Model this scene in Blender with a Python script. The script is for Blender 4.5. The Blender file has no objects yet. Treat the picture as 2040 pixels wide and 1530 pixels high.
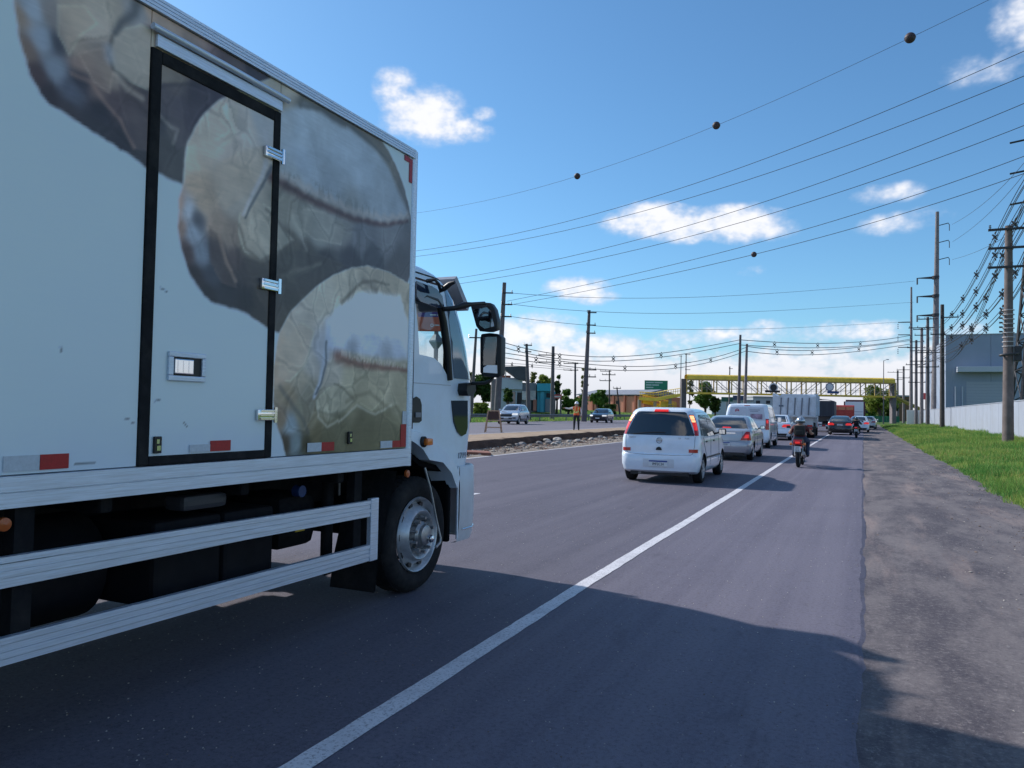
import bpy, bmesh, math, random
import numpy as np
from mathutils import Vector, Matrix, noise as mnoise
R = math.radians
S = bpy.context.scene
COL = S.collection
random.seed(7)
RNG = np.random.default_rng(11)

# ------------------------------------------------------------------ camera
CAMH, FPX, CXP, CYP = 1.5, 1530.0, 1020.0, 765.0
_y, _p, _r = R(24.6), R(1.89), R(1.1)
_f = np.array([-math.sin(_y)*math.cos(_p), math.cos(_y)*math.cos(_p), math.sin(_p)])
_rt = np.array([math.cos(_y), math.sin(_y), 0.0])
_up = np.cross(_rt, _f)
CR = math.cos(_r)*_rt + math.sin(_r)*_up
CU = -math.sin(_r)*_rt + math.cos(_r)*_up
CF = _f
CO = np.array([0, 0, CAMH])
cam = bpy.data.cameras.new('camera'); cam.sensor_width = 36; cam.lens = 36*FPX/2040
cam.clip_start = 0.05; cam.clip_end = 6000
camo = bpy.data.objects.new('camera', cam); COL.objects.link(camo)
camo.matrix_world = Matrix(((CR[0], CU[0], -CF[0], 0), (CR[1], CU[1], -CF[1], 0), (CR[2], CU[2], -CF[2], CAMH), (0, 0, 0, 1)))
S.camera = camo

# ------------------------------------------------------------------ sun, sky, exposure
SUN_EL, SUN_SL = R(36.5), math.atan(0.22)
SDIR = Vector((math.cos(SUN_EL)*math.cos(SUN_SL), -math.cos(SUN_EL)*math.sin(SUN_SL), -math.sin(SUN_EL)))
sl = bpy.data.lights.new('sun', 'SUN'); sl.energy = 2.9; sl.angle = R(1.1); sl.color = (1.0, 0.94, 0.88)
so = bpy.data.objects.new('sun', sl); COL.objects.link(so)
so.rotation_euler = SDIR.to_track_quat('-Z', 'Y').to_euler(); so.location = (-40, 10, 40)
S.view_settings.view_transform = 'Standard'; S.view_settings.look = 'None'
S.view_settings.exposure = 0.72; S.view_settings.gamma = 1.0
S.view_settings.use_curve_mapping = False

W = bpy.data.worlds.new('World'); S.world = W; W.use_nodes = True
def build_world():
    nt = W.node_tree; nt.nodes.clear(); N = nt.nodes; L = nt.links
    def math_(op, a, b=None, c=None, clamp=False):
        n = N.new('ShaderNodeMath'); n.operation = op; n.use_clamp = clamp
        for i, v in enumerate((a, b, c)):
            if v is None: continue
            if isinstance(v, (int, float)): n.inputs[i].default_value = v
            else: L.new(v, n.inputs[i])
        return n.outputs[0]
    def dot(a, v):
        n = N.new('ShaderNodeVectorMath'); n.operation = 'DOT_PRODUCT'
        L.new(a, n.inputs[0]); n.inputs[1].default_value = v
        return n.outputs['Value']
    def smooth(x, lo, hi):
        n = N.new('ShaderNodeMapRange'); n.interpolation_type = 'SMOOTHSTEP'
        L.new(x, n.inputs[0]); n.inputs[1].default_value = lo; n.inputs[2].default_value = hi
        return n.outputs[0]
    def mix(f, a, b):
        n = N.new('ShaderNodeMix'); n.data_type = 'RGBA'
        if isinstance(f, float): n.inputs[0].default_value = f
        else: L.new(f, n.inputs[0])
        for s_, v in ((6, a), (7, b)):
            if isinstance(v, tuple): n.inputs[s_].default_value = (*v, 1)
            else: L.new(v, n.inputs[s_])
        return n.outputs[2]
    tc = N.new('ShaderNodeTexCoord'); D = tc.outputs['Generated']
    sky = N.new('ShaderNodeTexSky'); sky.sky_type = 'NISHITA'; sky.sun_disc = False
    sky.sun_elevation = SUN_EL; sky.sun_rotation = math.atan2(-math.cos(SUN_SL), math.sin(SUN_SL))
    sky.altitude = 30; sky.air_density = 1.0; sky.dust_density = 0.55; sky.ozone_density = 1.6
    # fluffy detail shared by all clouds
    def fbm(scale, det, rough, w=None):
        n = N.new('ShaderNodeTexNoise'); n.inputs['Scale'].default_value = scale
        n.inputs['Detail'].default_value = det; n.inputs['Roughness'].default_value = rough
        mp = N.new('ShaderNodeMapping'); mp.inputs['Scale'].default_value = (1, 1, 1.5)
        if w: mp.inputs['Location'].default_value = w
        L.new(D, mp.inputs[0]); L.new(mp.outputs[0], n.inputs['Vector'])
        return n.outputs[0]
    n1 = fbm(16, 5, 0.6); n2 = fbm(52, 2, 0.6, (3, 1, 2))
    # (pixel x, pixel y, half width px, half height px, strength)
    blobs = [(845, 228, 78, 50, 1), (790, 178, 40, 36, .8), (918, 262, 58, 26, .9), (962, 228, 22, 14, .6),
             (1300, 440, 90, 34, 1), (1385, 448, 110, 32, 1), (1475, 446, 85, 34, 1), (1530, 460, 45, 18, .7),
             (1148, 574, 66, 25, 1), (1185, 592, 46, 16, .7),
             (1765, 385, 50, 16, .55), (1790, 445, 55, 18, .6), (1840, 432, 36, 14, .4),
             (2056, 40, 40, 44, .7), (2010, 128, 70, 18, .3),
             (1515, 540, 34, 12, .3), (1090, 655, 70, 38, 1), (1035, 670, 60, 34, 1), (1215, 690, 90, 30, .9),
             (1430, 672, 110, 18, .8), (1530, 655, 34, 18, .6), (1700, 660, 120, 20, .75)]
    field = None
    for px, py, sx, sy, st in blobs:
        c = CF + CR*(px-CXP)/FPX - CU*(py-CYP)/FPX; c = c/np.linalg.norm(c)
        r = np.cross(c, (0, 0, 1)); r /= np.linalg.norm(r); u = np.cross(r, c)
        k = FPX*np.dot(c, CF)
        mp = N.new('ShaderNodeMapping'); mp.vector_type = 'TEXTURE'; L.new(D, mp.inputs[0])
        mp.inputs['Location'].default_value = tuple(c)
        mp.inputs['Rotation'].default_value = Matrix(((r[0], u[0], -c[0]), (r[1], u[1], -c[1]), (r[2], u[2], -c[2]))).to_euler()
        mp.inputs['Scale'].default_value = (sx/k, sy/k, .5)
        n = N.new('ShaderNodeVectorMath'); n.operation = 'DOT_PRODUCT'; L.new(mp.outputs[0], n.inputs[0]); L.new(mp.outputs[0], n.inputs[1])
        m = math_('MULTIPLY_ADD', n.outputs['Value'], -st, 1.25*st)
        field = m if field is None else math_('SMOOTH_MAX', field, m, 0.25)
    field = math_('MAXIMUM', field, -0.6)
    # low bank of cloud all round the horizon
    elev = dot(D, (0, 0, 1))
    azn = N.new('ShaderNodeTexNoise'); azn.inputs['Scale'].default_value = 3.2; azn.inputs['Detail'].default_value = 2
    mp = N.new('ShaderNodeMapping'); mp.inputs['Scale'].default_value = (1, 1, 0.15); L.new(D, mp.inputs[0]); L.new(mp.outputs[0], azn.inputs['Vector'])
    top = math_('MULTIPLY_ADD', azn.outputs[0], 0.07, 0.072)
    bank = math_('MULTIPLY', math_('SUBTRACT', top, elev), 24.0)
    bank = math_('MINIMUM', bank, 1.7)
    field = math_('SMOOTH_MAX', field, bank, 0.2)
    mp = N.new('ShaderNodeMapping'); mp.inputs['Scale'].default_value = (1, 1, 2.2); mp.inputs['Location'].default_value = (4, 2, 7); L.new(D, mp.inputs[0])
    cn = N.new('ShaderNodeTexNoise'); cn.inputs['Scale'].default_value = 3.4; cn.inputs['Detail'].default_value = 1; L.new(mp.outputs[0], cn.inputs['Vector'])
    rest = math_('MULTIPLY', math_('SUBTRACT', cn.outputs[0], 0.55), 9.0)  # unseen clouds outside the view cone, added to brighten the shaded truck side
    rest = math_('SUBTRACT', rest, math_('MULTIPLY', smooth(dot(D, tuple(CF)), 0.62, 0.78), 6.0))
    field = math_('SMOOTH_MAX', field, math_('MINIMUM', rest, 1.2), 0.2)
    det = math_('ADD', math_('MULTIPLY', math_('SUBTRACT', n1, 0.5), 2.6), math_('MULTIPLY', math_('SUBTRACT', n2, 0.5), 0.9))
    dens = math_('ADD', field, det)
    mask = smooth(dens, -0.08, 1.2)
    mask = math_('MULTIPLY', mask, smooth(field, -0.35, 0.25))
    # shading inside the clouds: thick lit tops white, thin edges and undersides lilac grey
    lit = smooth(math_('ADD', dens, math_('MULTIPLY', math_('SUBTRACT', n2, 0.5), 0.8)), 0.3, 1.3)
    low = smooth(elev, 0.02, 0.10)
    K = 1.0
    cw = mix(lit, (5.2*K, 5.9*K, 7.3*K), (7.8*K, 7.8*K, 8.1*K))
    cl = mix(lit, (5.0*K, 5.3*K, 6.2*K), (6.3*K, 6.4*K, 7.0*K))
    cc = mix(low, cl, cw)
    # photographic blue of the clear sky
    gam = N.new('ShaderNodeVectorMath'); gam.operation = 'MULTIPLY'; gam.inputs[1].default_value = (.62, .97, 1.18)
    L.new(sky.outputs[0], gam.inputs[0])
    colr = mix(math_('MULTIPLY', mask, 0.96), gam.outputs[0], cc)
    bg = N.new('ShaderNodeBackground'); bg.inputs['Strength'].default_value = 0.079
    out = N.new('ShaderNodeOutputWorld'); L.new(colr, bg.inputs['Color']); L.new(bg.outputs[0], out.inputs[0])
build_world()
W.cycles.sampling_method = 'MANUAL'; W.cycles.sample_map_resolution = 512
S.cycles.max_bounces = 6; S.cycles.diffuse_bounces = 3; S.cycles.glossy_bounces = 3; S.cycles.transmission_bounces = 3; S.cycles.transparent_max_bounces = 8
S.cycles.caustics_reflective = False; S.cycles.caustics_refractive = False

# ------------------------------------------------------------------ places: a photo point put at a real distance
def ray(x, y): return CF + CR*(x-CXP)/FPX - CU*(y-CYP)/FPX
def G(x, y, z=0.0):
    d = ray(x, y); return Vector(CO + d*((z-CAMH)/d[2]))
def AX(x, y, X):
    d = ray(x, y); return Vector(CO + d*(X/d[0]))
def AY(x, y, Y):
    d = ray(x, y); return Vector(CO + d*(Y/d[1]))
def AD(x, y, dist): return Vector(CO + ray(x, y)*dist)

# ------------------------------------------------------------------ materials
def lin(c):
    return tuple(((v/255.0)/12.92 if v/255.0 <= .04045 else ((v/255.0+.055)/1.055)**2.4) for v in c)
MATS = {}
def mat(name, col, rough=.5, metal=0.0, spec=.5, var=0.0, vs=4.0, bump=0.0, bs=40.0, coat=0.0, stretch=None, emit=None, dirt=None, sheen=0):
    if name in MATS: return MATS[name]
    m = bpy.data.materials.new(name); m.use_nodes = True; nt = m.node_tree; N = nt.nodes; L = nt.links
    b = N['Principled BSDF']
    b.inputs['Base Color'].default_value = (*col, 1); b.inputs['Roughness'].default_value = rough
    b.inputs['Metallic'].default_value = metal; b.inputs['Specular IOR Level'].default_value = spec
    b.inputs['Coat Weight'].default_value = coat; b.inputs['Coat Roughness'].default_value = 0.04
    vec = None
    if var or bump or dirt:
        tc = N.new('ShaderNodeTexCoord'); mp = N.new('ShaderNodeMapping')
        if stretch: mp.inputs['Scale'].default_value = stretch
        L.new(tc.outputs['Object'], mp.inputs[0]); vec = mp.outputs[0]
    if var or dirt:
        n = N.new('ShaderNodeTexNoise'); n.inputs['Scale'].default_value = vs; n.inputs['Detail'].default_value = 7; n.inputs['Roughness'].default_value = .62
        L.new(vec, n.inputs['Vector'])
        mr = N.new('ShaderNodeMapRange'); mr.inputs[1].default_value = .3; mr.inputs[2].default_value = .7
        mr.inputs[3].default_value = 1-var; mr.inputs[4].default_value = 1+var
        L.new(n.outputs[0], mr.inputs[0])
        mul = N.new('ShaderNodeVectorMath'); mul.operation = 'SCALE'; mul.inputs[0].default_value = col
        L.new(mr.outputs[0], mul.inputs['Scale'])
        src = mul.outputs[0]
        if dirt:
            dcol, damt, dsc = dirt
            n2 = N.new('ShaderNodeTexNoise'); n2.inputs['Scale'].default_value = dsc; n2.inputs['Detail'].default_value = 8; n2.inputs['Roughness'].default_value = .7
            L.new(vec, n2.inputs['Vector'])
            mr2 = N.new('ShaderNodeMapRange'); mr2.inputs[1].default_value = .45; mr2.inputs[2].default_value = .75; mr2.inputs[3].default_value = 0; mr2.inputs[4].default_value = damt
            L.new(n2.outputs[0], mr2.inputs[0])
            mx = N.new('ShaderNodeMix'); mx.data_type = 'RGBA'; L.new(mr2.outputs[0], mx.inputs[0]); L.new(src, mx.inputs[6]); mx.inputs[7].default_value = (*dcol, 1)
            src = mx.outputs[2]
        L.new(src, b.inputs['Base Color'])
    if bump:
        n = N.new('ShaderNodeTexNoise'); n.inputs['Scale'].default_value = bs; n.inputs['Detail'].default_value = 6
        L.new(vec, n.inputs['Vector'])
        bp = N.new('ShaderNodeBump'); bp.inputs['Strength'].default_value = bump; bp.inputs['Distance'].default_value = .02
        L.new(n.outputs[0], bp.inputs['Height']); L.new(bp.outputs[0], b.inputs['Normal'])
    if emit:
        b.inputs['Emission Color'].default_value = (*emit[0], 1); b.inputs['Emission Strength'].default_value = emit[1]
    MATS[name] = m
    return m
def glass(name, tint=(.85, .9, .92), refl=1.0):
    if name in MATS: return MATS[name]
    m = bpy.data.materials.new(name); m.use_nodes = True; nt = m.node_tree; N = nt.nodes; L = nt.links
    N.remove(N['Principled BSDF']); o = N['Material Output']
    t = N.new('ShaderNodeBsdfTransparent'); t.inputs[0].default_value = (*tint, 1)
    g = N.new('ShaderNodeBsdfGlossy'); g.inputs['Roughness'].default_value = .02
    lw = N.new('ShaderNodeLayerWeight'); lw.inputs[0].default_value = .5
    pw = N.new('ShaderNodeMath'); pw.operation = 'POWER'; L.new(lw.outputs['Facing'], pw.inputs[0]); pw.inputs[1].default_value = 5
    fr = N.new('ShaderNodeMath'); fr.operation = 'MULTIPLY_ADD'; L.new(pw.outputs[0], fr.inputs[0]); fr.inputs[1].default_value = .9; fr.inputs[2].default_value = .045
    mx = N.new('ShaderNodeMixShader'); L.new(fr.outputs[0], mx.inputs[0]); L.new(t.outputs[0], mx.inputs[1]); L.new(g.outputs[0], mx.inputs[2])
    L.new(mx.outputs[0], o.inputs[0]); MATS[name] = m
    return m

M_ALU = mat('brushed_aluminium', (.68, .76, .88), .38, .55, var=.12, vs=9, bump=.15, bs=60, stretch=(20, .6, 20), dirt=((.3, .29, .28), .4, 5))
M_WHITE = mat('white_paint', (.76, .86, .97), .3, coat=.4, var=.04, vs=2, dirt=((.5, .48, .45), .25, 3))
M_BLACK = mat('black_plastic', (.012, .012, .014), .45)
M_RUBBER = mat('rubber', (.016, .016, .018), .85, spec=.2, var=.3, vs=14, dirt=((.07, .065, .06), .5, 5))
M_TYRE = mat('tyre_rubber', (.016, .016, .018), .85, spec=.2, var=.25, vs=20, dirt=((.06, .055, .05), .5, 7))
M_CHASSIS = mat('chassis_black', (.010, .010, .012), .8, spec=.12, var=.3, vs=6, dirt=((.05, .045, .04), .5, 5))
M_RIM = mat('rim_silver', (.55, .56, .58), .38, .6, var=.1, vs=12, dirt=((.12, .11, .1), .5, 9))
M_STEEL = mat('dull_steel', (.35, .35, .36), .4, .8, var=.2, vs=20)
M_CHROME = mat('chrome', (.75, .75, .77), .14, 1.0)
M_DGLASS = mat('dark_glass', (.012, .014, .018), .05, spec=.7, coat=.3)
M_RED = mat('red_lens', (.45, .012, .015), .15, coat=.5)
M_REDLIT = mat('brake_lamp_lit', (.5, .015, .015), .2, emit=((1.0, .03, .02), .32), coat=.4)
M_AMBER = mat('amber_lens', (.8, .2, .03), .2, coat=.5)
M_AMBERLIT = mat('signal_lamp_lit', (.9, .4, .15), .2, emit=((1.0, .42, .2), 1.0))
M_PLATEW = mat('plate_white', (.72, .73, .74), .4)
M_PLATEB = mat('plate_blue', (.02, .06, .28), .4)
M_INK = mat('ink_black', (.015, .015, .018), .5)
M_MIRROR = mat('mirror_glass', (.8, .82, .85), .02, 1.0)

# ------------------------------------------------------------------ mesh building
def link(o): COL.objects.link(o); return o
def tag(o, label=None, cat=None, group=None, kind=None):
    if label: o['label'] = label
    if cat: o['category'] = cat
    if group: o['group'] = group
    if kind: o['kind'] = kind
    return o
def empty(name, loc, label=None, cat=None, group=None, rz=0.0):
    o = bpy.data.objects.new(name, None); link(o); o.location = loc; o.rotation_euler = (0, 0, rz)
    o.empty_display_size = .2
    return tag(o, label, cat, group)
class MB:
    def __init__(s): s.v = []; s.f = []; s.m = []; s.cur = 0
    def add(s, vs, fs):
        n = len(s.v); s.v.extend([tuple(p) for p in vs])
        for f in fs: s.f.append(tuple(i+n for i in f)); s.m.append(s.cur)
        return s
    def box(s, a, b, M=None):
        (x0, y0, z0), (x1, y1, z1) = a, b
        vs = [(x, y, z) for z in (z0, z1) for y in (y0, y1) for x in (x0, x1)]
        if M is not None: vs = [tuple(M @ Vector(p)) for p in vs]
        return s.add(vs, [(0, 2, 3, 1), (4, 5, 7, 6), (0, 1, 5, 4), (2, 6, 7, 3), (0, 4, 6, 2), (1, 3, 7, 5)])
    def bbox(s, a, b, r=.01, M=None):
        """box with chamfered edges"""
        bm = bmesh.new(); bmesh.ops.create_cube(bm, size=1)
        a = Vector(a); b = Vector(b); c = (a+b)/2; d = b-a
        for v in bm.verts: v.co = Vector((c.x+v.co.x*d.x, c.y+v.co.y*d.y, c.z+v.co.z*d.z))
        bmesh.ops.bevel(bm, geom=bm.edges[:], offset=min(r, min(abs(d.x), abs(d.y), abs(d.z))*.45), segments=2, affect='EDGES', profile=.6)
        s.addbm(bm, M); return s
    def addbm(s, bm, M=None):
        bm.verts.ensure_lookup_table(); bm.verts.index_update()
        vs = [tuple(M @ v.co) if M is not None else tuple(v.co) for v in bm.verts]
        s.add(vs, [[v.index for v in f.verts] for f in bm.faces]); bm.free()
    def cyl(s, p0, p1, r0, r1=None, n=12, caps=True):
        r1 = r0 if r1 is None else r1
        p0 = Vector(p0); p1 = Vector(p1); d = (p1-p0)
        q = d.to_track_quat('Z', 'Y')
        vs = []
        for p, r in ((p0, r0), (p1, r1)):
            for k in range(n):
                a = 2*math.pi*k/n
                vs.append(tuple(p + q @ Vector((r*math.cos(a), r*math.sin(a), 0))))
        fs = [(k, (k+1) % n, n+(k+1) % n, n+k) for k in range(n)]
        if caps: fs += [tuple(range(n-1, -1, -1)), tuple(range(n, 2*n))]
        return s.add(vs, fs)
    def tube(s, pts, r, n=6, caps=True):
        pts = [Vector(p) for p in pts]; m = len(pts); vs = []; fs = []
        rr = r if isinstance(r, (list, tuple)) else [r]*m
        q = None
        for i, p in enumerate(pts):
            d = (pts[min(i+1, m-1)]-pts[max(i-1, 0)]).normalized()
            if q is None: q = d.to_track_quat('Z', 'Y')
            else:
                z = q @ Vector((0, 0, 1)); q = z.rotation_difference(d) @ q
            for k in range(n):
                a = 2*math.pi*k/n; vs.append(tuple(p + q @ Vector((rr[i]*math.cos(a), rr[i]*math.sin(a), 0))))
        for i in range(m-1):
            for k in range(n): fs.append((i*n+k, i*n+(k+1) % n, (i+1)*n+(k+1) % n, (i+1)*n+k))
        if caps: fs += [tuple(range(n-1, -1, -1)), tuple(range((m-1)*n, m*n))]
        return s.add(vs, fs)
    def lathe(s, prof, o, axis='X', n=32, closed=False):
        """prof: (a along axis, radius)"""
        o = Vector(o); vs = []; fs = []; m = len(prof)
        for a, r in prof:
            for k in range(n):
                t = 2*math.pi*k/n; c, q = r*math.cos(t), r*math.sin(t)
                vs.append(tuple(o + (Vector((a, c, q)) if axis == 'X' else Vector((c, a, q)) if axis == 'Y' else Vector((c, q, a)))))
        for i in range(m-1 if not closed else m):
            j = (i+1) % m
            for k in range(n): fs.append((i*n+k, j*n+k, j*n+(k+1) % n, i*n+(k+1) % n))
        return s.add(vs, fs)
    def prism(s, poly, axis, a, b):
        """poly 2D in the two other axes (order y,z / x,z / x,y)"""
        def P(p, t):
            return (t, p[0], p[1]) if axis == 'X' else (p[0], t, p[1]) if axis == 'Y' else (p[0], p[1], t)
        n = len(poly); vs = [P(p, a) for p in poly]+[P(p, b) for p in poly]
        fs = [tuple(range(n)), tuple(range(2*n-1, n-1, -1))]
        fs += [(k, n+k, n+(k+1) % n, (k+1) % n) for k in range(n)]
        return s.add(vs, fs)
    def sheet(s, rows):
        """rows: list of equal-length point lists"""
        n = len(rows[0]); vs = [p for r in rows for p in r]
        fs = [(i*n+k, i*n+k+1, (i+1)*n+k+1, (i+1)*n+k) for i in range(len(rows)-1) for k in range(n-1)]
        return s.add(vs, fs)
    def mesh(s, off=(0, 0, 0)):
        me = bpy.data.meshes.new('mesh')
        ox, oy, oz = off
        me.from_pydata([(x-ox, y-oy, z-oz) for x, y, z in s.v], [], s.f)
        if any(s.m): me.polygons.foreach_set('material_index', s.m)
        return me
    def build(s, name, m, parent=None, off=None, smooth=None, fix=True):
        if off is None: off = (0, 0, 0)
        me = s.mesh(off)
        if fix:
            bm = bmesh.new(); bm.from_mesh(me); bmesh.ops.recalc_face_normals(bm, faces=bm.faces[:]); bm.to_mesh(me); bm.free()
        for q in (m if isinstance(m, (list, tuple)) else [m]): me.materials.append(q)
        if smooth is not None:
            me.polygons.foreach_set('use_smooth', [True]*len(me.polygons)); me.set_sharp_from_angle(angle=R(smooth))
        me.name = name
        o = bpy.data.objects.new(name, me); link(o); o.parent = parent
        return o
def copy_tree(o, parent=None):
    c = o.copy(); link(c); c.parent = parent
    for ch in [x for x in o.children]: copy_tree(ch, c)
    return c
FONT = {}
def text_mesh(txt, size, extr=.002, key=None):
    cu = bpy.data.curves.new('lettering', 'FONT'); cu.body = txt; cu.size = size; cu.extrude = extr
    cu.align_x = 'CENTER'; cu.align_y = 'CENTER'; cu.resolution_u = 2
    ob = bpy.data.objects.new('lettering', cu); link(ob)
    dg = bpy.context.evaluated_depsgraph_get()
    me = bpy.data.meshes.new_from_object(ob.evaluated_get(dg))
    bpy.data.objects.remove(ob); bpy.data.curves.remove(cu)
    return me
def text(name, txt, size, m, parent, loc, rot, sx=1.0, extr=.002):
    me = text_mesh(txt, size, extr); me.materials.clear(); me.materials.append(m)
    o = bpy.data.objects.new(name, me); link(o); o.parent = parent
    o.location = loc; o.rotation_euler = rot; o.scale = (sx, 1, 1)
    return o
def boolean_cut(o, cutter_mb, m):
    """subtract the cutter from mesh object o; cut faces take material m"""
    me = cutter_mb.mesh(); bm = bmesh.new(); bm.from_mesh(me); bmesh.ops.recalc_face_normals(bm, faces=bm.faces[:]); bm.to_mesh(me); bm.free()
    me.materials.append(m)
    c = bpy.data.objects.new('cutter', me); link(c)
    par = o.parent; o.parent = None
    md = o.modifiers.new('cut', 'BOOLEAN'); md.operation = 'DIFFERENCE'; md.solver = 'EXACT'; md.object = c
    try: md.material_mode = 'TRANSFER'
    except Exception: pass
    dg = bpy.context.evaluated_depsgraph_get(); dg.update()
    new = bpy.data.meshes.new_from_object(o.evaluated_get(dg))
    o.modifiers.clear(); o.data = new; o.parent = par
    bpy.data.objects.remove(c); bpy.data.meshes.remove(me)
    return o
# ================================================================== THE GROUND
def nz(x, y, s=1.0, o=0.0): return mnoise.noise(Vector((x*s+o, y*s-o, o*.37)))
def nodes_mat(name):
    m = bpy.data.materials.new(name); m.use_nodes = True
    return m, m.node_tree, m.node_tree.nodes, m.node_tree.links, m.node_tree.nodes['Principled BSDF']
def n_noise(N, L, vec, scale, det=6, rough=.6, stretch=None, loc=None):
    mp = N.new('ShaderNodeMapping')
    if stretch: mp.inputs['Scale'].default_value = stretch
    if loc: mp.inputs['Location'].default_value = loc
    L.new(vec, mp.inputs[0])
    n = N.new('ShaderNodeTexNoise'); n.inputs['Scale'].default_value = scale; n.inputs['Detail'].default_value = det; n.inputs['Roughness'].default_value = rough
    L.new(mp.outputs[0], n.inputs['Vector']); return n.outputs[0]
def n_ramp(N, L, fac, lo, hi, a=0., b=1.):
    mr = N.new('ShaderNodeMapRange'); mr.interpolation_type = 'SMOOTHSTEP'
    for i, v in ((1, lo), (2, hi), (3, a), (4, b)): mr.inputs[i].default_value = v
    L.new(fac, mr.inputs[0]); return mr.outputs[0]
def n_mix(N, L, f, a, b):
    mx = N.new('ShaderNodeMix'); mx.data_type = 'RGBA'
    if isinstance(f, (int, float)): mx.inputs[0].default_value = f
    else: L.new(f, mx.inputs[0])
    for i, v in ((6, a), (7, b)):
        if isinstance(v, tuple): mx.inputs[i].default_value = (*v, 1)
        else: L.new(v, mx.inputs[i])
    return mx.outputs[2]
def n_bump(N, L, b, h, st, dist=.02):
    bp = N.new('ShaderNodeBump'); bp.inputs['Strength'].default_value = st; bp.inputs['Distance'].default_value = dist
    L.new(h, bp.inputs['Height']); L.new(bp.outputs[0], b.inputs['Normal'])
def asphalt(name, base, tint2, speck=.6, lanes=False):
    m, nt, N, L, b = nodes_mat(name)
    tc = N.new('ShaderNodeTexCoord'); V = tc.outputs['Object']
    big = n_noise(N, L, V, .35, 5, .6); streak = n_noise(N, L, V, 1.0, 6, .65, (2.4, .05, 1)); streak2 = n_noise(N, L, V, 1.0, 5, .6, (9, .12, 1), (5, 2, 0))
    fine = n_noise(N, L, V, 150, 3, .75); grit = n_noise(N, L, V, 420, 2, .8)
    c = n_mix(N, L, n_ramp(N, L, streak, .35, .68), base, tint2)
    c = n_mix(N, L, n_ramp(N, L, big, .4, .75, 0, .5), c, tuple(v*.78 for v in base))
    mott = n_noise(N, L, V, 9, 7, .72, (1, .6, 1), (1, 8, 3)); c = n_mix(N, L, n_ramp(N, L, mott, .40, .62, 0, .45), c, tuple(v*1.35 for v in base)); c = n_mix(N, L, n_ramp(N, L, mott, .42, .30, 0, .5), c, tuple(v*.62 for v in base))
    grain = n_noise(N, L, V, 38, 4, .85, None, (3, 3, 5)); c = n_mix(N, L, n_ramp(N, L, grain, .50, .60, 0, .5), c, tuple(v*1.55 for v in base)); c = n_mix(N, L, n_ramp(N, L, grain, .48, .38, 0, .55), c, tuple(v*.5 for v in base))
    stain = n_noise(N, L, V, .9, 6, .7, (1.6, .5, 1), (6, 1, 9)); c = n_mix(N, L, n_ramp(N, L, stain, .62, .70, 0, .4), c, tuple(v*.55 for v in base))
    c = n_mix(N, L, n_ramp(N, L, streak2, .55, .8, 0, .3), c, tuple(v*1.25 for v in tint2))
    c = n_mix(N, L, n_ramp(N, L, fine, .48, .75, 0, speck), c, tuple(v*1.9 for v in base))
    c = n_mix(N, L, n_ramp(N, L, grit, .35, .2, 0, .65), c, tuple(v*.35 for v in base))
    if lanes:
        sx = N.new('ShaderNodeSeparateXYZ'); L.new(V, sx.inputs[0]); wob = N.new('ShaderNodeMath'); wob.operation = 'MULTIPLY_ADD'; L.new(big, wob.inputs[0]); wob.inputs[1].default_value = .5; L.new(sx.outputs[0], wob.inputs[2])
        sc = N.new('ShaderNodeVectorMath'); sc.operation = 'SCALE'; L.new(c, sc.inputs[0]); L.new(n_ramp(N, L, wob.outputs[0], -2.6, -1.2, .90, 1.16), sc.inputs['Scale']); c = sc.outputs[0]
    spk = n_noise(N, L, V, 60, 1, .3, None, (9, 4, 1))
    c = n_mix(N, L, n_ramp(N, L, spk, .79, .83, 0, .8), c, (.5, .48, .46))
    L.new(c, b.inputs['Base Color']); b.inputs['Roughness'].default_value = .82; b.inputs['Specular IOR Level'].default_value = .35
    n_bump(N, L, b, fine, .6, .008)
    return m
M_ROAD = asphalt('asphalt_new', (.094, .088, .118), (.145, .135, .168), lanes=True)
M_ROADFAR = asphalt('asphalt_far', (.145, .135, .158), (.185, .17, .19))
def shoulder_mat():
    m, nt, N, L, b = nodes_mat('shoulder_worn')
    tc = N.new('ShaderNodeTexCoord'); V = tc.outputs['Object']
    a = n_noise(N, L, V, 1.1, 8, .68, (1.4, .5, 1)); d = n_noise(N, L, V, .8, 7, .66, (2.2, .28, 1), (7, 3, 0))
    fine = n_noise(N, L, V, 70, 5, .75); grit = n_noise(N, L, V, 42, 6, .8, None, (2, 2, 2)); chalk = n_noise(N, L, V, 1.6, 9, .72, (2.6, .55, 1), (11, 6, 0))
    c = n_mix(N, L, n_ramp(N, L, a, .38, .62), (.078, .070, .083), (.165, .146, .150))
    c = n_mix(N, L, n_ramp(N, L, d, .5, .7, 0, .7), c, (.29, .225, .205))
    c = n_mix(N, L, n_ramp(N, L, chalk, .66, .74, 0, .75), c, (.46, .44, .45))
    pit = n_noise(N, L, V, 7, 8, .8, (1.3, .5, 1), (4, 7, 2)); c = n_mix(N, L, n_ramp(N, L, pit, .40, .30, 0, .75), c, (.045, .04, .046)); c = n_mix(N, L, n_ramp(N, L, pit, .6, .72, 0, .5), c, (.27, .24, .235))
    c = n_mix(N, L, n_ramp(N, L, grit, .38, .26, 0, .9), c, (.028, .025, .03))
    c = n_mix(N, L, n_ramp(N, L, fine, .55, .8, 0, .5), c, (.28, .25, .24))
    grn = n_noise(N, L, V, 33, 4, .85, None, (3, 3, 5)); c = n_mix(N, L, n_ramp(N, L, grn, .5, .68, 0, .5), c, (.30, .27, .265)); c = n_mix(N, L, n_ramp(N, L, grn, .45, .3, 0, .65), c, (.04, .036, .042))
    L.new(c, b.inputs['Base Color']); b.inputs['Roughness'].default_value = .9; b.inputs['Specular IOR Level'].default_value = .25
    n_bump(N, L, b, grit, .55, .012)
    return m
M_SHOULDER = shoulder_mat()
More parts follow.
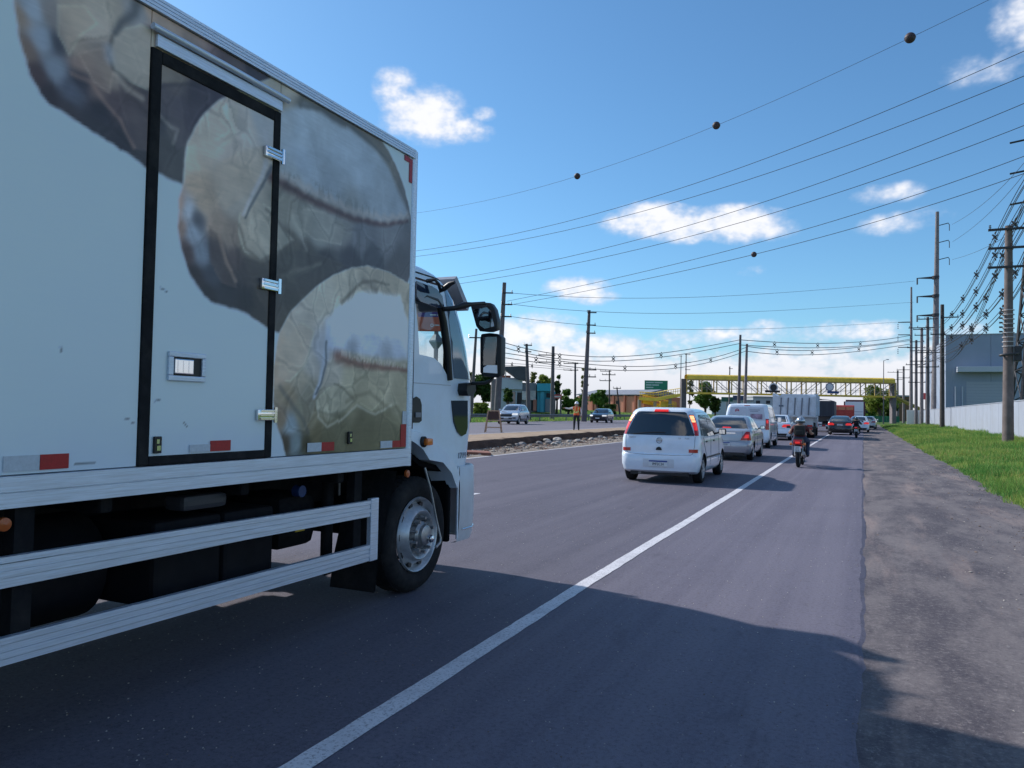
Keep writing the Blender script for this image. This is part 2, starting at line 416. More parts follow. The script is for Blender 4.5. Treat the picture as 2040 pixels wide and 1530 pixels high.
def dirt_mat(name, c0, c1, c2, sc=1.0):
    m, nt, N, L, b = nodes_mat(name)
    tc = N.new('ShaderNodeTexCoord'); V = tc.outputs['Object']
    a = n_noise(N, L, V, .9*sc, 8, .68); d = n_noise(N, L, V, 5*sc, 6, .7, None, (3, 5, 1)); fine = n_noise(N, L, V, 60, 4, .75)
    c = n_mix(N, L, n_ramp(N, L, a, .38, .62), c0, c1)
    c = n_mix(N, L, n_ramp(N, L, d, .48, .7, 0, .8), c, c2)
    c = n_mix(N, L, n_ramp(N, L, fine, .5, .8, 0, .5), c, tuple(min(1, v*1.6) for v in c1))
    L.new(c, b.inputs['Base Color']); b.inputs['Roughness'].default_value = .95; b.inputs['Specular IOR Level'].default_value = .15
    n_bump(N, L, b, d, .8, .05)
    return m
M_TERRAIN = dirt_mat('grassy_soil', (.06, .12, .03), (.10, .17, .04), (.14, .15, .055), .6)
M_SAND = dirt_mat('sandy_soil', (.33, .25, .18), (.40, .30, .22), (.24, .17, .13))
M_REDDIRT = dirt_mat('dug_dirt', (.085, .05, .038), (.13, .075, .055), (.05, .038, .035), 1.6)
M_GRAVELSOIL = dirt_mat('gravel_soil', (.24, .20, .165), (.33, .28, .235), (.16, .13, .11), 2.2)
def line_mat():
    m, nt, N, L, b = nodes_mat('road_paint_worn')
    tc = N.new('ShaderNodeTexCoord'); V = tc.outputs['Object']
    fine = n_noise(N, L, V, 55, 5, .85); big = n_noise(N, L, V, 3.5, 6, .7)
    c = n_mix(N, L, n_ramp(N, L, big, .4, .7), (.68, .67, .70), (.54, .53, .56))
    c = n_mix(N, L, n_ramp(N, L, fine, .50, .36, 0, .8), c, (.16, .15, .17))
    L.new(c, b.inputs['Base Color']); b.inputs['Roughness'].default_value = .7
    n_bump(N, L, b, fine, .3, .004)
    return m
M_LINE = line_mat()

def zverge(x, y):
    if x < 2.2: return -.05
    t = min(1, (x-2.2)/5.5)
    return -.05 + .16*t + .05*nz(x, y, .35, 3) * min(1, (x-2.2)/1.0)
def zleft(x):
    t = min(1.0, max(0.0, (-31.2-x)/26.0)); t = t*t*(3-2*t)
    return .30 + 1.15*t
def terrain_z(x, y):
    if x >= 2.2: return zverge(x, y) if x < 200 else 0
    if x <= -31: return zleft(x) - .02
    if x <= -16: return .2
    if x <= -13.6: return .2 - .32*((x+16)/2.4)
    return -.12
def make_terrain():
    xs = [-2600, -1200, -600, -300, -200, -150, -120, -100, -85, -75, -66, -58] + list(np.arange(-54, -30.9, 3)) + [-31, -24, -16, -13.6, -8, 0, 2.2, 2.7, 3.2, 4, 5, 6, 7, 8, 9, 10, 12, 16, 25, 40, 70, 120, 250, 600, 1300, 2600]
    ys = [-400, -100, -40, -10, 0] + list(np.arange(3, 60, 1.5)) + list(np.arange(60, 140, 5)) + [150, 170, 200, 250, 320, 450, 700, 1200, 2200, 4200]
    b = MB(); b.sheet([[(x, y, terrain_z(x, y)) for x in xs] for y in ys])
    return tag(b.build('ground', M_TERRAIN, smooth=60), kind='structure')
make_terrain()

def edge_x(y):   # broken right-hand edge of the new asphalt
    return .02 + .035*nz(0, y, .4, 1.3) + .020*nz(0, y, 2.6, 5) + .010*nz(0, y, 9, 2) + .006*nz(0, y, 21, 6)
EDGE_DROP = []
def make_road():
    ys = list(np.arange(-12, 30, .12)) + list(np.arange(30, 70, .6)) + list(np.arange(70, 260, 5)) + [300, 400, 600, 1000, 2000, 4000]
    xs = [-10.95, -9, -6.6, -4.2, -2.3, -1.0, -.35]
    b = MB()
    rows = []
    for y in ys:
        e = edge_x(y)
        dp = .012+.03*max(0, nz(2, y, .45, 6)+.12); rows.append([(x, y, 0) for x in xs]+[(e-.14, y, -.001), (e-.04, y, -.004), (e+.006, y, -.022), (e+.03, y, -.09)]); EDGE_DROP.append((y, dp))
    b.sheet(rows)
    return tag(b.build('road', M_ROAD), kind='structure')
make_road()
def make_shoulder():
    ys = list(np.arange(-12, 34, .16)) + list(np.arange(34, 80, 1.0)) + list(np.arange(80, 190, 6))
    b = MB(); rows = []
    for y in ys:
        r = []
        wid = 2.55 + .12*nz(4, y, .4, 8)
        for t in np.linspace(0, 1, 20):
            x = -.3 + t*(wid+.3)
            drop = .010+.045*max(0, nz(2, y, .45, 6)+.05); z = -drop*max(0, 1-abs(x-.05)/.5) - .012*min(1, max(0, x-.3)) - .006 + .010*nz(x, y, 1.6, 2)*min(1, max(0, x-.1)) + .006*nz(x, y, 6, 4) + .005*nz(x, y, 15, 9)*min(1, max(0, x)) - .04*max(0, t-.75)*2
            if y > 60: z -= .0
            r.append((x, y, z))
        rows.append(r)
    b.sheet(rows)
    return tag(b.build('shoulder', M_SHOULDER, smooth=80), kind='structure')
make_shoulder()
def strip(name, x, w, y0, y1, z, m, label, cat='road line', step=1.5, jit=.0):
    b = MB(); ys = np.arange(y0, y1+step*.5, step)
    b.sheet([[(x-w/2+jit*nz(1, y, 1.1, 3), y, z), (x+w/2+jit*nz(2, y, 1.1, 6), y, z)] for y in ys])
    return tag(b.build(name, m, None), kind='structure')
def edge_line():
    b = MB(); ys = list(np.arange(-2, 40, .1)) + list(np.arange(40, 150, .5))
    rows = []
    for y in ys:
        x = float(np.interp(y, [0, 2.5, 6.5, 15, 27, 55, 150], [-2.10, -2.125, -2.195, -2.215, -2.32, -2.43, -2.55])) + .010*nz(0, y, .5, 2)
        rows.append([(x-.062+.006*nz(3, y, 7, 1), y, .004), (x+.062+.006*nz(5, y, 7, 4), y, .004)])
    b.sheet(rows); tag(b.build('edge_line_marking', M_LINE), kind='structure')
edge_line()
strip('median_line_marking', -10.78, .11, 8, 150, .004, M_LINE, '', step=.5, jit=.02)
for i, y0 in enumerate((-8.0, 8.2, 24.4, 40.6, 56.8, 73, 89, 105)):
    strip('lane_dash_marking', -6.2, .10, y0, y0+4.0, .004, M_LINE, '', step=.5)

# ------------------------------------------------------------------ dug-up median
def bank_x(y): return -12.1 - 1.1*min(1, max(0, (y-21)/12)) + .16*nz(0, y, .5, 4) + .07*nz(0, y, 2.1, 9)
def make_median():
    b = MB(); rows = []
    ys = list(np.arange(5, 70, .22)) + list(np.arange(70, 190, 2.0))
    for y in ys:
        xb = bank_x(y); top = .345 + .035*nz(xb, y, .8, 3)
        r = [(-10.7, y, -.02), (-10.9 + .05*nz(0, y, 1.5, 7), y, .012)]
        for t in np.linspace(.12, .96, 9):
            x = -10.9 + (xb+10.9)*t
            r.append((x, y, .018 + .035*abs(nz(x, y, 2.1, 1)) + .05*t*t + .03*nz(x, y, 5, 6)))
        r.append((xb+.02, y, .10 + .05*nz(2, y, 1.7, 5)))
        r.append((xb-.02+.10*nz(1, y, 3, 2)+.06*nz(1, y, 8, 3), y, .20+.05*nz(4, y, 3, 2)))
        r.append((xb-.10, y, top-.05)); r.append((xb-.13+.04*nz(9, y, 2, 2), y, top))
        r.append((xb-.4, y, top+.01)); 
        for x in (-14.2, -15.2, -15.8): r.append((x + .0, y, .345+.012*nz(x, y, 1.2, 2)))
        r.append((-16.15+.05*nz(3, y, .9, 3), y, .30)); r.append((-16.3, y, .22))
        rows.append(r)
    n = len(rows[0]); fm = []
    b.sheet(rows)
    for i in range(len(rows)-1):
        for k in range(n-1):
            fm.append((0 if nz(k*.4, ys[i], .9, 5) > -.15 - .5*(k < 4) + .25*(k > 7) else 1) if k < 10 else (1 if k < 14 + (nz(3, ys[i], .7, 8) > .2) else 2))
    b.m = fm
    return tag(b.build('median', [M_GRAVELSOIL, M_REDDIRT, M_SAND], smooth=50), kind='structure')
make_median()
def make_far_road():
    b = MB(); ys = list(np.arange(-20, 200, 4)) + [250, 400, 800, 1600, 4000]
    b.sheet([[(x, y, .305) for x in (-30.6, -26, -21, -16.1)] for y in ys])
    tag(b.build('far_road', M_ROADFAR), kind='structure')
    strip('far_edge_line_marking', -16.6, .12, 10, 170, .309, M_LINE, '', step=.8, jit=.02)
    strip('far_outer_line_marking', -29.4, .12, 10, 200, .309, M_LINE, '', step=2)
make_far_road()

def rock_mesh(seed, sub=2):
    bm = bmesh.new(); bmesh.ops.create_icosphere(bm, subdivisions=sub, radius=1)
    for v in bm.verts:
        k = 1+.38*mnoise.noise(v.co*1.1+Vector((seed*7.1, seed, 0)))+.15*mnoise.noise(v.co*3+Vector((seed, 0, 4)))
        v.co = Vector((v.co.x*k, v.co.y*k*1.25, v.co.z*k*.62))
    me = bpy.data.meshes.new('stone'); bm.to_mesh(me); bm.free(); return me
M_STONE = [mat('stone_pale', (.42, .38, .34), .9, var=.3, vs=5, bump=.5, bs=14), mat('stone_grey', (.22, .21, .21), .9, var=.3, vs=5, bump=.5, bs=14), mat('stone_brown', (.17, .12, .09), .9, var=.3, vs=5, bump=.5, bs=14)]
def rubble():
    pal = [[], [], []]
    for k in range(9):
        me = rock_mesh(k+1, 2); me.materials.append(M_STONE[k % 3]); pal[k % 3].append(me)
    shades = ['pale', 'grey', 'brown']
    spots = [(1052, 879, .20, 0), (1092, 878, .24, 0), (1094, 884, .17, 1), (1104, 886, .15, 0), (1112, 883, .13, 0), (1133, 880, .12, 0), (1000, 885, .16, 1), (1015, 890, .13, 2), (1030, 888, .12, 1), (1065, 888, .11, 2), (1075, 884, .15, 1), (1150, 879, .15, 0), (1165, 876, .13, 2), (1178, 875, .14, 0), (1190, 871, .16, 1), (1205, 873, .13, 0), (1215, 868, .15, 0), (1222, 873, .12, 2)]
    ORD = ['leftmost', 'second', 'third', 'fourth', 'fifth', 'sixth', 'seventh', 'eighth', 'ninth', 'tenth']; cnt = [0, 0, 0]
    for px, py, s, k in sorted(spots):
        p = G(px, py+3)
        while True:
            p = Vector((max(p.x, bank_x(p.y)+.25), p.y, 0)); break
        o = bpy.data.objects.new('stone', random.choice(pal[k])); link(o)
        o.location = (p.x, p.y, .05+s*.25); o.scale = (s, s, s); o.rotation_euler = (random.uniform(-.3, .3), random.uniform(-.3, .3), random.uniform(0, 6.3))
        tag(o, (f'leftmost {shades[k]} broken stone' if cnt[k] == 0 else f'{ORD[cnt[k]]} {shades[k]} broken stone from the left')+' in the median rubble', 'stone', 'stones in the median rubble'); cnt[k] += 1
    # small gravel nobody could count
    b = MB(); vs = []; fs = []
    rk = []
    for k in range(5):
        me = rock_mesh(k+20, 1); rk.append((np.array([v.co[:] for v in me.vertices]), [tuple(p.vertices) for p in me.polygons]))
    for i in range(3200):
        y = 18 + 60*random.random()**1.5; xb = bank_x(y)
        t = random.random()**.8; x = -10.98 + (xb+.05+10.98)*t
        s = random.uniform(.010, .032)*(2.2 if random.random() < .10 else 1)
        V, F = rk[i % 5]; a = random.uniform(0, 6.3); c, q = math.cos(a)*s, math.sin(a)*s
        z = .03+.05*t*t+s*.2
        b.cur = random.choice((0, 1, 1, 2, 2))
        b.add([(x+p[0]*c-p[1]*q, y+p[0]*q+p[1]*c, z+p[2]*s) for p in V], F)
    tag(b.build('gravel', M_STONE), 'small loose gravel scattered along the dug median', 'gravel', kind='stuff')
rubble()
def litter_on_shoulder():
    rk = []
    for k in range(5):
        me = rock_mesh(k+40, 1); rk.append((np.array([v.co[:] for v in me.vertices]), [tuple(p.vertices) for p in me.polygons]))
    b = MB()
    for i in range(2200):
        y = 2.5+26*random.random()**1.4; x = random.uniform(.1, 2.6)
        if random.random() < .25: x = random.uniform(.05, .3)
        s = random.uniform(.003, .008)*(2.0 if random.random() < .04 else 1)*(1+y*.03)
        V, F = rk[i % 5]; a = random.uniform(0, 6.3); c, q = math.cos(a)*s, math.sin(a)*s
        b.cur = random.choice((0, 1, 1, 2))
        b.add([(x+p[0]*c-p[1]*q, y+p[0]*q+p[1]*c, -.016-.02*max(0, 1-abs(x-.05)/.5)+p[2]*s) for p in V], F)
    for i in range(2600):
        y = 2.3+16*random.random()**1.5; x = random.uniform(-5.2, 0); s = random.uniform(.0018, .004)*(1+y*.05); V, F = rk[i % 5]; b.cur = random.choice((0, 0, 1, 2))
        b.add([(x+p[0]*s, y+p[1]*s, .001+p[2]*s) for p in V], F)
    tag(b.build('loose_grit', M_STONE), 'loose grit and pebbles lying on the worn shoulder and lane', 'grit', kind='stuff')
litter_on_shoulder()

# ------------------------------------------------------------------ grass
def grass_mat():
    m, nt, N, L, b = nodes_mat('grass_blades')
    at = N.new('ShaderNodeAttribute'); at.attribute_name = 'col'
    L.new(at.outputs['Color'], b.inputs['Base Color']); b.inputs['Roughness'].default_value = .65; b.inputs['Specular IOR Level'].default_value = .2
    tr = N.new('ShaderNodeBsdfTranslucent'); L.new(at.outputs['Color'], tr.inputs[0])
    mx = N.new('ShaderNodeMixShader'); mx.inputs[0].default_value = .35; L.new(b.outputs[0], mx.inputs[1]); L.new(tr.outputs[0], mx.inputs[2])
    L.new(mx.outputs[0], N['Material Output'].inputs[0]); return m
M_GRASS = grass_mat()
def tri_mesh(name, P, colr, m):
    """P: (n,3,3) triangles, colr (n,3)"""
    n = len(P); me = bpy.data.meshes.new(name)
    me.vertices.add(n*3); me.vertices.foreach_set('co', P.reshape(-1).astype(np.float32))
    me.loops.add(n*3); me.loops.foreach_set('vertex_index', np.arange(n*3, dtype=np.int32))
    me.polygons.add(n); me.polygons.foreach_set('loop_start', np.arange(0, n*3, 3, dtype=np.int32))
    me.update(calc_edges=True)
    a = me.attributes.new('col', 'FLOAT_COLOR', 'POINT')
    c4 = np.ones((n*3, 4), np.float32); c4[:, :3] = np.repeat(colr, 3, axis=0); a.data.foreach_set('color', c4.reshape(-1))
    me.materials.append(m); me.validate()
    return link(bpy.data.objects.new(name, me))
def smooth_noise2(x, y, seed, scale):
    g = np.random.default_rng(seed).random((64, 64)); u = (x*scale) % 63; v = (y*scale) % 63
    i = u.astype(int); j = v.astype(int); fu = u-i; fv = v-j
    fu = fu*fu*(3-2*fu); fv = fv*fv*(3-2*fv)
    return g[i, j]*(1-fu)*(1-fv)+g[i+1, j]*fu*(1-fv)+g[i, j+1]*(1-fu)*fv+g[i+1, j+1]*fu*fv
def blades(name, x, y, z, h, wdt, label, tone, seed):
    r = np.random.default_rng(seed); n = len(x)
    a = r.random(n)*6.283; lean = r.normal(0, .35, (n, 2))*h[:, None]
    P = np.zeros((n, 3, 3)); dx = np.cos(a)*wdt; dy = np.sin(a)*wdt
    P[:, 0] = np.stack([x-dx, y-dy, z-.02], 1); P[:, 1] = np.stack([x+dx, y+dy, z-.02], 1)
    P[:, 2] = np.stack([x+lean[:, 0], y+lean[:, 1], z+h], 1)
    k = smooth_noise2(x, y, seed+1, .5)*.6 + smooth_noise2(x, y, seed+5, 2.2)*.4
    g0 = np.array([.11, .26, .055]); g1 = np.array([.28, .40, .09]); g2 = np.array([.42, .38, .13])
    kk = np.clip((k-.3)/.4, 0, 1)[:, None]; c = g0*(1-kk)+g1*kk
    dry = (r.random(n) < .06+.30*np.clip(smooth_noise2(x, y, seed+9, .35)-.45, 0, 1)+.10*kk[:, 0])[:, None]; c = np.where(dry, g2, c)
    c = c*tone*(.75+.5*r.random((n, 1)))
    return tag(tri_mesh(name, P, c, M_GRASS), label, 'grass', kind='stuff')
def make_grass():
    r = np.random.default_rng(3)
    n = 230000
    y = 9 + 125*r.random(n)**2.0; x = 2.25 + 7.6*r.random(n)**1.15
    edge = 2.42 + .32*smooth_noise2(y, y*0, 21, .9) - .16 + .18*smooth_noise2(y, y*0+3, 22, 3.3)
    keep = (x > edge) & ((x < 8.9) | (y > 40)); x, y = x[keep], y[keep]
    z = np.array([zverge(a, b) for a, b in zip(x, y)])
    tuft = smooth_noise2(x, y, 9, .9)*.6+smooth_noise2(x, y, 13, 3.1)*.4
    h = (.05+.36*np.clip(tuft-.28, 0, 1)+.08*r.random(len(x)))*np.clip((x-edge[keep])/.7+.35, .35, 1.0)*(1+.004*y)
    # taller weeds in front of the wall
    h *= 1+.9*np.clip((x-6.3)/2, 0, 1)*smooth_noise2(x, y, 17, .6)
    blades('verge_grass', x, y, z, h, .006+.0009*(y-9)*.35, 'lush green grass verge beside the worn shoulder', 1.0, 31)
    n = 60000
    y = 28+175*r.random(n)**1.3; x = -31.0-45*r.random(n)**1.3
    z = np.array([zleft(a) for a in x]); h = .12+.2*r.random(n)
    blades('roadside_grass', x, y, z, h, np.full(n, .03), 'mown green grass bank behind the guard rail', 1.15, 41)
make_grass()
# ================================================================== DELIVERY TRUCK (right side plane x = -3.2)
TX = -3.20
truck = empty('delivery_truck', (-4.42, 3.0, 0), 'white box delivery truck with a bread picture on its side, passing at left', 'truck')
TO = (-4.42, 3.0, 0)
def tb(b, name, m, parent=None, smooth=None): return b.build(name, m, parent or truck, TO, smooth)
# ---- the printed picture: colours given where they sit on the panel
def poly_mask(px, py, poly, soft):
    """signed soft inside mask (soft in metres)"""
    P = np.array(poly); n = len(P); ins = np.zeros(px.shape, bool); d2 = np.full(px.shape, 1e9)
    for i in range(n):
        x0, y0 = P[i]; x1, y1 = P[(i+1) % n]
        c = ((y0 > py) != (y1 > py)); xi = (x1-x0)*(py-y0)/((y1-y0) if y1 != y0 else 1e-9)+x0
        ins ^= c & (px < xi)
        ex, ey = x1-x0, y1-y0; t = np.clip(((px-x0)*ex+(py-y0)*ey)/(ex*ex+ey*ey+1e-12), 0, 1)
        d2 = np.minimum(d2, (px-x0-t*ex)**2+(py-y0-t*ey)**2)
    d = np.sqrt(d2)*np.where(ins, 1, -1)
    t = np.clip(d/soft*.5+.5, 0, 1); return t*t*(3-2*t)
def line_mask(px, py, pts, w0, w1=None):
    w1 = w0 if w1 is None else w1; m = np.zeros(px.shape); n = len(pts)
    for i in range(n-1):
        x0, y0 = pts[i]; x1, y1 = pts[i+1]; ex, ey = x1-x0, y1-y0
        t = np.clip(((px-x0)*ex+(py-y0)*ey)/(ex*ex+ey*ey+1e-12), 0, 1)
        d = np.sqrt((px-x0-t*ex)**2+(py-y0-t*ey)**2); w = w0+(w1-w0)*((i+t)/(n-1))
        k = np.clip(1-d/w, 0, 1); m = np.maximum(m, k*k*(3-2*k))
    return m
def fnoise(u, v, scale, seed, oct=4, su=1.0, sv=1.0):
    r = np.zeros(u.shape); a = 1; tot = 0
    for o in range(oct):
        r += a*smooth_noise2((u*su+7.3*o+20)*1.0, (v*sv+3.1*o+20)*1.0, seed+o, scale*2**o); tot += a; a *= .55
    return r/tot
def C(px, py):
    p = AX(px, py, TX); return (p.y, p.z)
WREF = np.array(lin((115, 146, 184)))
WREF2 = np.array(lin((140, 158, 186)))
def alb(c, x=300):
    t = min(1, max(0, (x-420)/160)); return np.clip(np.array(lin((c[0]*.71, c[1]*.79, c[2]*.95)))/(WREF*(1-t)+WREF2*t)*.90, .008, .93)
def idw(U, V, samples, power=4.6):
    num = np.zeros(U.shape+(3,)); den = np.zeros(U.shape)
    for (x, y, c) in samples:
        u, v = C(x, y); w = 1/(((U-u)**2+(V-v)**2)+.0015)**(power/2)
        num += w[..., None]*alb(c, x); den += w
    return num/den[..., None]
ROLL1 = [(28, -40), (30, 20), (35, 60), (45, 105), (60, 150), (80, 187), (100, 208), (145, 238), (190, 265), (240, 298), (290, 332), (330, 355), (364, 367), (366, 330), (373, 285), (387, 255), (408, 225), (436, 200), (500, 170), (535, 159), (570, 150), (600, 100), (400, -60)]
ROLL2 = [(366, 362), (356, 395), (354, 450), (361, 500), (375, 540), (395, 577), (420, 601), (452, 611), (485, 622), (512, 640), (532, 653), (556, 664), (566, 645), (578, 622), (602, 598), (632, 570), (662, 550), (700, 534), (732, 530), (772, 541), (812, 565), (825, 520), (822, 450), (813, 405), (803, 365), (789, 330), (774, 300), (752, 268), (700, 210), (600, 130), (560, 150), (530, 160), (500, 171), (436, 200), (408, 225), (387, 255), (373, 285), (366, 330)]
ROLL3 = [(556, 664), (551, 690), (546, 730), (544, 785), (548, 832), (560, 872), (577, 930), (830, 930), (830, 570), (808, 562), (772, 541), (732, 530), (700, 534), (662, 550), (632, 570), (602, 598), (578, 622), (566, 645)]
def paint(U, V):
    """albedo of the print, with sky reflections painted on the cut faces, at panel coordinates (along, up)"""
    wu = (fnoise(U, V, 3.0, 71, 4)-.5)*.05; wv = (fnoise(U, V, 3.0, 91, 4)-.5)*.05
    ju = (fnoise(U, V, 14, 51, 3)-.5)*.016
    A = lambda pts: [C(*p) for p in pts]
    white = np.array([.765, .87, .985]); out = np.ones(U.shape+(3,))*white
    out *= (.965+.07*fnoise(U, V, 1.2, 5, 4))[..., None]
    UX = np.clip((U-3.15)/.5, 0, 1)[..., None]
    def put(m, col):
        nonlocal out
        col = alb(col, 0)*(1-UX)+alb(col, 999)*UX if isinstance(col, tuple) else col
        out = out*(1-m[..., None]) + col*m[..., None]
    X, Y = U+wu, V+wv; XS, YS = U+ju, V+ju
    # ---- roll 1
    c1 = idw(X, Y, [(36, 30, (140, 120, 92)), (50, 100, (120, 98, 78)), (70, 150, (78, 55, 60)), (100, 190, (55, 45, 58)), (140, 225, (60, 56, 66)),
        (62, 20, (128, 152, 172)), (85, 80, (122, 146, 168)), (118, 140, (108, 130, 152)), (150, 180, (75, 90, 115)),
        (105, 30, (120, 118, 116)), (120, 90, (60, 72, 92)), (165, 160, (48, 52, 74)), (205, 220, (44, 48, 68)), (255, 275, (48, 50, 66)), (285, 310, (58, 60, 70)), (190, 245, (50, 54, 68)),
        (150, 30, (150, 140, 118)), (150, 90, (148, 134, 112)), (165, 130, (142, 116, 98)), (195, 60, (152, 144, 126)), (205, 100, (132, 120, 108)), (200, 175, (118, 96, 88)), (230, 200, (92, 74, 80)), (225, 160, (138, 124, 106)),
        (215, 10, (150, 144, 124)), (270, 20, (128, 134, 138)), (235, 130, (148, 146, 132)), (280, 110, (146, 142, 124)), (265, 165, (138, 132, 112)), (300, 70, (150, 136, 118)),
        (250, 210, (86, 70, 78)), (280, 230, (92, 86, 88)), (290, 280, (82, 82, 84)), (275, 190, (80, 68, 72)),
        (330, 140, (124, 118, 102)), (350, 170, (118, 112, 98)), (330, 200, (94, 90, 92)), (360, 215, (88, 82, 92)), (400, 190, (74, 66, 84)), (440, 185, (72, 64, 84)), (345, 250, (92, 92, 90)), (330, 300, (76, 80, 80)), (350, 340, (74, 78, 78)), (320, 240, (66, 70, 78)), (380, 230, (70, 64, 82)),
        (300, 15, (168, 140, 112)), (340, 30, (146, 124, 108)), (330, 55, (152, 134, 116)), (400, 70, (132, 112, 104)), (430, 95, (112, 92, 94)), (470, 118, (100, 84, 84)), (510, 138, (80, 68, 78)), (545, 150, (62, 52, 72)), (380, 100, (126, 114, 104))], 5.0)
    m1 = poly_mask(XS, YS, A(ROLL1), .012); put(m1, c1)
    def plate(mm, pts, col, k=.75, hl=.35):
        pm = poly_mask(X, Y, A(pts), .014); put(mm*pm*k, col)
        eg = np.clip(1-np.abs(pm-.5)*2, 0, 1); put(mm*eg*hl*(fnoise(U, V, 2.5, 44, 2) > .45), tuple(min(235, v*1.22) for v in col))
    plate(m1, [(228, 65), (245, 52), (275, 45), (300, 60), (300, 180), (265, 165), (240, 150), (222, 125), (215, 95)], (154, 150, 132)); plate(m1, [(238, 152), (262, 169), (300, 184), (300, 300), (272, 290), (258, 250), (244, 200)], (88, 76, 80)); plate(m1, [(318, 166), (360, 172), (424, 190), (396, 225), (380, 255), (372, 290), (352, 298), (346, 250), (320, 225)], (82, 76, 88), .6)
    plate(m1, [(120, 10), (165, 5), (190, 40), (160, 70), (140, 110), (118, 70)], (152, 140, 116), .6); plate(m1, [(160, 110), (205, 95), (228, 140), (220, 185), (190, 165)], (140, 120, 100), .5)
    put(m1*.85*line_mask(X, Y, A([(272, -5), (262, 20), (240, 38), (226, 60)]), .06, .03), (78, 90, 98))
    put(m1*.6*line_mask(X, Y, A([(222, 70), (215, 105), (228, 140), (260, 165), (292, 182), (330, 168), (380, 172), (430, 160)]), .022), (70, 66, 72))
    put(m1*.55*line_mask(X, Y, A([(215, 95), (218, 115)]), .05), (140, 155, 172))
    put(m1*.5*line_mask(X, Y, A([(232, 150), (255, 176), (285, 195)]), .03), (166, 156, 134))
    put(m1*.45*line_mask(X, Y, A([(150, 150), (185, 165), (210, 200), (245, 240), (268, 290)]), .02), (150, 118, 96))
    put(m1*.4*line_mask(X, Y, A([(318, 225), (340, 250), (355, 258), (345, 285)]), .02), (140, 140, 130))
    # ---- roll 2
    c2 = idw(X, Y, [(358, 410, (164, 132, 104)), (358, 450, (140, 110, 88)), (368, 500, (90, 66, 64)), (385, 550, (58, 46, 56)), (410, 590, (50, 46, 58)),
        (374, 420, (140, 158, 172)), (388, 460, (122, 144, 164)), (405, 500, (104, 126, 148)), (425, 545, (62, 72, 92)),
        (395, 440, (74, 82, 96)), (430, 500, (62, 62, 76)), (455, 560, (52, 50, 66)), (490, 600, (54, 50, 62)), (520, 635, (74, 68, 66)), (445, 590, (56, 58, 72)),
        (380, 330, (172, 156, 132)), (400, 280, (170, 158, 138)), (430, 230, (166, 156, 142)), (390, 370, (162, 144, 112)), (410, 410, (156, 140, 110)), (430, 450, (150, 130, 104)), (455, 300, (172, 162, 146)), (480, 240, (168, 160, 148)), (520, 230, (160, 160, 160)),
        (470, 350, (160, 148, 126)), (465, 400, (158, 150, 132)), (460, 470, (140, 120, 98)), (470, 520, (98, 78, 74)), (505, 440, (166, 156, 132)), (530, 470, (162, 152, 126)), (500, 490, (150, 138, 108)), (490, 540, (84, 72, 70)), (520, 590, (78, 68, 64)), (545, 630, (96, 86, 74)),
        (570, 420, (152, 140, 116)), (600, 450, (158, 148, 126)), (640, 470, (148, 142, 128)), (680, 460, (142, 134, 124)), (720, 480, (116, 114, 118)), (770, 480, (120, 116, 118)), (790, 530, (96, 88, 90)), (740, 515, (82, 80, 90)), (700, 520, (78, 72, 82)), (650, 525, (78, 70, 72)), (610, 510, (98, 86, 74)), (580, 490, (112, 98, 78)), (570, 540, (122, 112, 88)), (600, 560, (96, 86, 80)), (620, 545, (84, 74, 74)), (565, 590, (98, 90, 80)), (560, 630, (92, 82, 66)),
        (560, 190, (176, 160, 134)), (590, 165, (180, 160, 134)), (610, 200, (128, 118, 98)), (660, 205, (110, 104, 98)), (700, 240, (122, 110, 94)), (745, 280, (132, 118, 96))], 5.0)
    m2 = poly_mask(XS, YS, A(ROLL2), .012); put(m2, c2)
    plate(m2, [(478, 428), (505, 396), (540, 420), (553, 445), (586, 482), (560, 497), (540, 520), (520, 525), (490, 505), (478, 470)], (166, 156, 130)); plate(m2, [(485, 514), (520, 529), (548, 507), (590, 501), (650, 515), (690, 532), (640, 560), (600, 596), (575, 622), (560, 640), (545, 645), (520, 600), (500, 560)], (94, 84, 74), .7); plate(m2, [(420, 450), (440, 470), (456, 520), (470, 572), (440, 560), (420, 520)], (96, 80, 74), .6)
    plate(m2, [(400, 240), (440, 205), (475, 215), (470, 270), (430, 320), (398, 300)], (176, 164, 144), .55); plate(m2, [(430, 330), (475, 300), (520, 290), (525, 340), (490, 390), (450, 420), (428, 380)], (168, 154, 128), .55); plate(m2, [(596, 420), (650, 425), (690, 450), (680, 490), (630, 480), (605, 460)], (154, 144, 124), .5)
    cut = idw(X, Y, [(570, 240, (150, 160, 172)), (600, 260, (146, 166, 188)), (600, 320, (138, 162, 192)), (640, 240, (152, 168, 186)), (680, 300, (144, 166, 192)), (720, 340, (140, 162, 188)), (760, 400, (136, 150, 168)), (580, 350, (150, 158, 164)), (660, 370, (132, 148, 168)), (700, 410, (140, 140, 140)), (790, 420, (128, 144, 166))], 3.2)  # cut face of the roll; sky reflection is painted into its pale tones
    cut = cut*.45+cut.mean(-1, keepdims=True)*.55
    mc = poly_mask(X, Y, A([(553, 222), (580, 212), (612, 204), (640, 220), (680, 250), (720, 275), (750, 300), (775, 335), (795, 385), (812, 420), (812, 432), (760, 436), (710, 426), (650, 400), (600, 378), (553, 352)]), .03); put(m2*mc, cut)
    put(m2*.9*line_mask(X, YS, A([(540, 352), (570, 368), (600, 388), (640, 408), (700, 434), (760, 447), (812, 441)]), .075, .028), (108, 60, 56))
    put(m2*.55*line_mask(X, Y+.01*np.sin(U*60), A([(553, 345), (600, 370), (650, 396), (710, 424), (770, 434), (812, 430)]), .05), (178, 156, 140))
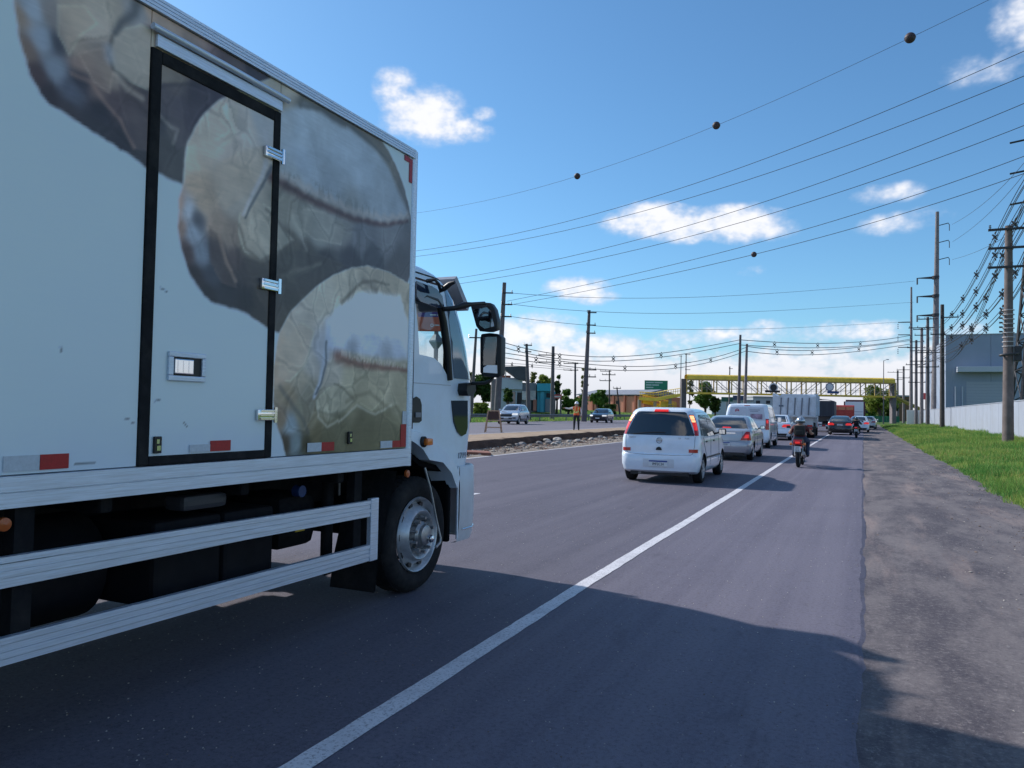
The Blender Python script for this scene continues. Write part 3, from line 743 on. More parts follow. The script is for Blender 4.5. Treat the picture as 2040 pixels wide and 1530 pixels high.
    put(m2*.4*line_mask(X, Y, A([(560, 352), (620, 374), (680, 400), (740, 420)]), .07)*(fnoise(U, V, 22, 33, 2, 2.5, .6) > .52), (120, 116, 108))
    put(m2*.8*line_mask(X, Y, A([(600, 206), (640, 210), (690, 248), (740, 285), (775, 322)]), .035, .02), (112, 106, 96))
    put(m2*.75*line_mask(X, Y, A([(528, 265), (530, 310), (520, 350), (500, 395), (484, 430)]), .045, .02), (160, 162, 166))
    put(m2*.8*line_mask(X, Y, A([(538, 330), (522, 370), (500, 410), (488, 438)]), .028, .012), (84, 96, 108))
    put(m2*.55*line_mask(X, Y, A([(478, 450), (492, 500), (520, 525), (545, 505), (590, 500), (555, 445), (530, 420)]), .02), (104, 94, 78))
    put(m2*.4*line_mask(X, Y, A([(600, 470), (612, 500)]), .03), (170, 160, 140))
    put(m2*.5*line_mask(X, Y, A([(440, 470), (452, 520), (470, 560)]), .025), (160, 134, 104))
    put(m2*.5*line_mask(X, Y, A([(560, 555), (585, 545), (640, 528)]), .03), (136, 126, 104))
    # ---- roll 3
    c3 = idw(X, Y, [(560, 690, (186, 158, 122)), (560, 740, (182, 150, 112)), (580, 660, (186, 164, 134)), (590, 700, (182, 158, 126)), (600, 760, (160, 142, 108)), (575, 790, (160, 134, 92)), (600, 640, (188, 170, 144)), (640, 590, (190, 174, 144)), (690, 560, (184, 166, 134)), (740, 545, (176, 156, 124)), (790, 570, (172, 152, 118)),
        (620, 720, (176, 164, 144)), (615, 780, (142, 132, 106)), (600, 820, (150, 138, 100)), (640, 700, (160, 160, 164)), (560, 830, (146, 118, 84)), (575, 840, (128, 150, 158)), (590, 880, (112, 134, 138)), (565, 880, (84, 64, 52)), (605, 880, (84, 76, 48)), (625, 860, (122, 106, 60)), (615, 840, (150, 132, 88)),
        (660, 740, (170, 156, 130)), (700, 760, (174, 160, 116)), (760, 770, (172, 156, 112)), (790, 800, (160, 146, 104)), (660, 800, (166, 154, 116)), (700, 810, (158, 144, 98)), (680, 840, (124, 118, 78)), (720, 850, (122, 112, 68)), (770, 840, (140, 128, 82)), (650, 880, (104, 98, 58)), (730, 890, (126, 116, 68)), (790, 880, (138, 128, 84))], 5.0)
    m3 = poly_mask(XS, YS, A(ROLL3), .010); put(m3, c3)
    plate(m3, [(628, 800), (650, 775), (668, 765), (690, 780), (705, 800), (690, 815), (655, 825), (630, 815)], (176, 164, 124), .7); plate(m3, [(598, 792), (618, 760), (632, 790), (616, 832), (604, 850)], (136, 126, 98), .7); plate(m3, [(640, 850), (690, 826), (710, 808), (745, 822), (792, 805), (812, 830), (812, 900), (640, 900)], (122, 112, 70), .6); plate(m3, [(560, 690), (600, 640), (625, 660), (610, 720), (580, 760), (556, 750)], (188, 162, 128), .6); plate(m3, [(700, 745), (740, 750), (765, 790), (740, 815), (710, 800)], (176, 160, 112), .6)
    cut3 = idw(X, Y, [(690, 610, (196, 192, 188)), (730, 590, (204, 198, 194)), (780, 600, (204, 202, 204)), (740, 640, (216, 216, 222)), (790, 650, (206, 208, 216)), (680, 650, (190, 192, 202)), (680, 670, (150, 172, 210)), (740, 680, (140, 164, 204)), (790, 690, (136, 156, 190)), (700, 700, (118, 134, 160)), (770, 705, (128, 140, 160)), (655, 690, (132, 156, 200))], 3.0)  # cut face with a bright cloud reflection painted into its colours
    cut3 = np.clip((cut3*.5+cut3.mean(-1, keepdims=True)*.5)*1.12, 0, .92)
    mcut3 = poly_mask(X, Y, A([(648, 640), (668, 622), (690, 604), (712, 590), (740, 582), (798, 590), (812, 640), (812, 716), (760, 716), (700, 704), (672, 700), (652, 690)]), .035); put(m3*mcut3, cut3)
    put(m3*.8*line_mask(X, Y, A([(682, 604), (702, 585), (722, 567), (745, 560), (775, 566)]), .03, .02), (132, 116, 90))
    put(m3*.6*line_mask(X, Y, A([(725, 562), (748, 575)]), .045), (128, 108, 88))
    put(m3*.85*line_mask(X, Y, A([(655, 655), (650, 690), (643, 730), (635, 765), (625, 790)]), .05, .025), (158, 168, 182))
    put(m3*.85*line_mask(X, Y, A([(650, 680), (648, 725), (640, 760), (628, 785)]), .022, .014), (82, 98, 112))
    put(m3*.9*line_mask(X, YS, A([(672, 710), (700, 722), (740, 730), (815, 738)]), .085, .03), (142, 78, 58))
    put(m3*.6*line_mask(X, Y, A([(680, 702), (720, 716), (815, 728)]), .04)*(fnoise(U, V, 26, 35, 2, 2.5, .6) > .47), (186, 168, 146))
    put(m3*.55*line_mask(X, Y, A([(630, 795), (625, 815), (655, 825), (690, 815), (705, 800), (680, 772), (665, 765)]), .018), (108, 100, 72))
    put(m3*.5*line_mask(X, Y, A([(630, 800), (632, 830), (650, 850), (690, 826), (710, 808), (745, 822), (780, 805)]), .018), (186, 176, 142))
    put(m3*.5*line_mask(X, Y, A([(560, 770), (580, 800), (600, 830), (612, 860)]), .03), (74, 88, 96))
    put(m3*.5*line_mask(X, Y, A([(690, 800), (735, 780), (775, 812)]), .03), (122, 110, 74))
    # print grain, brushed marks, road grime near the bottom
    g = (fnoise(U, V, 9, 61, 5)-.5); br = (fnoise(U, V, 40, 63, 3, .25, 3.0)-.5)
    inside = np.clip(m1+m2+m3, 0, 1)
    # flaky crust: cells with soft broken edges
    rc = np.random.default_rng(77); pts = np.stack([rc.uniform(1.5, 5.2, 150), rc.uniform(1.1, 3.6, 150)], 1); pts = np.concatenate([pts, rc.normal((4.3, 1.7), .35, (40, 2)), rc.normal((3.1, 2.5), .3, (30, 2))]); val = rc.uniform(-1, 1, len(pts))
    uu, vv = U+wu*3.0+ju*2, V+wv*3.0+ju*2; d1 = np.full(U.shape, 9.); d2 = np.full(U.shape, 9.); cv = np.zeros(U.shape)
    for (a_, b_), v_ in zip(pts, val):
        d = np.hypot((uu-a_), (vv-b_)*.8); c_ = d < d1; d2 = np.where(c_, d1, np.minimum(d2, d)); cv = np.where(c_, v_, cv); d1 = np.where(c_, d, d1)
    ed = np.clip(1-(d2-d1)/.022, 0, 1); el = np.clip(1-np.abs((d2-d1)-.028)/.016, 0, 1); patchy = np.clip((fnoise(U, V, 1.6, 88, 3)-.38)*5, 0, 1)
    crust = inside*np.clip(1.25-mc*m2-mcut3*m3, 0, 1)*patchy
    out *= (1+crust*(.15*cv-.13*ed+.12*el))[..., None]
    out *= (1+inside*(.30*g)+.13*br*(.12+.88*inside))[..., None]
    for p0_, p1_ in (((318, 573), (331, 581)), ((307, 799), (317, 796)), ((248, 836), (256, 834)), ((262, 842), (268, 841)), ((150, 924), (190, 921)), ((120, 690), (123, 702)), ((365, 842), (372, 850))):
        out *= (1-.75*line_mask(U, V, A([p0_, p1_]), .007))[..., None]
    lum = np.clip(out.mean(-1, keepdims=True), .01, 1); tone = (.46*(lum/.46)**1.4)/lum; des = (out*.62+lum*.38)*tone
    out = out*(1-inside[..., None])+inside[..., None]*des
    gr = np.clip((1.45-V)/.3, 0, 1)*fnoise(U, V, 4, 66, 4)*.35
    out *= (1-gr[..., None]*np.array([.45, .5, .6]))
    return np.clip(out, .006, .9)
def print_mat():
    m, nt, N, L, b = nodes_mat('printed_panel')
    at = N.new('ShaderNodeAttribute'); at.attribute_name = 'col'; L.new(at.outputs['Color'], b.inputs['Base Color'])
    tc = N.new('ShaderNodeTexCoord'); f = n_noise(N, L, tc.outputs['Object'], 1.0, 5, .6, (1, 1.2, 60)); g = n_noise(N, L, tc.outputs['Object'], 1.2, 3, .5)
    b.inputs['Roughness'].default_value = .28; b.inputs['Specular IOR Level'].default_value = .5; b.inputs['Coat Weight'].default_value = .0; b.inputs['Coat Roughness'].default_value = .12
    add = N.new('ShaderNodeMath'); add.operation = 'MULTIPLY_ADD'; L.new(f, add.inputs[0]); add.inputs[1].default_value = .12; L.new(g, add.inputs[2])
    n_bump(N, L, b, add.outputs[0], .25, .01)
    return m
M_PRINT = print_mat()
def print_panel(name, y0, y1, z0, z1, x, thick=.03, res=.0095):
    us = np.linspace(y0, y1, max(2, int((y1-y0)/res))); vs = np.linspace(z0, z1, int((z1-z0)/res))
    U, V = np.meshgrid(us, vs); colr = paint(U, V); ny, nx = U.shape
    P = np.stack([np.full(U.size, x), U.ravel(), V.ravel()], 1)
    idx = np.arange(ny*nx).reshape(ny, nx)
    F = np.stack([idx[:-1, :-1].ravel(), idx[:-1, 1:].ravel(), idx[1:, 1:].ravel(), idx[1:, :-1].ravel()], 1)
    me = bpy.data.meshes.new(name)
    base = len(P); back = np.array([(x-thick, y0, z0), (x-thick, y1, z0), (x-thick, y1, z1), (x-thick, y0, z1)])
    rim = [idx[0, :].tolist()+[base+1, base], idx[:, -1].tolist()+[base+2, base+1], idx[-1, ::-1].tolist()+[base+3, base+2], idx[::-1, 0].tolist()+[base, base+3]]
    rim = [list(reversed(r)) for r in rim]
    verts = np.concatenate([P, back])-np.array(TO)
    me.from_pydata(verts.tolist(), [], F.tolist()+rim+[[base, base+3, base+2, base+1]])
    a = me.attributes.new('col', 'FLOAT_COLOR', 'POINT'); c4 = np.ones((len(verts), 4), np.float32); c4[:base, :3] = colr.reshape(-1, 3); c4[base:, :3] = .6
    a.data.foreach_set('color', c4.ravel()); me.materials.append(M_PRINT)
    o = bpy.data.objects.new(name, me); link(o); o.parent = truck; return o
DY0, DY1, DZ0, DZ1 = 2.70, 3.505, 1.235, 3.19
print_panel('side_panel', 3.565, 5.045, 1.19, 3.435, TX)
print_panel('side_panel', .4, 2.635, 1.19, 3.435, TX)
print_panel('side_panel', 2.64, 3.56, 3.255, 3.435, TX)
b = MB(); b.box((TX-.03, -2.2, 1.19), (TX, .395, 3.435)); tb(b, 'side_panel', M_WHITE)
door = print_panel('cargo_door', DY0, DY1, DZ0, DZ1, TX+.004)
b = MB()   # black seal round the door
for (y0, y1, z0, z1) in ((2.64, 2.70, 1.19, 3.255), (3.505, 3.56, 1.19, 3.255)): b.bbox((TX-.03, y0, z0), (TX+.012, y1, z1), .008)
b.bbox((TX-.03, 2.70, 3.19), (TX+.012, 3.505, 3.255), .008); b.bbox((TX-.03, 2.70, 1.19), (TX+.012, 3.505, 1.235), .008)
tb(b, 'door_seal', M_RUBBER)
b = MB(); b.bbox((TX+.001, 2.66, 3.262), (TX+.02, 3.56, 3.325), .004); tb(b, 'door_header', M_ALU)
b = MB(); b.tube([(TX+.03, 2.62, 3.345), (TX+.035, 3.1, 3.343), (TX+.03, 3.60, 3.34)], .017, 10); tb(b, 'drip_rail', M_ALU, smooth=40)
for zc in (2.985, 2.205, 1.44):     # chromed hinges
    b = MB(); b.bbox((TX+.004, 3.425, zc-.032), (TX+.026, 3.575, zc+.032), .006)
    for q in (-.022, 0, .022): b.box((TX+.026, 3.44, zc+q-.006), (TX+.034, 3.55, zc+q+.006))
    b.cyl((TX+.03, 3.565, zc-.045), (TX+.03, 3.565, zc+.045), .012, n=10)
    tb(b, 'hinge', M_CHROME, smooth=35)
# recessed latch
hd = MB(); hy0, hy1, hz0, hz1 = 2.795, 3.035, 1.612, 1.762
for a_, c_ in (((hy0, hz0), (hy1, hz0+.028)), ((hy0, hz1-.028), (hy1, hz1)), ((hy0, hz0+.028), (hy0+.03, hz1-.028)), ((hy1-.026, hz0+.028), (hy1, hz1-.028))):
    hd.bbox((TX+.004, a_[0], a_[1]), (TX+.02, c_[0], c_[1]), .005)
ho = tb(hd, 'latch', M_ALU)
b = MB(); b.box((TX+.0045, hy0+.03, hz0+.028), (TX+.008, hy1-.026, hz1-.028)); tb(b, 'latch_recess', M_BLACK, ho)
b = MB(); b.bbox((TX+.008, hy0+.034, hz0+.036), (TX+.024, hy1-.085, hz1-.036), .006)
for q in range(3): b.box((TX+.024, hy0+.05+q*.035, hz0+.045), (TX+.028, hy0+.06+q*.035, hz1-.045))
tb(b, 'latch_handle', M_CHROME, ho)
# aluminium rails of the box, each ribbed
def ribbed(y0, y1, z0, z1, x, grooves, depth=.004, back=.04):
    prof = [(x-back, z0)]; h = (z1-z0)
    n = grooves
    for k in range(n+1):
        za = z0+h*k/(n+1); zb = z0+h*(k+1)/(n+1); e = h*.022
        prof += [(x, za+e), (x, zb-e)]
        if k < n: prof += [(x-depth, zb-e*.4), (x-depth, zb+e*.4)]
    prof.append((x-back, z1))
    m = MB(); m.prism(prof, 'Y', y0, y1); return m
tb(ribbed(-2.2, 5.075, 1.05, 1.187, TX+.018, 1, .006), 'sill_rail', M_ALU)
tb(ribbed(-2.2, 5.075, 3.438, 3.51, TX+.018, 3, .006, .12), 'top_rail', M_ALU)
b = MB(); b.cyl((TX-.02, 5.085, 1.05), (TX-.02, 5.085, 3.50), .04, n=16); tb(b, 'corner_post', M_ALU, smooth=40)
b = MB(); b.box((-5.68, -2.2, 3.48), (TX-.02, 5.05, 3.53)); tb(b, 'roof_panel', M_WHITE)
b = MB(); b.box((-5.64, 5.05, 1.06), (TX-.03, 5.09, 3.49)); tb(b, 'front_wall', M_WHITE)
b = MB(); b.box((-5.68, -2.2, 1.05), (-5.64, 5.05, 3.49)); tb(b, 'left_wall', M_WHITE)
b = MB(); b.box((-5.64, -2.24, 1.05), (TX-.03, -2.2, 3.49)); tb(b, 'rear_doors', M_WHITE)
b = MB(); b.box((-5.60, -2.2, 1.06), (TX-.04, 5.04, 1.13)); tb(b, 'load_floor', M_CHASSIS)
# retro-reflective tape
M_TRED = mat('tape_red', (.42, .012, .02), .35, var=.15, vs=60); M_TWHITE = mat('tape_white', (.55, .60, .66), .35, var=.1, vs=60)
def tape(y0, y1, z0, z1, m, dx=.0): b = MB(); b.box((TX+.003+dx, y0, z0), (TX+.006+dx, y1, z1)); tb(b, 'reflective_tape', m)
tape(4.965, 5.04, 1.19+.008, 1.37, M_TRED); tape(4.855, 4.962, 1.198, 1.248, M_TRED); tape(4.70, 4.852, 1.198, 1.25, M_TWHITE); tape(4.985, 5.04, 1.372, 1.47, M_TWHITE)
tape(4.03, 4.16, 1.205, 1.262, M_TRED); tape(3.89, 4.028, 1.205, 1.262, M_TWHITE)
tape(3.09, 3.235, 1.243, 1.30, M_TRED, .005); tape(2.95, 3.088, 1.243, 1.283, M_TWHITE, .005)
tape(2.155, 2.285, 1.203, 1.268, M_TRED); tape(2.0, 2.152, 1.203, 1.268, M_TWHITE)
tape(5.0, 5.042, 3.24, 3.425, M_TRED); tape(4.93, 4.998, 3.39, 3.43, M_TRED)
for (y, z) in ((4.32, 1.285), (2.745, 1.29)):
    b = MB(); b.bbox((TX+.006, y-.022, z-.042), (TX+.02, y+.022, z+.042), .004); b.cur = 1
    b.box((TX+.02, y-.010, z-.028), (TX+.024, y+.012, z-.004)); b.box((TX+.02, y-.012, z+.006), (TX+.024, y+.004, z+.028))
    tb(b, 'door_stop', [M_BLACK, M_CHROME])
# ---- side guard
def guard_rail(z0a, z0b, h, y0, y1):
    g = MB(); x = TX+.0; n = 4
    for k in range(n):
        za = h*k/n; zb = h*(k+1)/n-.004
        vs = []
        for y, z0 in ((y0, z0b), (y1, z0a)):
            for (dx, dz) in ((-.03, za), (.004 if k % 2 else .0, za), (.004 if k % 2 else .0, zb), (-.03, zb)): vs.append((x+dx, y, z0+dz))
        g.add(vs, [(0, 1, 2, 3), (4, 7, 6, 5), (0, 4, 5, 1), (1, 5, 6, 2), (2, 6, 7, 3), (3, 7, 4, 0)])
    g.box((x-.03, y0, min(z0a, z0b)+.01), (x-.006, y1, min(z0a, z0b)+h-.01))
    return g
gd = tb(guard_rail(.715, .758, .118, .2, 4.60), 'side_guard', M_ALU)
tb(guard_rail(.40, .415, .118, .2, 4.60), 'guard_rail', M_ALU, gd)
b = MB(); b.bbox((TX-.03, 4.602, .395), (TX+.008, 4.695, .842), .006); tb(b, 'guard_end', M_ALU, gd)
for y in (2.08, 4.45):
    b = MB(); b.box((TX-.10, y, .41), (TX-.032, y+.085, 1.05)); tb(b, 'guard_post', M_CHASSIS, gd)
b = MB()
lg_ = None
for z0 in (.40, .72):
    b = MB(); b.bbox((-5.70, .2, z0), (-5.66, 4.6, z0+.118), .008); o_ = tb(b, 'side_guard' if lg_ is None else 'guard_rail', M_ALU, lg_); lg_ = lg_ or o_
# ---- underside
def part(name, m, *boxes, r=.02, sm=None):
    b = MB()
    for a_, c_ in boxes: b.bbox(a_, c_, r)
    return tb(b, name, m, smooth=sm)
part('chassis_rail', M_CHASSIS, ((-4.10, -2.2, .72), (-4.02, 6.3, .98)))
part('chassis_rail', M_CHASSIS, ((-4.95, -2.2, .72), (-4.87, 6.3, .98)))
for y in (-1.2, .2, 1.6, 2.5, 3.4, 4.3): part('cross_member', M_CHASSIS, ((-5.55, y, .97), (TX-.06, y+.07, 1.055)))
part('battery_box', mat('battery_box', (.011, .011, .014), .75, spec=.15, var=.25, vs=5, dirt=((.025, .022, .02), .5, 3)), ((-3.95, 2.95, .40), (-3.42, 3.42, .86)), ((-3.95, 3.44, .40), (-3.42, 3.86, .86)), r=.03)
part('air_tank', M_CHASSIS, ((-3.95, 4.0, .52), (-3.5, 4.4, .9)), r=.1)
b = MB(); b.cyl((-4.0, 2.05, .60), (-4.0, 2.9, .60), .29, n=24); tb(b, 'fuel_tank', mat('fuel_tank', (.012, .012, .015), .75, spec=.15, var=.2, vs=5, dirt=((.04, .035, .03), .5, 3)), smooth=40)
part('spring_box', M_CHASSIS, ((-4.6, 2.2, .42), (-4.1, 3.6, .8)), r=.08)
part('side_locker', M_CHASSIS, ((-5.62, 1.0, .30), (-4.98, 2.6, .98)), r=.04)  # left-side unit added to keep the sun off the ground beneath
part('side_tank', M_CHASSIS, ((-5.62, 2.75, .34), (-4.98, 4.5, .98)), r=.12)  # likewise added to block sun coming in under the truck
part('spare_carrier', M_CHASSIS, ((-4.9, .9, .34), (-4.1, 2.1, .7)), r=.1)
b = MB(); b.cyl((-4.45, 1.0, .62), (-4.45, 4.6, .62), .06, n=10); tb(b, 'drive_shaft', M_CHASSIS, smooth=40)
part('gearbox', M_CHASSIS, ((-4.75, 4.3, .45), (-4.15, 5.3, .95)), r=.1)
part('work_lamp', mat('grey_lamp', (.05, .05, .06), .5), ((-3.52, 3.08, .905), (-3.36, 3.40, .99)), r=.03)
b = MB(); b.box((-3.418, 4.06, .66), (-3.412, 4.15, .72)); tb(b, 'warning_label', mat('yellow_label', (.6, .42, .02), .5))
b = MB(); b.cyl((-3.5, 4.15, .92), (-3.44, 4.15, .92), .04, n=14); tb(b, 'filler_cap', mat('blue_cap', (.015, .05, .18), .4), smooth=40)
b = MB(); b.tube([(-3.42, 4.52, 1.05), (-3.42, 4.525, .86)], .01, 6); tb(b, 'breather_pipe', M_STEEL)
part('step_post', M_CHASSIS, ((-3.5, 4.42, .3), (-3.44, 4.5, 1.05)))
for y in (5.115, 2.03):
    b = MB(); b.lathe([(0, .0), (.0, .030), (.015, .028), (.022, .0)], (TX-.03, y, .985), 'X', 16); tb(b, 'marker_lamp', mat('amber_dull', (.45, .10, .02), .3), smooth=50)
# mud flap behind the front wheel
fl = MB(); fl.sheet([[(-3.32, 5.12, 1.0), (-3.70, 5.12, 1.0)], [(-3.31, 5.03, .8), (-3.70, 5.03, .8)], [(-3.30, 4.93, .55), (-3.70, 4.93, .55)], [(-3.30, 4.86, .33), (-3.70, 4.86, .33)], [(-3.30, 4.83, .12), (-3.70, 4.83, .12)]])
fl.sheet([[(-3.70, 5.10, 1.0), (-3.32, 5.10, 1.0)], [(-3.70, 5.01, .8), (-3.31, 5.01, .8)], [(-3.70, 4.91, .55), (-3.30, 4.91, .55)], [(-3.70, 4.84, .33), (-3.30, 4.84, .33)], [(-3.70, 4.81, .12), (-3.30, 4.81, .12)]])
fl.box((-3.318, 4.815, .12), (-3.30, 4.83, .13))
tb(fl, 'mud_flap', M_RUBBER)

# ---- wheels
WY, WZ, WR = 5.43, .465, .465
def truck_wheel(y, xo, r, s, name='wheel'):
    """xo: x of the outer tyre face, s=+1 when the outside looks to +x"""
    t = MB(); w = .27
    t.lathe([(-.02*s, .305), (0, .345), (.002*s, .40), (-.012*s, .44), (-.04*s, r-.006), (-.06*s, r), (-(w-.06)*s, r), (-(w-.03)*s, r-.02), (-w*s, .40), (-w*s, .33)], (xo, y, r), 'X', 56)
    to = tb(t, name, M_TYRE, smooth=40)
    # tread blocks
    tr = MB()
    for k in range(52):
        a = 2*math.pi*k/52
        for q, off in ((-.075, 0), (-.13, .5), (-.19, 0)):
            aa = a+off*2*math.pi/52; M = Matrix.Translation((xo+q*s, y, r)) @ Matrix.Rotation(aa, 4, 'X')
            tr.box((-.022, -.018, r-.002), (.022, .018, r+.004), M)
    tb(tr, 'tread', M_TYRE, to); to.children[0]['kind'] = 'stuff'
    rm = MB(); rm.lathe([(-.012*s, .305), (.004*s, .298), (-.004*s, .285), (-.04*s, .275), (-.055*s, .255), (-.03*s, .235), (.012*s, .215), (.03*s, .195), (.022*s, .175), (.0, .165), (-.012*s, .15), (-.012*s, .0)], (xo, y, r), 'X', 48)
    ro = tb(rm, 'rim', M_RIM, to, smooth=50)
    for k in range(10):
        a = 2*math.pi*(k+.5)/10; M = Matrix.Translation((xo, y, r)) @ Matrix.Rotation(a, 4, 'X')
        h = MB(); h.cyl(M @ Vector((-.055*s, 0, .248)), M @ Vector((-.028*s, 0, .243)), .026, .026, 10); tb(h, 'hand_hole', M_BLACK, ro)
    for k in range(10):
        a = 2*math.pi*k/10; M = Matrix.Translation((xo, y, r)) @ Matrix.Rotation(a, 4, 'X')
        h = MB(); h.cyl(M @ Vector((-.012*s, 0, .138)), M @ Vector((.026*s, 0, .138)), .023, .020, 6); h.cyl(M @ Vector((.026*s, 0, .138)), M @ Vector((.066*s, 0, .138)), .015, .012, 8)
        tb(h, 'wheel_nut', M_STEEL, ro, smooth=30)
    h = MB(); h.lathe([(-.015*s, .112), (.03*s, .108), (.05*s, .085), (.075*s, .08), (.085*s, .06), (.088*s, 0)], (xo, y, r), 'X', 24); tb(h, 'hub', M_STEEL, ro, smooth=35)
    return to
truck_wheel(WY, -3.30, WR, 1)
truck_wheel(WY, -5.54, WR, -1)
truck_wheel(.35, -3.30, WR, 1); truck_wheel(.35, -5.54, WR, -1)
b = MB(); b.cyl((-3.5, WY, WR), (-5.34, WY, WR), .06, n=12); b.box((-4.9, WY-.2, .5), (-3.95, WY+.3, .75)); tb(b, 'front_axle', M_CHASSIS)
b = MB(); b.cyl((-3.5, .35, WR), (-5.34, .35, WR), .09, n=12); b.box((-4.7, .1, .3), (-4.15, .6, .65)); tb(b, 'rear_axle', M_CHASSIS)
# tyre-pressure hose and its hub fitting
A0 = AX(846, 932, -3.26); A1 = AX(878, 1072, -3.18); A2 = AX(865, 1082, -3.20)
b = MB(); b.tube([A0, A0.lerp(A1, .3)+Vector((.01, 0, 0)), A0.lerp(A1, .7), A1, A1+Vector((0, -.01, -.035)), AX(868, 1090, -3.19)], [.011, .010, .009, .009, .012, .014], 8)
hs = tb(b, 'inflator_hose', M_STEEL, smooth=50)
b = MB(); b.lathe([(-.03, .03), (.0, .034), (.02, .026), (.028, 0)], (-3.20, WY+.03, WR-.03), 'X', 16); tb(b, 'hub_fitting', M_CHROME, hs, smooth=40)

# ---- cab: stacked plan outlines, then openings cut through
CXC, CHW = -4.42, 1.125
cabS = [(.98, 6.40, 1.0, .26), (1.05, 6.44, 1.0, .28), (1.45, 6.52, 1.0, .30), (1.74, 6.50, 1.0, .30), (2.05, 6.41, .995, .32), (2.30, 6.31, .985, .33), (2.48, 6.20, .975, .34), (2.58, 6.08, .96, .34), (2.64, 5.96, .945, .34), (2.68, 5.80, .91, .32), (2.70, 5.62, .84, .28)]
YB = 5.20
def cab_outline(yf, hwk, rf, n=8):
    hw = CHW*hwk; p = [(-hw, YB), (hw, YB)]
    for t in np.linspace(0, 1, 7)[1:]: p.append((hw, YB+(yf-rf-YB)*t))
    for k in range(1, n+1):
        a = math.pi/2*k/n; p.append((hw-rf*1.0+rf*math.cos(a), yf-rf+rf*math.sin(a)))
    for t in np.linspace(0, 1, 7)[1:]:
        x = (hw-rf)*(1-2*t); p.append((x, yf + .05*(1-(x/(hw-rf))**2)))
    for k in range(1, n+1):
        a = math.pi/2+math.pi/2*k/n; p.append((-hw+rf+rf*math.cos(a), yf-rf+rf*math.sin(a)))
    for t in np.linspace(0, 1, 7)[1:-1]: p.append((-hw, yf-rf+(YB-yf+rf)*t))
    return p
cb = MB(); n = None; rows = []
for (z, yf, k, rf) in cabS:
    o_ = cab_outline(yf, k, rf); rows.append([(CXC+x, y, z) for x, y in o_])
n = len(rows[0]); 
cb.add([p for r in rows for p in r], [(i*n+k, i*n+(k+1) % n, (i+1)*n+(k+1) % n, (i+1)*n+k) for i in range(len(rows)-1) for k in range(n)] + [tuple(range(n-1, -1, -1)), tuple((len(rows)-1)*n+k for k in range(n))])
cab = tb(cb, 'cab', M_WHITE)
winp = [AX(x, y, -3.3) for x, y in ((829, 560), (833, 640), (835, 706), (848, 709), (864, 713), (878, 725), (887, 742), (894, 757), (896, 757), (889, 690), (882, 635), (874, 590), (868, 570))]
winp = [(p.y, p.z) for p in winp]
cut = MB(); cut.prism(winp, 'X', -3.0, -5.9)
loc = lambda mb: setattr(mb, 'v', [(x-TO[0], y-TO[1], z-TO[2]) for x, y, z in mb.v]) or mb
boolean_cut(cab, loc(cut), M_BLACK)
cut = MB(); cut.box((-5.50, 5.25, 1.2), (-3.335, 6.17, 2.57)); boolean_cut(cab, loc(cut), M_BLACK)
cut = MB(); cut.prism([(4.6, .9), (4.6, 1.2), (5.16, 1.30), (5.3, 1.28), (5.5, 1.15), (5.75, 1.08), (5.95, .9), (5.95, .8)], 'X', -3.0, -3.75); boolean_cut(cab, loc(cut), mat('liner_matte', (.008, .008, .009), .95, spec=.05))
me = cab.data; me.polygons.foreach_set('use_smooth', [True]*len(me.polygons)); me.set_sharp_from_angle(angle=R(32))
def cab_yf(z): return float(np.interp(z, [s[0] for s in cabS], [s[1] for s in cabS]))
def cab_pt(z, s, off=0.0):
    """point on the right flank then round the corner: s metres measured forward of y=5.6, negative rear"""
    k = float(np.interp(z, [q[0] for q in cabS], [q[2] for q in cabS])); rf = float(np.interp(z, [q[0] for q in cabS], [q[3] for q in cabS]))
    yf = cab_yf(z); hw = CHW*k; y = 5.6+s
    if y < yf-rf: return (CXC+hw+off, y, z)
    a = (y-(yf-rf))/rf
    if a <= math.pi/2: return (CXC+hw-rf+(rf+off)*math.cos(a), yf-rf+(rf+off)*math.sin(a), z)
    d = (a-math.pi/2)*rf; x = hw-rf-d; return (CXC+x, yf+.05*(1-(x/max(.1, hw-rf))**2)+off, z)
# windscreen: dark wrap-round corner pane, then clear glass across the front
cut = MB(); cut.box((-5.36, 5.8, 1.80), (-3.53, 7.2, 2.54)); boolean_cut(cab, loc(cut), M_BLACK)
me = cab.data; me.polygons.foreach_set('use_smooth', [True]*len(me.polygons)); me.set_sharp_from_angle(angle=R(32))
ws = MB(); rows = []
for z in np.linspace(1.765, 2.56, 9):
    y0 = float(np.interp(z, [1.76, 2.1, 2.4, 2.58], [5.955, 5.90, 5.84, 5.80])); yf = cab_yf(z)
    rows.append([cab_pt(z, s, .006) for s in np.linspace(y0-5.6, yf-5.6+.08, 16)])
ws.sheet(rows); tb(ws, 'corner_pane', mat('corner_glass', (.11, .15, .20), .04, spec=.9, coat=1.0), smooth=60)
ws = MB(); rows = []
for z in np.linspace(1.765, 2.56, 9):
    yf = cab_yf(z); rows.append([cab_pt(z, s, .006) for s in np.linspace(yf-5.6+.085, 2.5, 20)])
ws.sheet(rows); tb(ws, 'windscreen', glass('clear_glass'), smooth=60)
b = MB(); b.prism(winp, 'X', -3.312, -3.316); tb(b, 'door_window', glass('clear_glass'))
b = MB(); b.prism(winp, 'X', -5.50, -5.496); tb(b, 'door_window', glass('clear_glass'))
# black frame along the window's front edge and top
fr = MB(); fp = [AX(x, y, -3.285) for x, y in ((896, 757), (890, 690), (883, 640), (876, 610), (868, 598), (846, 590), (832, 598))]
fr.tube([(p.x, p.y, p.z) for p in fp], [.028, .036, .034, .03, .028, .026, .02], 8); tb(fr, 'window_frame', M_BLACK, smooth=50)
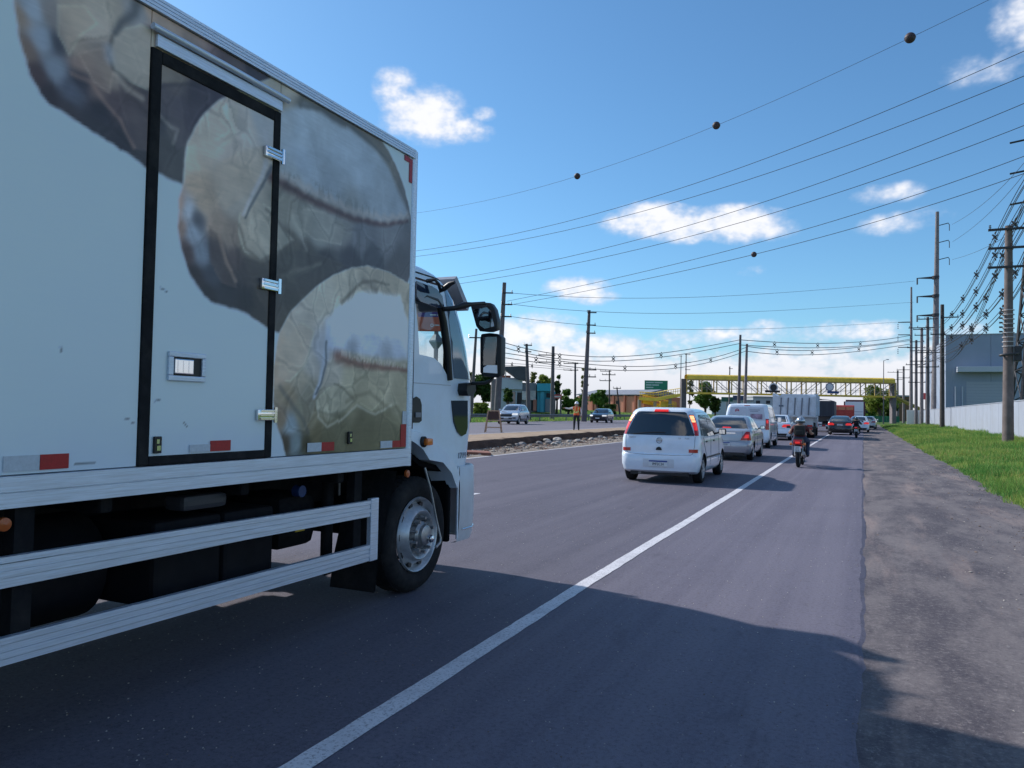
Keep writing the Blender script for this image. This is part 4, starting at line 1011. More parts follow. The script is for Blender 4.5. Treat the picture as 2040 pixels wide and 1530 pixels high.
# rain guard above the window
rg = MB(); ro = [AX(x, y, -3.27) for x, y in ((829, 560), (834, 562), (868, 575), (880, 590), (884, 615), (872, 613), (836, 600), (829, 590))]
rg.prism([(p.y, p.z) for p in ro], 'X', -3.272, -3.262); tb(rg, 'rain_guard', mat('smoked_acrylic', (.02, .035, .07), .06, spec=.8, coat=.6))
# roof crease, door shut line
b = MB(); b.tube([cab_pt(2.613, s, .003) for s in np.linspace(-.38, .30, 9)], .006, 6); tb(b, 'roof_seam', M_BLACK)
b = MB(); b.tube([(-3.293, 5.27, 2.5), (-3.291, 5.275, 1.9), (-3.291, 5.28, 1.33)], .0045, 6); tb(b, 'door_gap', M_BLACK)
b = MB(); b.tube([cab_pt(1.70, s, .002) for s in np.linspace(-.32, .30, 10)], .003, 6); tb(b, 'body_crease', mat('crease_grey', (.5, .52, .55), .4))
# door handle pocket
hp = [AX(x, y, -3.292) for x, y in ((823, 794), (829, 790), (836, 795), (839, 806), (839, 838), (834, 842), (823, 842), (820, 836), (820, 806))]
b = MB(); b.prism([(p.y, p.z) for p in hp], 'X', -3.296, -3.286); hh = tb(b, 'door_handle', M_BLACK)
b = MB(); b.bbox((-3.286, 5.31, 1.42), (-3.276, 5.39, 1.46), .004); tb(b, 'handle_grip', mat('grip_grey', (.2, .21, .24), .35), hh)
# low kerb window in the door
lp = [AX(x, y, -3.292) for x, y in ((899, 798), (930, 798), (930, 852), (927, 864), (918, 869), (910, 860), (903, 840))]
b = MB(); b.prism([(p.y, p.z) for p in lp], 'X', -3.298, -3.282); tb(b, 'kerb_window', M_DGLASS)
text('model_number', '1719', .075, mat('badge_grey', (.22, .24, .30), .4), truck, (-3.288-TO[0], 6.13-TO[1], 1.075), (R(90), 0, R(90)), 1.05)
# front panel darkness below screen: grille
b = MB()
for k in range(6): b.bbox((-5.2, 6.555, 1.02+k*.09), (-3.65, 6.60, 1.07+k*.09), .01)
tb(b, 'grille', M_BLACK)
# sun visor over the screen
vs_ = MB(); vs_.prism([(6.16, 2.69), (6.20, 2.72), (6.46, 2.47), (6.44, 2.43), (6.40, 2.44)], 'X', -5.38, -3.42); tb(vs_, 'sun_visor', mat('visor_grey', (.30, .31, .35), .35, var=.1))
# fender, lamp on it, bumper
ft = [AX(x, y, -3.27) for x, y in ((806, 858), (820, 854), (838, 858), (862, 873), (890, 900), (908, 926), (914, 948))]
fb = [AX(x, y, -3.27) for x, y in ((806, 873), (822, 882), (838, 895), (851, 916), (878, 921), (895, 942), (906, 972))]
fd = MB(); n = len(ft)
for x0, x1 in ((-3.285, -3.255),):
    rows = [[(x0-.05, p.y, p.z) for p in ft], [(x1, p.y, p.z-.02) for p in ft], [(x1+.01, p.y, p.z) for p in fb], [(x0-.20, p.y, p.z-.005) for p in fb]]
fd.sheet(rows)
fender = tb(fd, 'fender', M_WHITE, smooth=25)
L0 = AX(848, 880, -3.24)
b = MB(); b.lathe([(-.02, .045), (.01, .045), (.02, .035)], (L0.x, L0.y-.03, L0.z), 'X', 16); lb = tb(b, 'lamp_base', M_BLACK, fender, smooth=40)
b = MB(); b.bbox((L0.x, L0.y-.04, L0.z-.03), (L0.x+.045, L0.y+.05, L0.z+.03), .015); tb(b, 'signal_lamp', M_AMBER, fender, smooth=40)
def bump_pt(z, s, off=0.0):
    """bumper skin: flank from y=6.05 forward, then round the corner to the front"""
    y0 = 6.05; L1 = .20; rc = .28; hw = 1.15
    if s < L1: return (CXC+hw+off, y0+s, z)
    a = (s-L1)/rc
    if a < math.pi/2: return (CXC+hw-rc+(rc+off)*math.cos(a), y0+L1+(rc+off)*math.sin(a), z)
    d = s-L1-rc*math.pi/2; return (CXC+hw-rc-d, y0+L1+rc+off+.04*math.sin(min(1, max(0, d/1.74))*math.pi), z)
bp = MB(); ss = list(np.linspace(0, .64, 14))+list(np.linspace(.7, 2.38, 12))
bp.sheet([[bump_pt(z0+z*(1), s, o_) for s in ss] for z, o_, z0 in ((.93, -.05, 0), (.985, -.01, 0), (.97, .005, 0), (.75, .012, 0), (.55, .012, 0), (.36, .0, 0), (.31, -.02, 0), (.30, -.08, 0))])
bumper = tb(bp, 'bumper', mat('bumper_white', (.64, .66, .69), .4, var=.05, vs=3, dirt=((.4, .38, .36), .35, 4)), smooth=50)
b = MB(); b.tube([bump_pt(.42, s, .008) for s in np.linspace(.06, .42, 8)], .008, 6); tb(b, 'bumper_trim', M_CHROME, bumper)
b = MB(); b.tube([(CXC+1.14, 6.045, z) for z in (.98, .7, .5, .34)], .012, 6); tb(b, 'bumper_edge', M_ALU, bumper)
b = MB(); b.bbox((-3.9, 5.95, .32), (-3.32, 6.0, .95), .02); tb(b, 'wheel_arch_liner', mat('liner_matte', (.008, .008, .009), .95, spec=.05))
b = MB(); b.prism([(5.13, 1.24), (5.5, 1.06), (5.9, .98), (6.0, .78), (5.97, .78), (5.88, .94), (5.48, 1.02), (5.13, 1.2)], 'X', -3.34, -3.75); tb(b, 'wheel_arch_liner', mat('liner_matte', (.008, .008, .009), .95, spec=.05))
# mirrors on the right, black housings on arms
MXr = -3.02
def mirror(poly, x, yd, name='mirror', gl=None, tilt=0):
    pts = [AX(px, py, x) for px, py in poly]
    cy = sum(p.y for p in pts)/len(pts)
    # housing faces back (-y): outline in the plane facing the rear, built at one depth
    Yh = cy; q = [AY(px, py, Yh) for px, py in poly]
    bm = bmesh.new(); v0 = [bm.verts.new((p.x, Yh, p.z)) for p in q]; v1 = [bm.verts.new((p.x*.94+.06*q[0].x, Yh+yd, p.z*.96+.04*q[0].z)) for p in q]
    bm.faces.new(v0); bm.faces.new(list(reversed(v1)))
    n = len(q)
    for k in range(n): bm.faces.new((v0[k], v1[k], v1[(k+1) % n], v0[(k+1) % n]))
    bmesh.ops.recalc_face_normals(bm, faces=bm.faces[:])
    bmesh.ops.bevel(bm, geom=bm.edges[:], offset=.012, segments=2, affect='EDGES', profile=.6)
    m = MB(); m.addbm(bm); o = tb(m, name, M_BLACK, smooth=40)
    if gl:
        g = [AY(px, py, Yh-.004) for px, py in gl]; m = MB(); m.prism([(p.x, p.z) for p in g], 'Y', Yh-.006, Yh+.004); tb(m, 'mirror_glass', M_MIRROR, o)
    return o
mirror([(936, 606), (962, 602), (977, 603), (985, 615), (991, 640), (990, 657), (975, 662), (955, 660), (948, 650)], MXr, .11, gl=[(944, 617), (970, 612), (978, 620), (985, 650), (965, 655), (956, 648)])
mirror([(958, 665), (975, 663), (992, 665), (999, 672), (998, 748), (992, 753), (962, 750), (956, 742), (956, 675)], MXr, .12, gl=[(963, 672), (990, 671), (991, 744), (963, 742)])
ar = MB()
P = [AX(884, 616, -3.25), AX(905, 614, -3.15), AX(925, 608, -3.1), AX(940, 606, -3.05), AX(965, 604, MXr)]
ar.tube(P, [.02, .022, .03, .018, .016], 8); tb(ar, 'mirror_arm', M_BLACK, smooth=50)
ar = MB(); P = [AX(925, 768, -3.28), AX(940, 764, -3.2), AX(965, 763, -3.08), AX(978, 758, -3.03), AX(984, 748, MXr)]
ar.tube(P, .014, 8); tb(ar, 'mirror_arm', M_BLACK, smooth=50)
ar = MB(); P = [AX(850, 560, -3.27), AX(866, 557, -3.2), AX(874, 566, -3.2), AX(878, 580, -3.2), AX(886, 574, -3.15), AX(896, 566, -3.1), AX(906, 562, -3.05)]
ar.tube(P, [.018, .014, .014, .02, .024, .022, .012], 8); tb(ar, 'kerb_mirror_arm', M_BLACK, smooth=50)
b = MB(); kp = [AX(x, y, -3.27) for x, y in ((918, 764), (934, 762), (935, 778), (928, 789), (919, 788), (916, 778))]
b.prism([(p.y, p.z) for p in kp], 'X', -3.30, -3.20); tb(b, 'arm_bracket', M_BLACK)
# ================================================================== CARS (stacked plan outlines, local: x right, y forward, rear bumper at y=0)
class Car:
    def __init__(s, name, label, paint, sl, loc, rz=0.0, cat='car', group=None, bow=.05, fbow=.10):
        s.root = empty(name, loc, label, cat, group, rz); s.paint = paint
        a = np.array(sl, float); s.z, s.yr, s.yf, s.hw, s.rr, s.rf = a.T; s.bow, s.fbow = bow, fbow
    def at(s, z): return [float(np.interp(z, s.z, q)) for q in (s.yr, s.yf, s.hw, s.rr, s.rf)]
    def rear(s, x, z, off=0.0):
        yr, yf, hw, rr, rf = s.at(z); ax = abs(x); y = yr + s.bow*(x/hw)**2
        if ax > hw-rr: d = min(ax-(hw-rr), rr*.999); y = yr+s.bow*((hw-rr)/hw)**2 + rr-math.sqrt(rr*rr-d*d)
        return (x, y-off, z)
    def front(s, x, z, off=0.0):
        yr, yf, hw, rr, rf = s.at(z); ax = abs(x); y = yf - s.fbow*(x/hw)**2
        if ax > hw-rf: d = min(ax-(hw-rf), rf*.999); y = yf-s.fbow*((hw-rf)/hw)**2 - rf+math.sqrt(rf*rf-d*d)
        return (x, y+off, z)
    def side(s, y, z, sd, off=0.0):
        yr, yf, hw, rr, rf = s.at(z); x = hw
        y0 = yr+s.bow*((hw-rr)/hw)**2; y1 = yf-s.fbow*((hw-rf)/hw)**2
        if y < y0+rr: d = min(rr-(y-y0), rr*.999); x = hw-rr+math.sqrt(max(0, rr*rr-d*d))
        if y > y1-rf: d = min(y-(y1-rf), rf*.999); x = hw-rf+math.sqrt(max(0, rf*rf-d*d))
        return (sd*(x+off), y, z)
    def ring(s, z):
        yr, yf, hw, rr, rf = s.at(z); p = []
        for x in np.linspace(-(hw-rr), hw-rr, 9): p.append(s.rear(x, z))
        for k in range(1, 6):
            a = math.pi/2*k/6; yb = yr+s.bow*((hw-rr)/hw)**2; p.append((hw-rr+rr*math.sin(a), yb+rr-rr*math.cos(a), z))
        y0 = yr+s.bow*((hw-rr)/hw)**2+rr; y1 = yf-s.fbow*((hw-rf)/hw)**2-rf
        for y in np.linspace(y0, y1, 12): p.append((hw, y, z))
        for k in range(1, 6):
            a = math.pi/2*k/6; p.append((hw-rf+rf*math.cos(a), y1+rf*math.sin(a), z))
        for x in np.linspace(hw-rf, -(hw-rf), 9): p.append(s.front(x, z))
        for k in range(1, 6):
            a = math.pi/2*k/6; p.append((-(hw-rf)-rf*math.sin(a), y1+rf*math.cos(a), z))
        for y in np.linspace(y1, y0, 12): p.append((-hw, y, z))
        for k in range(1, 6):
            a = math.pi/2*k/6; p.append((-(hw-rr)-rr*math.cos(a), y0-rr*math.sin(a), z))
        return p
    def body(s, wheels, wr, arch=1.16, smooth=38):
        b = MB(); zs = []
        for i in range(len(s.z)-1):
            n = 2 if s.z[i+1]-s.z[i] > .08 else 1
            zs += [s.z[i]+(s.z[i+1]-s.z[i])*k/n for k in range(n)]
        zs.append(s.z[-1]); rows = [s.ring(z) for z in zs]; n = len(rows[0])
        b.add([p for r in rows for p in r], [(i*n+k, i*n+(k+1) % n, (i+1)*n+(k+1) % n, (i+1)*n+k) for i in range(len(rows)-1) for k in range(n)]+[tuple(range(n-1, -1, -1)), tuple((len(rows)-1)*n+k for k in range(n))])
        o = b.build('body', s.paint, s.root)
        if wheels:
            c = MB()
            for y in wheels:
                hw = s.at(.45)[2]
                for sd in (-1, 1): c.cyl((sd*(hw-.24), y, wr), (sd*(hw+.2), y, wr), wr*arch, n=28)
            boolean_cut(o, c, M_BLACK)
        me = o.data; me.polygons.foreach_set('use_smooth', [True]*len(me.polygons)); me.set_sharp_from_angle(angle=R(smooth))
        s.bodyo = o; return o
    def patch(s, name, rows, m, face, off=.006, sd=1, nx=10, parent=None, smooth=60, nz=3):
        """rows: (z, a, b): spans of x (rear/front) or y (side), bottom to top"""
        Z = [r[0] for r in rows]; zs = []
        for i in range(len(Z)-1): zs += list(np.linspace(Z[i], Z[i+1], nz, endpoint=False))
        zs.append(Z[-1]); f = {'rear': lambda t, z, o: s.rear(t, z, o), 'front': lambda t, z, o: s.front(t, z, o), 'side': lambda t, z, o: s.side(t, z, sd, o)}[face]
        G_ = []
        for z in zs:
            a = float(np.interp(z, Z, [r[1] for r in rows])); c = float(np.interp(z, Z, [r[2] for r in rows]))
            G_.append([f(t, z, off) for t in np.linspace(a, c, nx)])
        b = MB(); b.sheet(G_); n = nx; m_ = len(G_)
        ring = [(0, k) for k in range(n)]+[(i, n-1) for i in range(1, m_)]+[(m_-1, k) for k in range(n-2, -1, -1)]+[(i, 0) for i in range(m_-2, 0, -1)]
        base = len(b.v); inn = []
        for (i, k) in ring:
            z = zs[i]; a = float(np.interp(z, Z, [r[1] for r in rows])); c = float(np.interp(z, Z, [r[2] for r in rows]))
            inn.append(f(a+(c-a)*k/(n-1), z, -.004))
        b.v.extend(inn); q = len(ring)
        for j in range(q):
            i0, k0 = ring[j]; i1, k1 = ring[(j+1) % q]
            b.f.append((i0*n+k0, i1*n+k1, base+(j+1) % q, base+j)); b.m.append(0)
        return b.build(name, m, parent or s.root, smooth=smooth)
    def seam(s, name, pts, face, w=.007, sd=1, m=None, parent=None):
        f = {'rear': lambda p: s.rear(p[0], p[1], .001), 'front': lambda p: s.front(p[0], p[1], .001), 'side': lambda p: s.side(p[0], p[1], sd, .001)}[face]
        P = []
        for i in range(len(pts)-1):
            for t in np.linspace(0, 1, 6, endpoint=False): P.append(f((pts[i][0]+(pts[i+1][0]-pts[i][0])*t, pts[i][1]+(pts[i+1][1]-pts[i][1])*t)))
        P.append(f(pts[-1])); b = MB(); b.tube(P, w*.6, 5)
        return b.build(name, m or M_BLACK, parent or s.bodyo)
    def wheel(s, y, sd, r, w=.19, spokes=7, rim=None):
        hw = s.at(.45)[2]; xo = sd*(hw-.012)
        b = MB(); b.lathe([(-.01*sd, r*.66), (.0, r*.72), (0, r*.86), (-.02*sd, r*.97), (-.05*sd, r), (-(w-.05)*sd, r), (-w*sd, r*.95), (-w*sd, r*.6)], (xo, y, r), 'X', 36)
        t = b.build('wheel', M_TYRE, s.root, smooth=40)
        b = MB(); b.lathe([(-.012*sd, r*.67), (-.004*sd, r*.64), (-.02*sd, r*.6), (-.07*sd, r*.57), (-.075*sd, 0)], (xo, y, r), 'X', 28); b.cur = 0
        for k in range(spokes):
            a = 2*math.pi*k/spokes; M = Matrix.Translation((xo, y, r)) @ Matrix.Rotation(a, 4, 'X')
            lo, hi = sorted((-.03*sd, -.005*sd)); b.box((lo, -r*.07, r*.08), (hi, r*.07, r*.62), M)
        b.cyl((xo-.04*sd, y, r), (xo-.0*sd, y, r), r*.16, n=14)
        b.build('rim', rim or M_RIM, t, smooth=35)
        return t
    def mirrors(s, y, z, m, size=(.09, .07, .06)):
        for sd in (-1, 1):
            x = s.side(y, z, sd)[0]; b = MB(); b.bbox((x+sd*.05 if sd > 0 else x-.05-2*size[0], y-size[1], z-size[2]+.04), (x+.05+2*size[0] if sd > 0 else x-.05, y+size[1], z+size[2]+.04), .03)
            o = b.build('door_mirror', m, s.root, smooth=40)
            b = MB(); b.tube([(x-sd*.01, y, z), (x+sd*.07, y, z+.02)], .022, 6); b.build('mirror_stalk', M_BLACK, o)
            b = MB(); xx = sorted((x+sd*.07, x+sd*(.03+2*size[0]))); b.box((xx[0], y-size[1]-.003, z-size[2]+.06), (xx[1], y-size[1]+.004, z+size[2]+.02)); b.build('mirror_glass', M_MIRROR, o)
    def plate(s, x, z, txt, w=.40, h=.13, blue=True):
        y = s.rear(x, z)[1]-.012; b = MB(); b.bbox((x-w/2, y-.006, z-h/2), (x+w/2, y+.02, z+h/2), .004); o = b.build('number_plate', M_PLATEW, s.root)
        if blue: b = MB(); b.box((x-w/2+.006, y-.0085, z+h/2-.036), (x+w/2-.006, y-.004, z+h/2-.006)); b.build('plate_band', M_PLATEB, o)
        if txt: text('plate_number', txt, h*.62, M_INK, o, (x, y-.009, z-.018), (R(90), 0, 0), .82, .0015)
        return o
M_CARWHITE = mat('car_white', (.79, .86, .95), .22, coat=.8, var=.03, vs=2, dirt=((.5, .48, .45), .2, 2.5))
M_CARSILVER = mat('car_silver', (.42, .44, .48), .28, .45, coat=.8, var=.05, vs=2)
M_CARBLACK = mat('car_black', (.012, .013, .018), .2, coat=.9)
M_CARBLUE = mat('car_dark_blue', (.012, .018, .04), .22, coat=.9)
M_GLASS2 = mat('tinted_glass', (.02, .026, .034), .04, spec=.8, coat=.5)
M_GLASSB = mat('light_tinted_glass', (.04, .07, .09), .04, spec=.8, coat=.5)

# ---- white minivan, nearest in the queue
c0 = AY(1311, 930, 16.05)
mv = Car('minivan', 'white minivan with lit brake lamps nearest in the queue ahead', M_CARWHITE, [
    (.21, .12, 3.92, .76, .20, .4), (.27, .03, 4.0, .81, .20, .45), (.40, .0, 4.04, .838, .20, .5), (.54, .005, 4.03, .845, .20, .5), (.605, .02, 4.02, .845, .19, .5),
    (.63, .055, 4.0, .842, .17, .5), (.80, .06, 3.92, .842, .16, .5), (.92, .075, 3.72, .838, .16, .48), (1.0, .095, 3.45, .825, .16, .45), (1.05, .11, 3.12, .812, .17, .42),
    (1.20, .155, 2.86, .775, .18, .38), (1.36, .205, 2.58, .725, .19, .36), (1.48, .25, 2.34, .675, .20, .34), (1.545, .29, 2.14, .63, .21, .32), (1.585, .36, 1.95, .56, .22, .3), (1.605, .5, 1.7, .44, .2, .25)],
    (c0.x, 16.05, 0), R(1.0), bow=.055)
mv.body((.66, 3.28), .30)
for y in (.66, 3.28):
    for sd in (-1, 1): mv.wheel(y, sd, .30)
mv.patch('rear_window', [(1.015, -.71, .71), (1.03, -.725, .725), (1.2, -.66, .66), (1.40, -.575, .575), (1.49, -.53, .53), (1.515, -.49, .49)], M_GLASS2, 'rear', .007, nx=14)
b = MB(); P = [mv.rear(x, 1.02+.055*math.sin((x+.62)/1.2*3.1), .02) for x in np.linspace(-.58, .12, 8)]; b.tube(P, .008, 6); b.build('rear_wiper', M_BLACK, mv.root)
mv.patch('high_brake_lamp', [(1.515, -.15, .15), (1.565, -.14, .14)], M_REDLIT, 'rear', .03, nx=5)
for sd in (-1, 1):
    mv.patch('tail_lamp', [(1.02, sd*.735, sd*.80), (1.10, sd*.715, sd*.79), (1.2, sd*.69, sd*.765), (1.38, sd*.61, sd*.705), (1.46, sd*.57, sd*.66)], M_RED, 'rear', .010, nx=6)
    mv.patch('reversing_lamp', [(1.30, sd*.655, sd*.72), (1.345, sd*.635, sd*.705)], M_AMBERLIT, 'rear', .016, nx=4)
    mv.patch('signal_lamp', [(1.355, sd*.63, sd*.70), (1.44, sd*.59, sd*.665)], M_AMBERLIT, 'rear', .016, nx=4)
    mv.patch('brake_lamp', [(1.13, sd*.715, sd*.775), (1.285, sd*.66, sd*.735)], M_REDLIT, 'rear', .014, nx=4)
    mv.patch('rear_reflector', [(.665, sd*.62, sd*.80), (.735, sd*.62, sd*.80)], M_RED, 'rear', .008, nx=6)
    # side glazing: quarter, rear door, front door
    mv.patch('side_window', [(1.02, .42, .60), (1.15, .46, .60), (1.33, .55, .62), (1.37, .60, .63)], M_GLASS2, 'side', .006, sd, 5)
    mv.patch('side_window', [(1.0, .67, 1.50), (1.2, .67, 1.49), (1.40, .68, 1.47), (1.46, .76, 1.45)], M_GLASS2, 'side', .006, sd, 8)
    mv.patch('side_window', [(1.0, 1.56, 2.72), (1.2, 1.555, 2.50), (1.40, 1.545, 2.20), (1.46, 1.54, 2.05)], M_GLASS2, 'side', .006, sd, 8)
    for yy in (.95, 1.95):
        b = MB(); x = mv.side(yy, .88, sd)[0]; b.bbox((x-.012 if sd > 0 else x-.02, yy-.09, .865), (x+.02 if sd > 0 else x+.012, yy+.09, .895), .008); b.build('door_handle', M_BLACK, mv.root)
    mv.seam('door_gap', [(1.53, .95), (1.53, .35)], 'side', .008, sd); mv.seam('door_gap', [(.64, .98), (.66, .85), (.92, .62), (1.0, .35)], 'side', .008, sd); mv.seam('door_gap', [(2.68, .98), (2.72, .62), (2.66, .35)], 'side', .008, sd)
    mv.patch('side_strip', [(.52, 1.02, 2.85), (.555, 1.02, 2.85)], M_BLACK, 'side', .008, sd, 6)
    mv.seam('roof_gutter', [(.45, 1.50), (1.4, 1.52), (2.0, 1.52)], 'side', .006, sd, mat('seam_grey', (.25, .26, .28), .5))
mv.mirrors(2.50, 1.03, M_BLACK, (.085, .06, .07))
mv.seam('tailgate_gap', [(-.74, 1.0), (-.735, .78), (-.70, .64), (-.66, .615), (-.3, .60), (.3, .60), (.66, .615), (.70, .64), (.735, .78), (.74, 1.0)], 'rear', .007, m=mat('gap_grey', (.10, .105, .12), .6))
mv.patch('windscreen', [(1.07, -.62, .62), (1.3, -.58, .58), (1.5, -.5, .5)], M_GLASS2, 'front', .006)
b = MB(); y = mv.rear(0, .72)[1]; b.prism([(.062*math.cos(t), .70+.07*math.sin(t)) for t in np.linspace(0, math.pi, 12)], 'Y', y-.022, y+.02); b.build('lock_grip', M_BLACK, mv.root)
b = MB(); y = mv.rear(0, .9)[1]; b.lathe([(.004, .066), (-.012, .064), (-.014, .052), (.004, .050)], (0, y-.004, .905), 'Y', 28); em = b.build('emblem', mat('emblem_chrome', (.45, .48, .53), .25, .8), mv.root, smooth=40)
b = MB(); b.box((-.05, y-.014, .895), (.05, y-.004, .915)); b.box((-.022, y-.015, .885), (.022, y-.0045, .925)); b.build('emblem_bar', mat('emblem_chrome', (.45, .48, .53), .25, .8), em)
M_BADGE = mat('badge_chrome', (.30, .33, .38), .3, .6)
for tx, x in (('MERIVA', -.58), ('1.8', .42), ('FLEX', .58)): text('badge_lettering', tx, .045, M_BADGE, mv.root, (x, mv.rear(x, .955)[1]-.004, .955), (R(87), 0, 0), 1.0, .002)
mv.patch('plate_recess', [(.335, -.33, .33), (.515, -.33, .33)], mat('recess_white', (.66, .68, .72), .4), 'rear', .004)
mv.plate(0, .425, 'IMF2C34')
b = MB(); b.box((-.62, .1, .17), (.62, 3.8, .24)); b.build('floor_pan', M_BLACK, mv.root)
b = MB(); b.cyl((-.42, .10, .215), (-.42, .5, .215), .035, n=12); b.build('exhaust_pipe', M_STEEL, mv.root, smooth=40)

# ---- silver sedan next
c1 = AY(1442, 900, 25.2)
sd_ = Car('sedan_car', 'silver saloon car queuing in front of the white minivan', M_CARSILVER, [
    (.20, .14, 4.0, .74, .2, .45), (.27, .04, 4.16, .79, .2, .5), (.42, .0, 4.23, .825, .2, .55), (.56, .01, 4.23, .835, .2, .55), (.60, .03, 4.22, .835, .2, .55), (.63, .06, 4.2, .83, .19, .55), (.80, .07, 4.1, .83, .18, .55), (.90, .09, 3.85, .82, .18, .5),
    (.96, .12, 3.55, .80, .18, .45), (.985, .18, 3.25, .79, .18, .42), (1.01, .52, 3.05, .77, .18, .4), (1.15, .72, 2.85, .71, .2, .36), (1.30, .98, 2.55, .64, .2, .34), (1.39, 1.18, 2.3, .58, .22, .3), (1.425, 1.38, 2.1, .50, .22, .3), (1.44, 1.6, 1.9, .38, .15, .2)], (c1.x, 25.2, 0), R(.5))
sd_.body((.82, 3.28), .295)
for y in (.82, 3.28):
    for k in (-1, 1): sd_.wheel(y, k, .295)
sd_.patch('rear_window', [(1.03, -.66, .66), (1.15, -.60, .60), (1.30, -.53, .53), (1.375, -.46, .46)], M_GLASS2, 'rear', .007, nx=12)
sd_.patch('shelf_brake_lamp', [(1.035, -.15, .15), (1.065, -.12, .12)], M_REDLIT, 'rear', .012, nx=4)
for k in (-1, 1):
    sd_.patch('tail_lamp', [(.655, k*.50, k*.815), (.72, k*.52, k*.815), (.82, k*.58, k*.80), (.93, k*.66, k*.77)], M_RED, 'rear', .012, nx=8)
    sd_.patch('brake_lamp', [(.73, k*.60, k*.75), (.84, k*.66, k*.75)], M_REDLIT, 'rear', .018, nx=5)
    sd_.patch('side_window', [(.99, .95, 1.68), (1.15, 1.06, 1.67), (1.33, 1.28, 1.66)], M_GLASS2, 'side', .006, k, 6)
    sd_.patch('side_window', [(.99, 1.74, 2.86), (1.15, 1.735, 2.62), (1.33, 1.72, 2.28)], M_GLASS2, 'side', .006, k, 6)
    sd_.seam('door_gap', [(1.71, .95), (1.71, .35)], 'side', .008, k); sd_.seam('door_gap', [(.95, .97), (1.05, .7), (1.15, .4)], 'side', .008, k)
    for yy in (1.15, 2.0):
        b = MB(); x = sd_.side(yy, .86, k)[0]; b.bbox((x-.01 if k > 0 else x-.02, yy-.08, .85), (x+.02 if k > 0 else x+.01, yy+.08, .875), .006); b.build('door_handle', M_CARSILVER, sd_.root)
sd_.mirrors(2.55, 1.0, M_BLACK, (.085, .06, .06))
sd_.patch('windscreen', [(1.03, -.62, .62), (1.2, -.56, .56), (1.36, -.48, .48)], M_GLASS2, 'front', .006)
sd_.seam('boot_gap', [(-.56, .95), (-.54, .66), (-.4, .625), (.4, .625), (.54, .66), (.56, .95)], 'rear', .007)
sd_.patch('chrome_strip', [(.865, -.34, .34), (.89, -.34, .34)], M_CHROME, 'rear', .012)
sd_.plate(0, .53, 'IVR7018', .38, .125)
b = MB(); b.box((-.6, .1, .17), (.6, 3.9, .23)); b.build('floor_pan', M_BLACK, sd_.root)

# ---- white panel van
c2 = AY(1487, 850, 35.2)
vn = Car('panel_van', 'white panel van with sign-written back doors ahead of the silver saloon', M_CARWHITE, [
    (.25, .08, 4.5, .86, .14, .4), (.35, .01, 4.62, .93, .14, .5), (.55, 0, 4.66, .955, .13, .5), (.62, .03, 4.65, .96, .12, .5), (1.0, .04, 4.45, .96, .12, .5), (1.15, .05, 4.1, .955, .12, .45), (1.25, .06, 3.75, .945, .12, .4), (1.55, .10, 3.3, .905, .13, .34), (1.80, .15, 2.95, .855, .15, .3), (1.90, .19, 2.75, .81, .17, .3), (1.94, .26, 2.6, .72, .2, .28), (1.955, .4, 2.4, .55, .2, .25)], (c2.x, 35.2, 0), R(.3), cat='van', bow=.03)
vn.body((.85, 3.85), .33)
for y in (.85, 3.85):
    for k in (-1, 1): vn.wheel(y, k, .33)
M_VINYL = mat('white_vinyl', (.62, .62, .68), .35, var=.06, vs=4)
vn.patch('door_graphic', [(1.22, -.80, -.02), (1.80, -.70, -.02)], M_VINYL, 'rear', .006); vn.patch('door_graphic', [(1.22, .02, .80), (1.80, .02, .70)], M_VINYL, 'rear', .006)
M_PINK = mat('graphic_red', (.45, .06, .10), .4); M_GRAYINK = mat('graphic_grey', (.25, .25, .32), .4)
b = MB(); y = vn.rear(-.42, 1.64)[1]-.010; b.lathe([(.004, .085), (-.004, .085), (-.004, .055), (.004, .055)], (-.42, y, 1.64), 'Y', 20); lg = b.build('round_logo', M_PINK, vn.root); b = MB(); b.box((-.47, y-.003, 1.625), (-.37, y+.003, 1.655)); b.build('logo_bar', M_PINK, lg)
b = MB(); y = vn.rear(.3, 1.35)[1]-.009; b.box((.16, y-.002, 1.27), (.66, y+.003, 1.50)); b.build('photo_graphic', mat('graphic_photo', (.35, .24, .32), .4, var=.6, vs=6), vn.root)
for (a, c_, z) in ((-.72, -.12, 1.42), (-.60, -.18, 1.36), (.10, .55, 1.68), (.14, .48, 1.62)):
    b = MB(); y = vn.rear((a+c_)/2, z)[1]-.010; b.box((a, y-.002, z-.012), (c_, y+.003, z+.012)); b.build('text_line', M_GRAYINK, vn.root)
vn.patch('high_brake_lamp', [(1.86, -.12, .12), (1.885, -.12, .12)], M_RED, 'rear', .012, nx=4)
for k in (-1, 1):
    vn.patch('tail_lamp', [(.82, k*.80, k*.945), (1.30, k*.80, k*.935)], M_RED, 'rear', .014, nx=5)
    vn.patch('brake_lamp', [(1.10, k*.83, k*.915), (1.24, k*.83, k*.91)], M_REDLIT, 'rear', .02, nx=4)
    vn.patch('side_window', [(1.22, 2.35, 3.45), (1.5, 2.36, 3.2), (1.78, 2.40, 2.85)], M_GLASS2, 'side', .006, k, 6)
    vn.seam('door_gap', [(2.25, 1.8), (2.25, .4)], 'side', .009, k); vn.seam('slide_rail', [(.3, 1.12), (2.2, 1.12)], 'side', .01, k, mat('seam_grey', (.25, .26, .28), .5))
vn.mirrors(3.25, 1.2, M_WHITE, (.09, .06, .12))
vn.patch('windscreen', [(1.28, -.78, .78), (1.55, -.74, .74), (1.85, -.66, .66)], M_GLASS2, 'front', .006)
vn.seam('door_gap', [(0, 1.86), (0, .65)], 'rear', .008); vn.plate(-.35, .95, None, .4, .13)
b = MB(); b.box((-.75, .1, .2), (.75, 4.2, .28)); b.build('floor_pan', M_BLACK, vn.root)

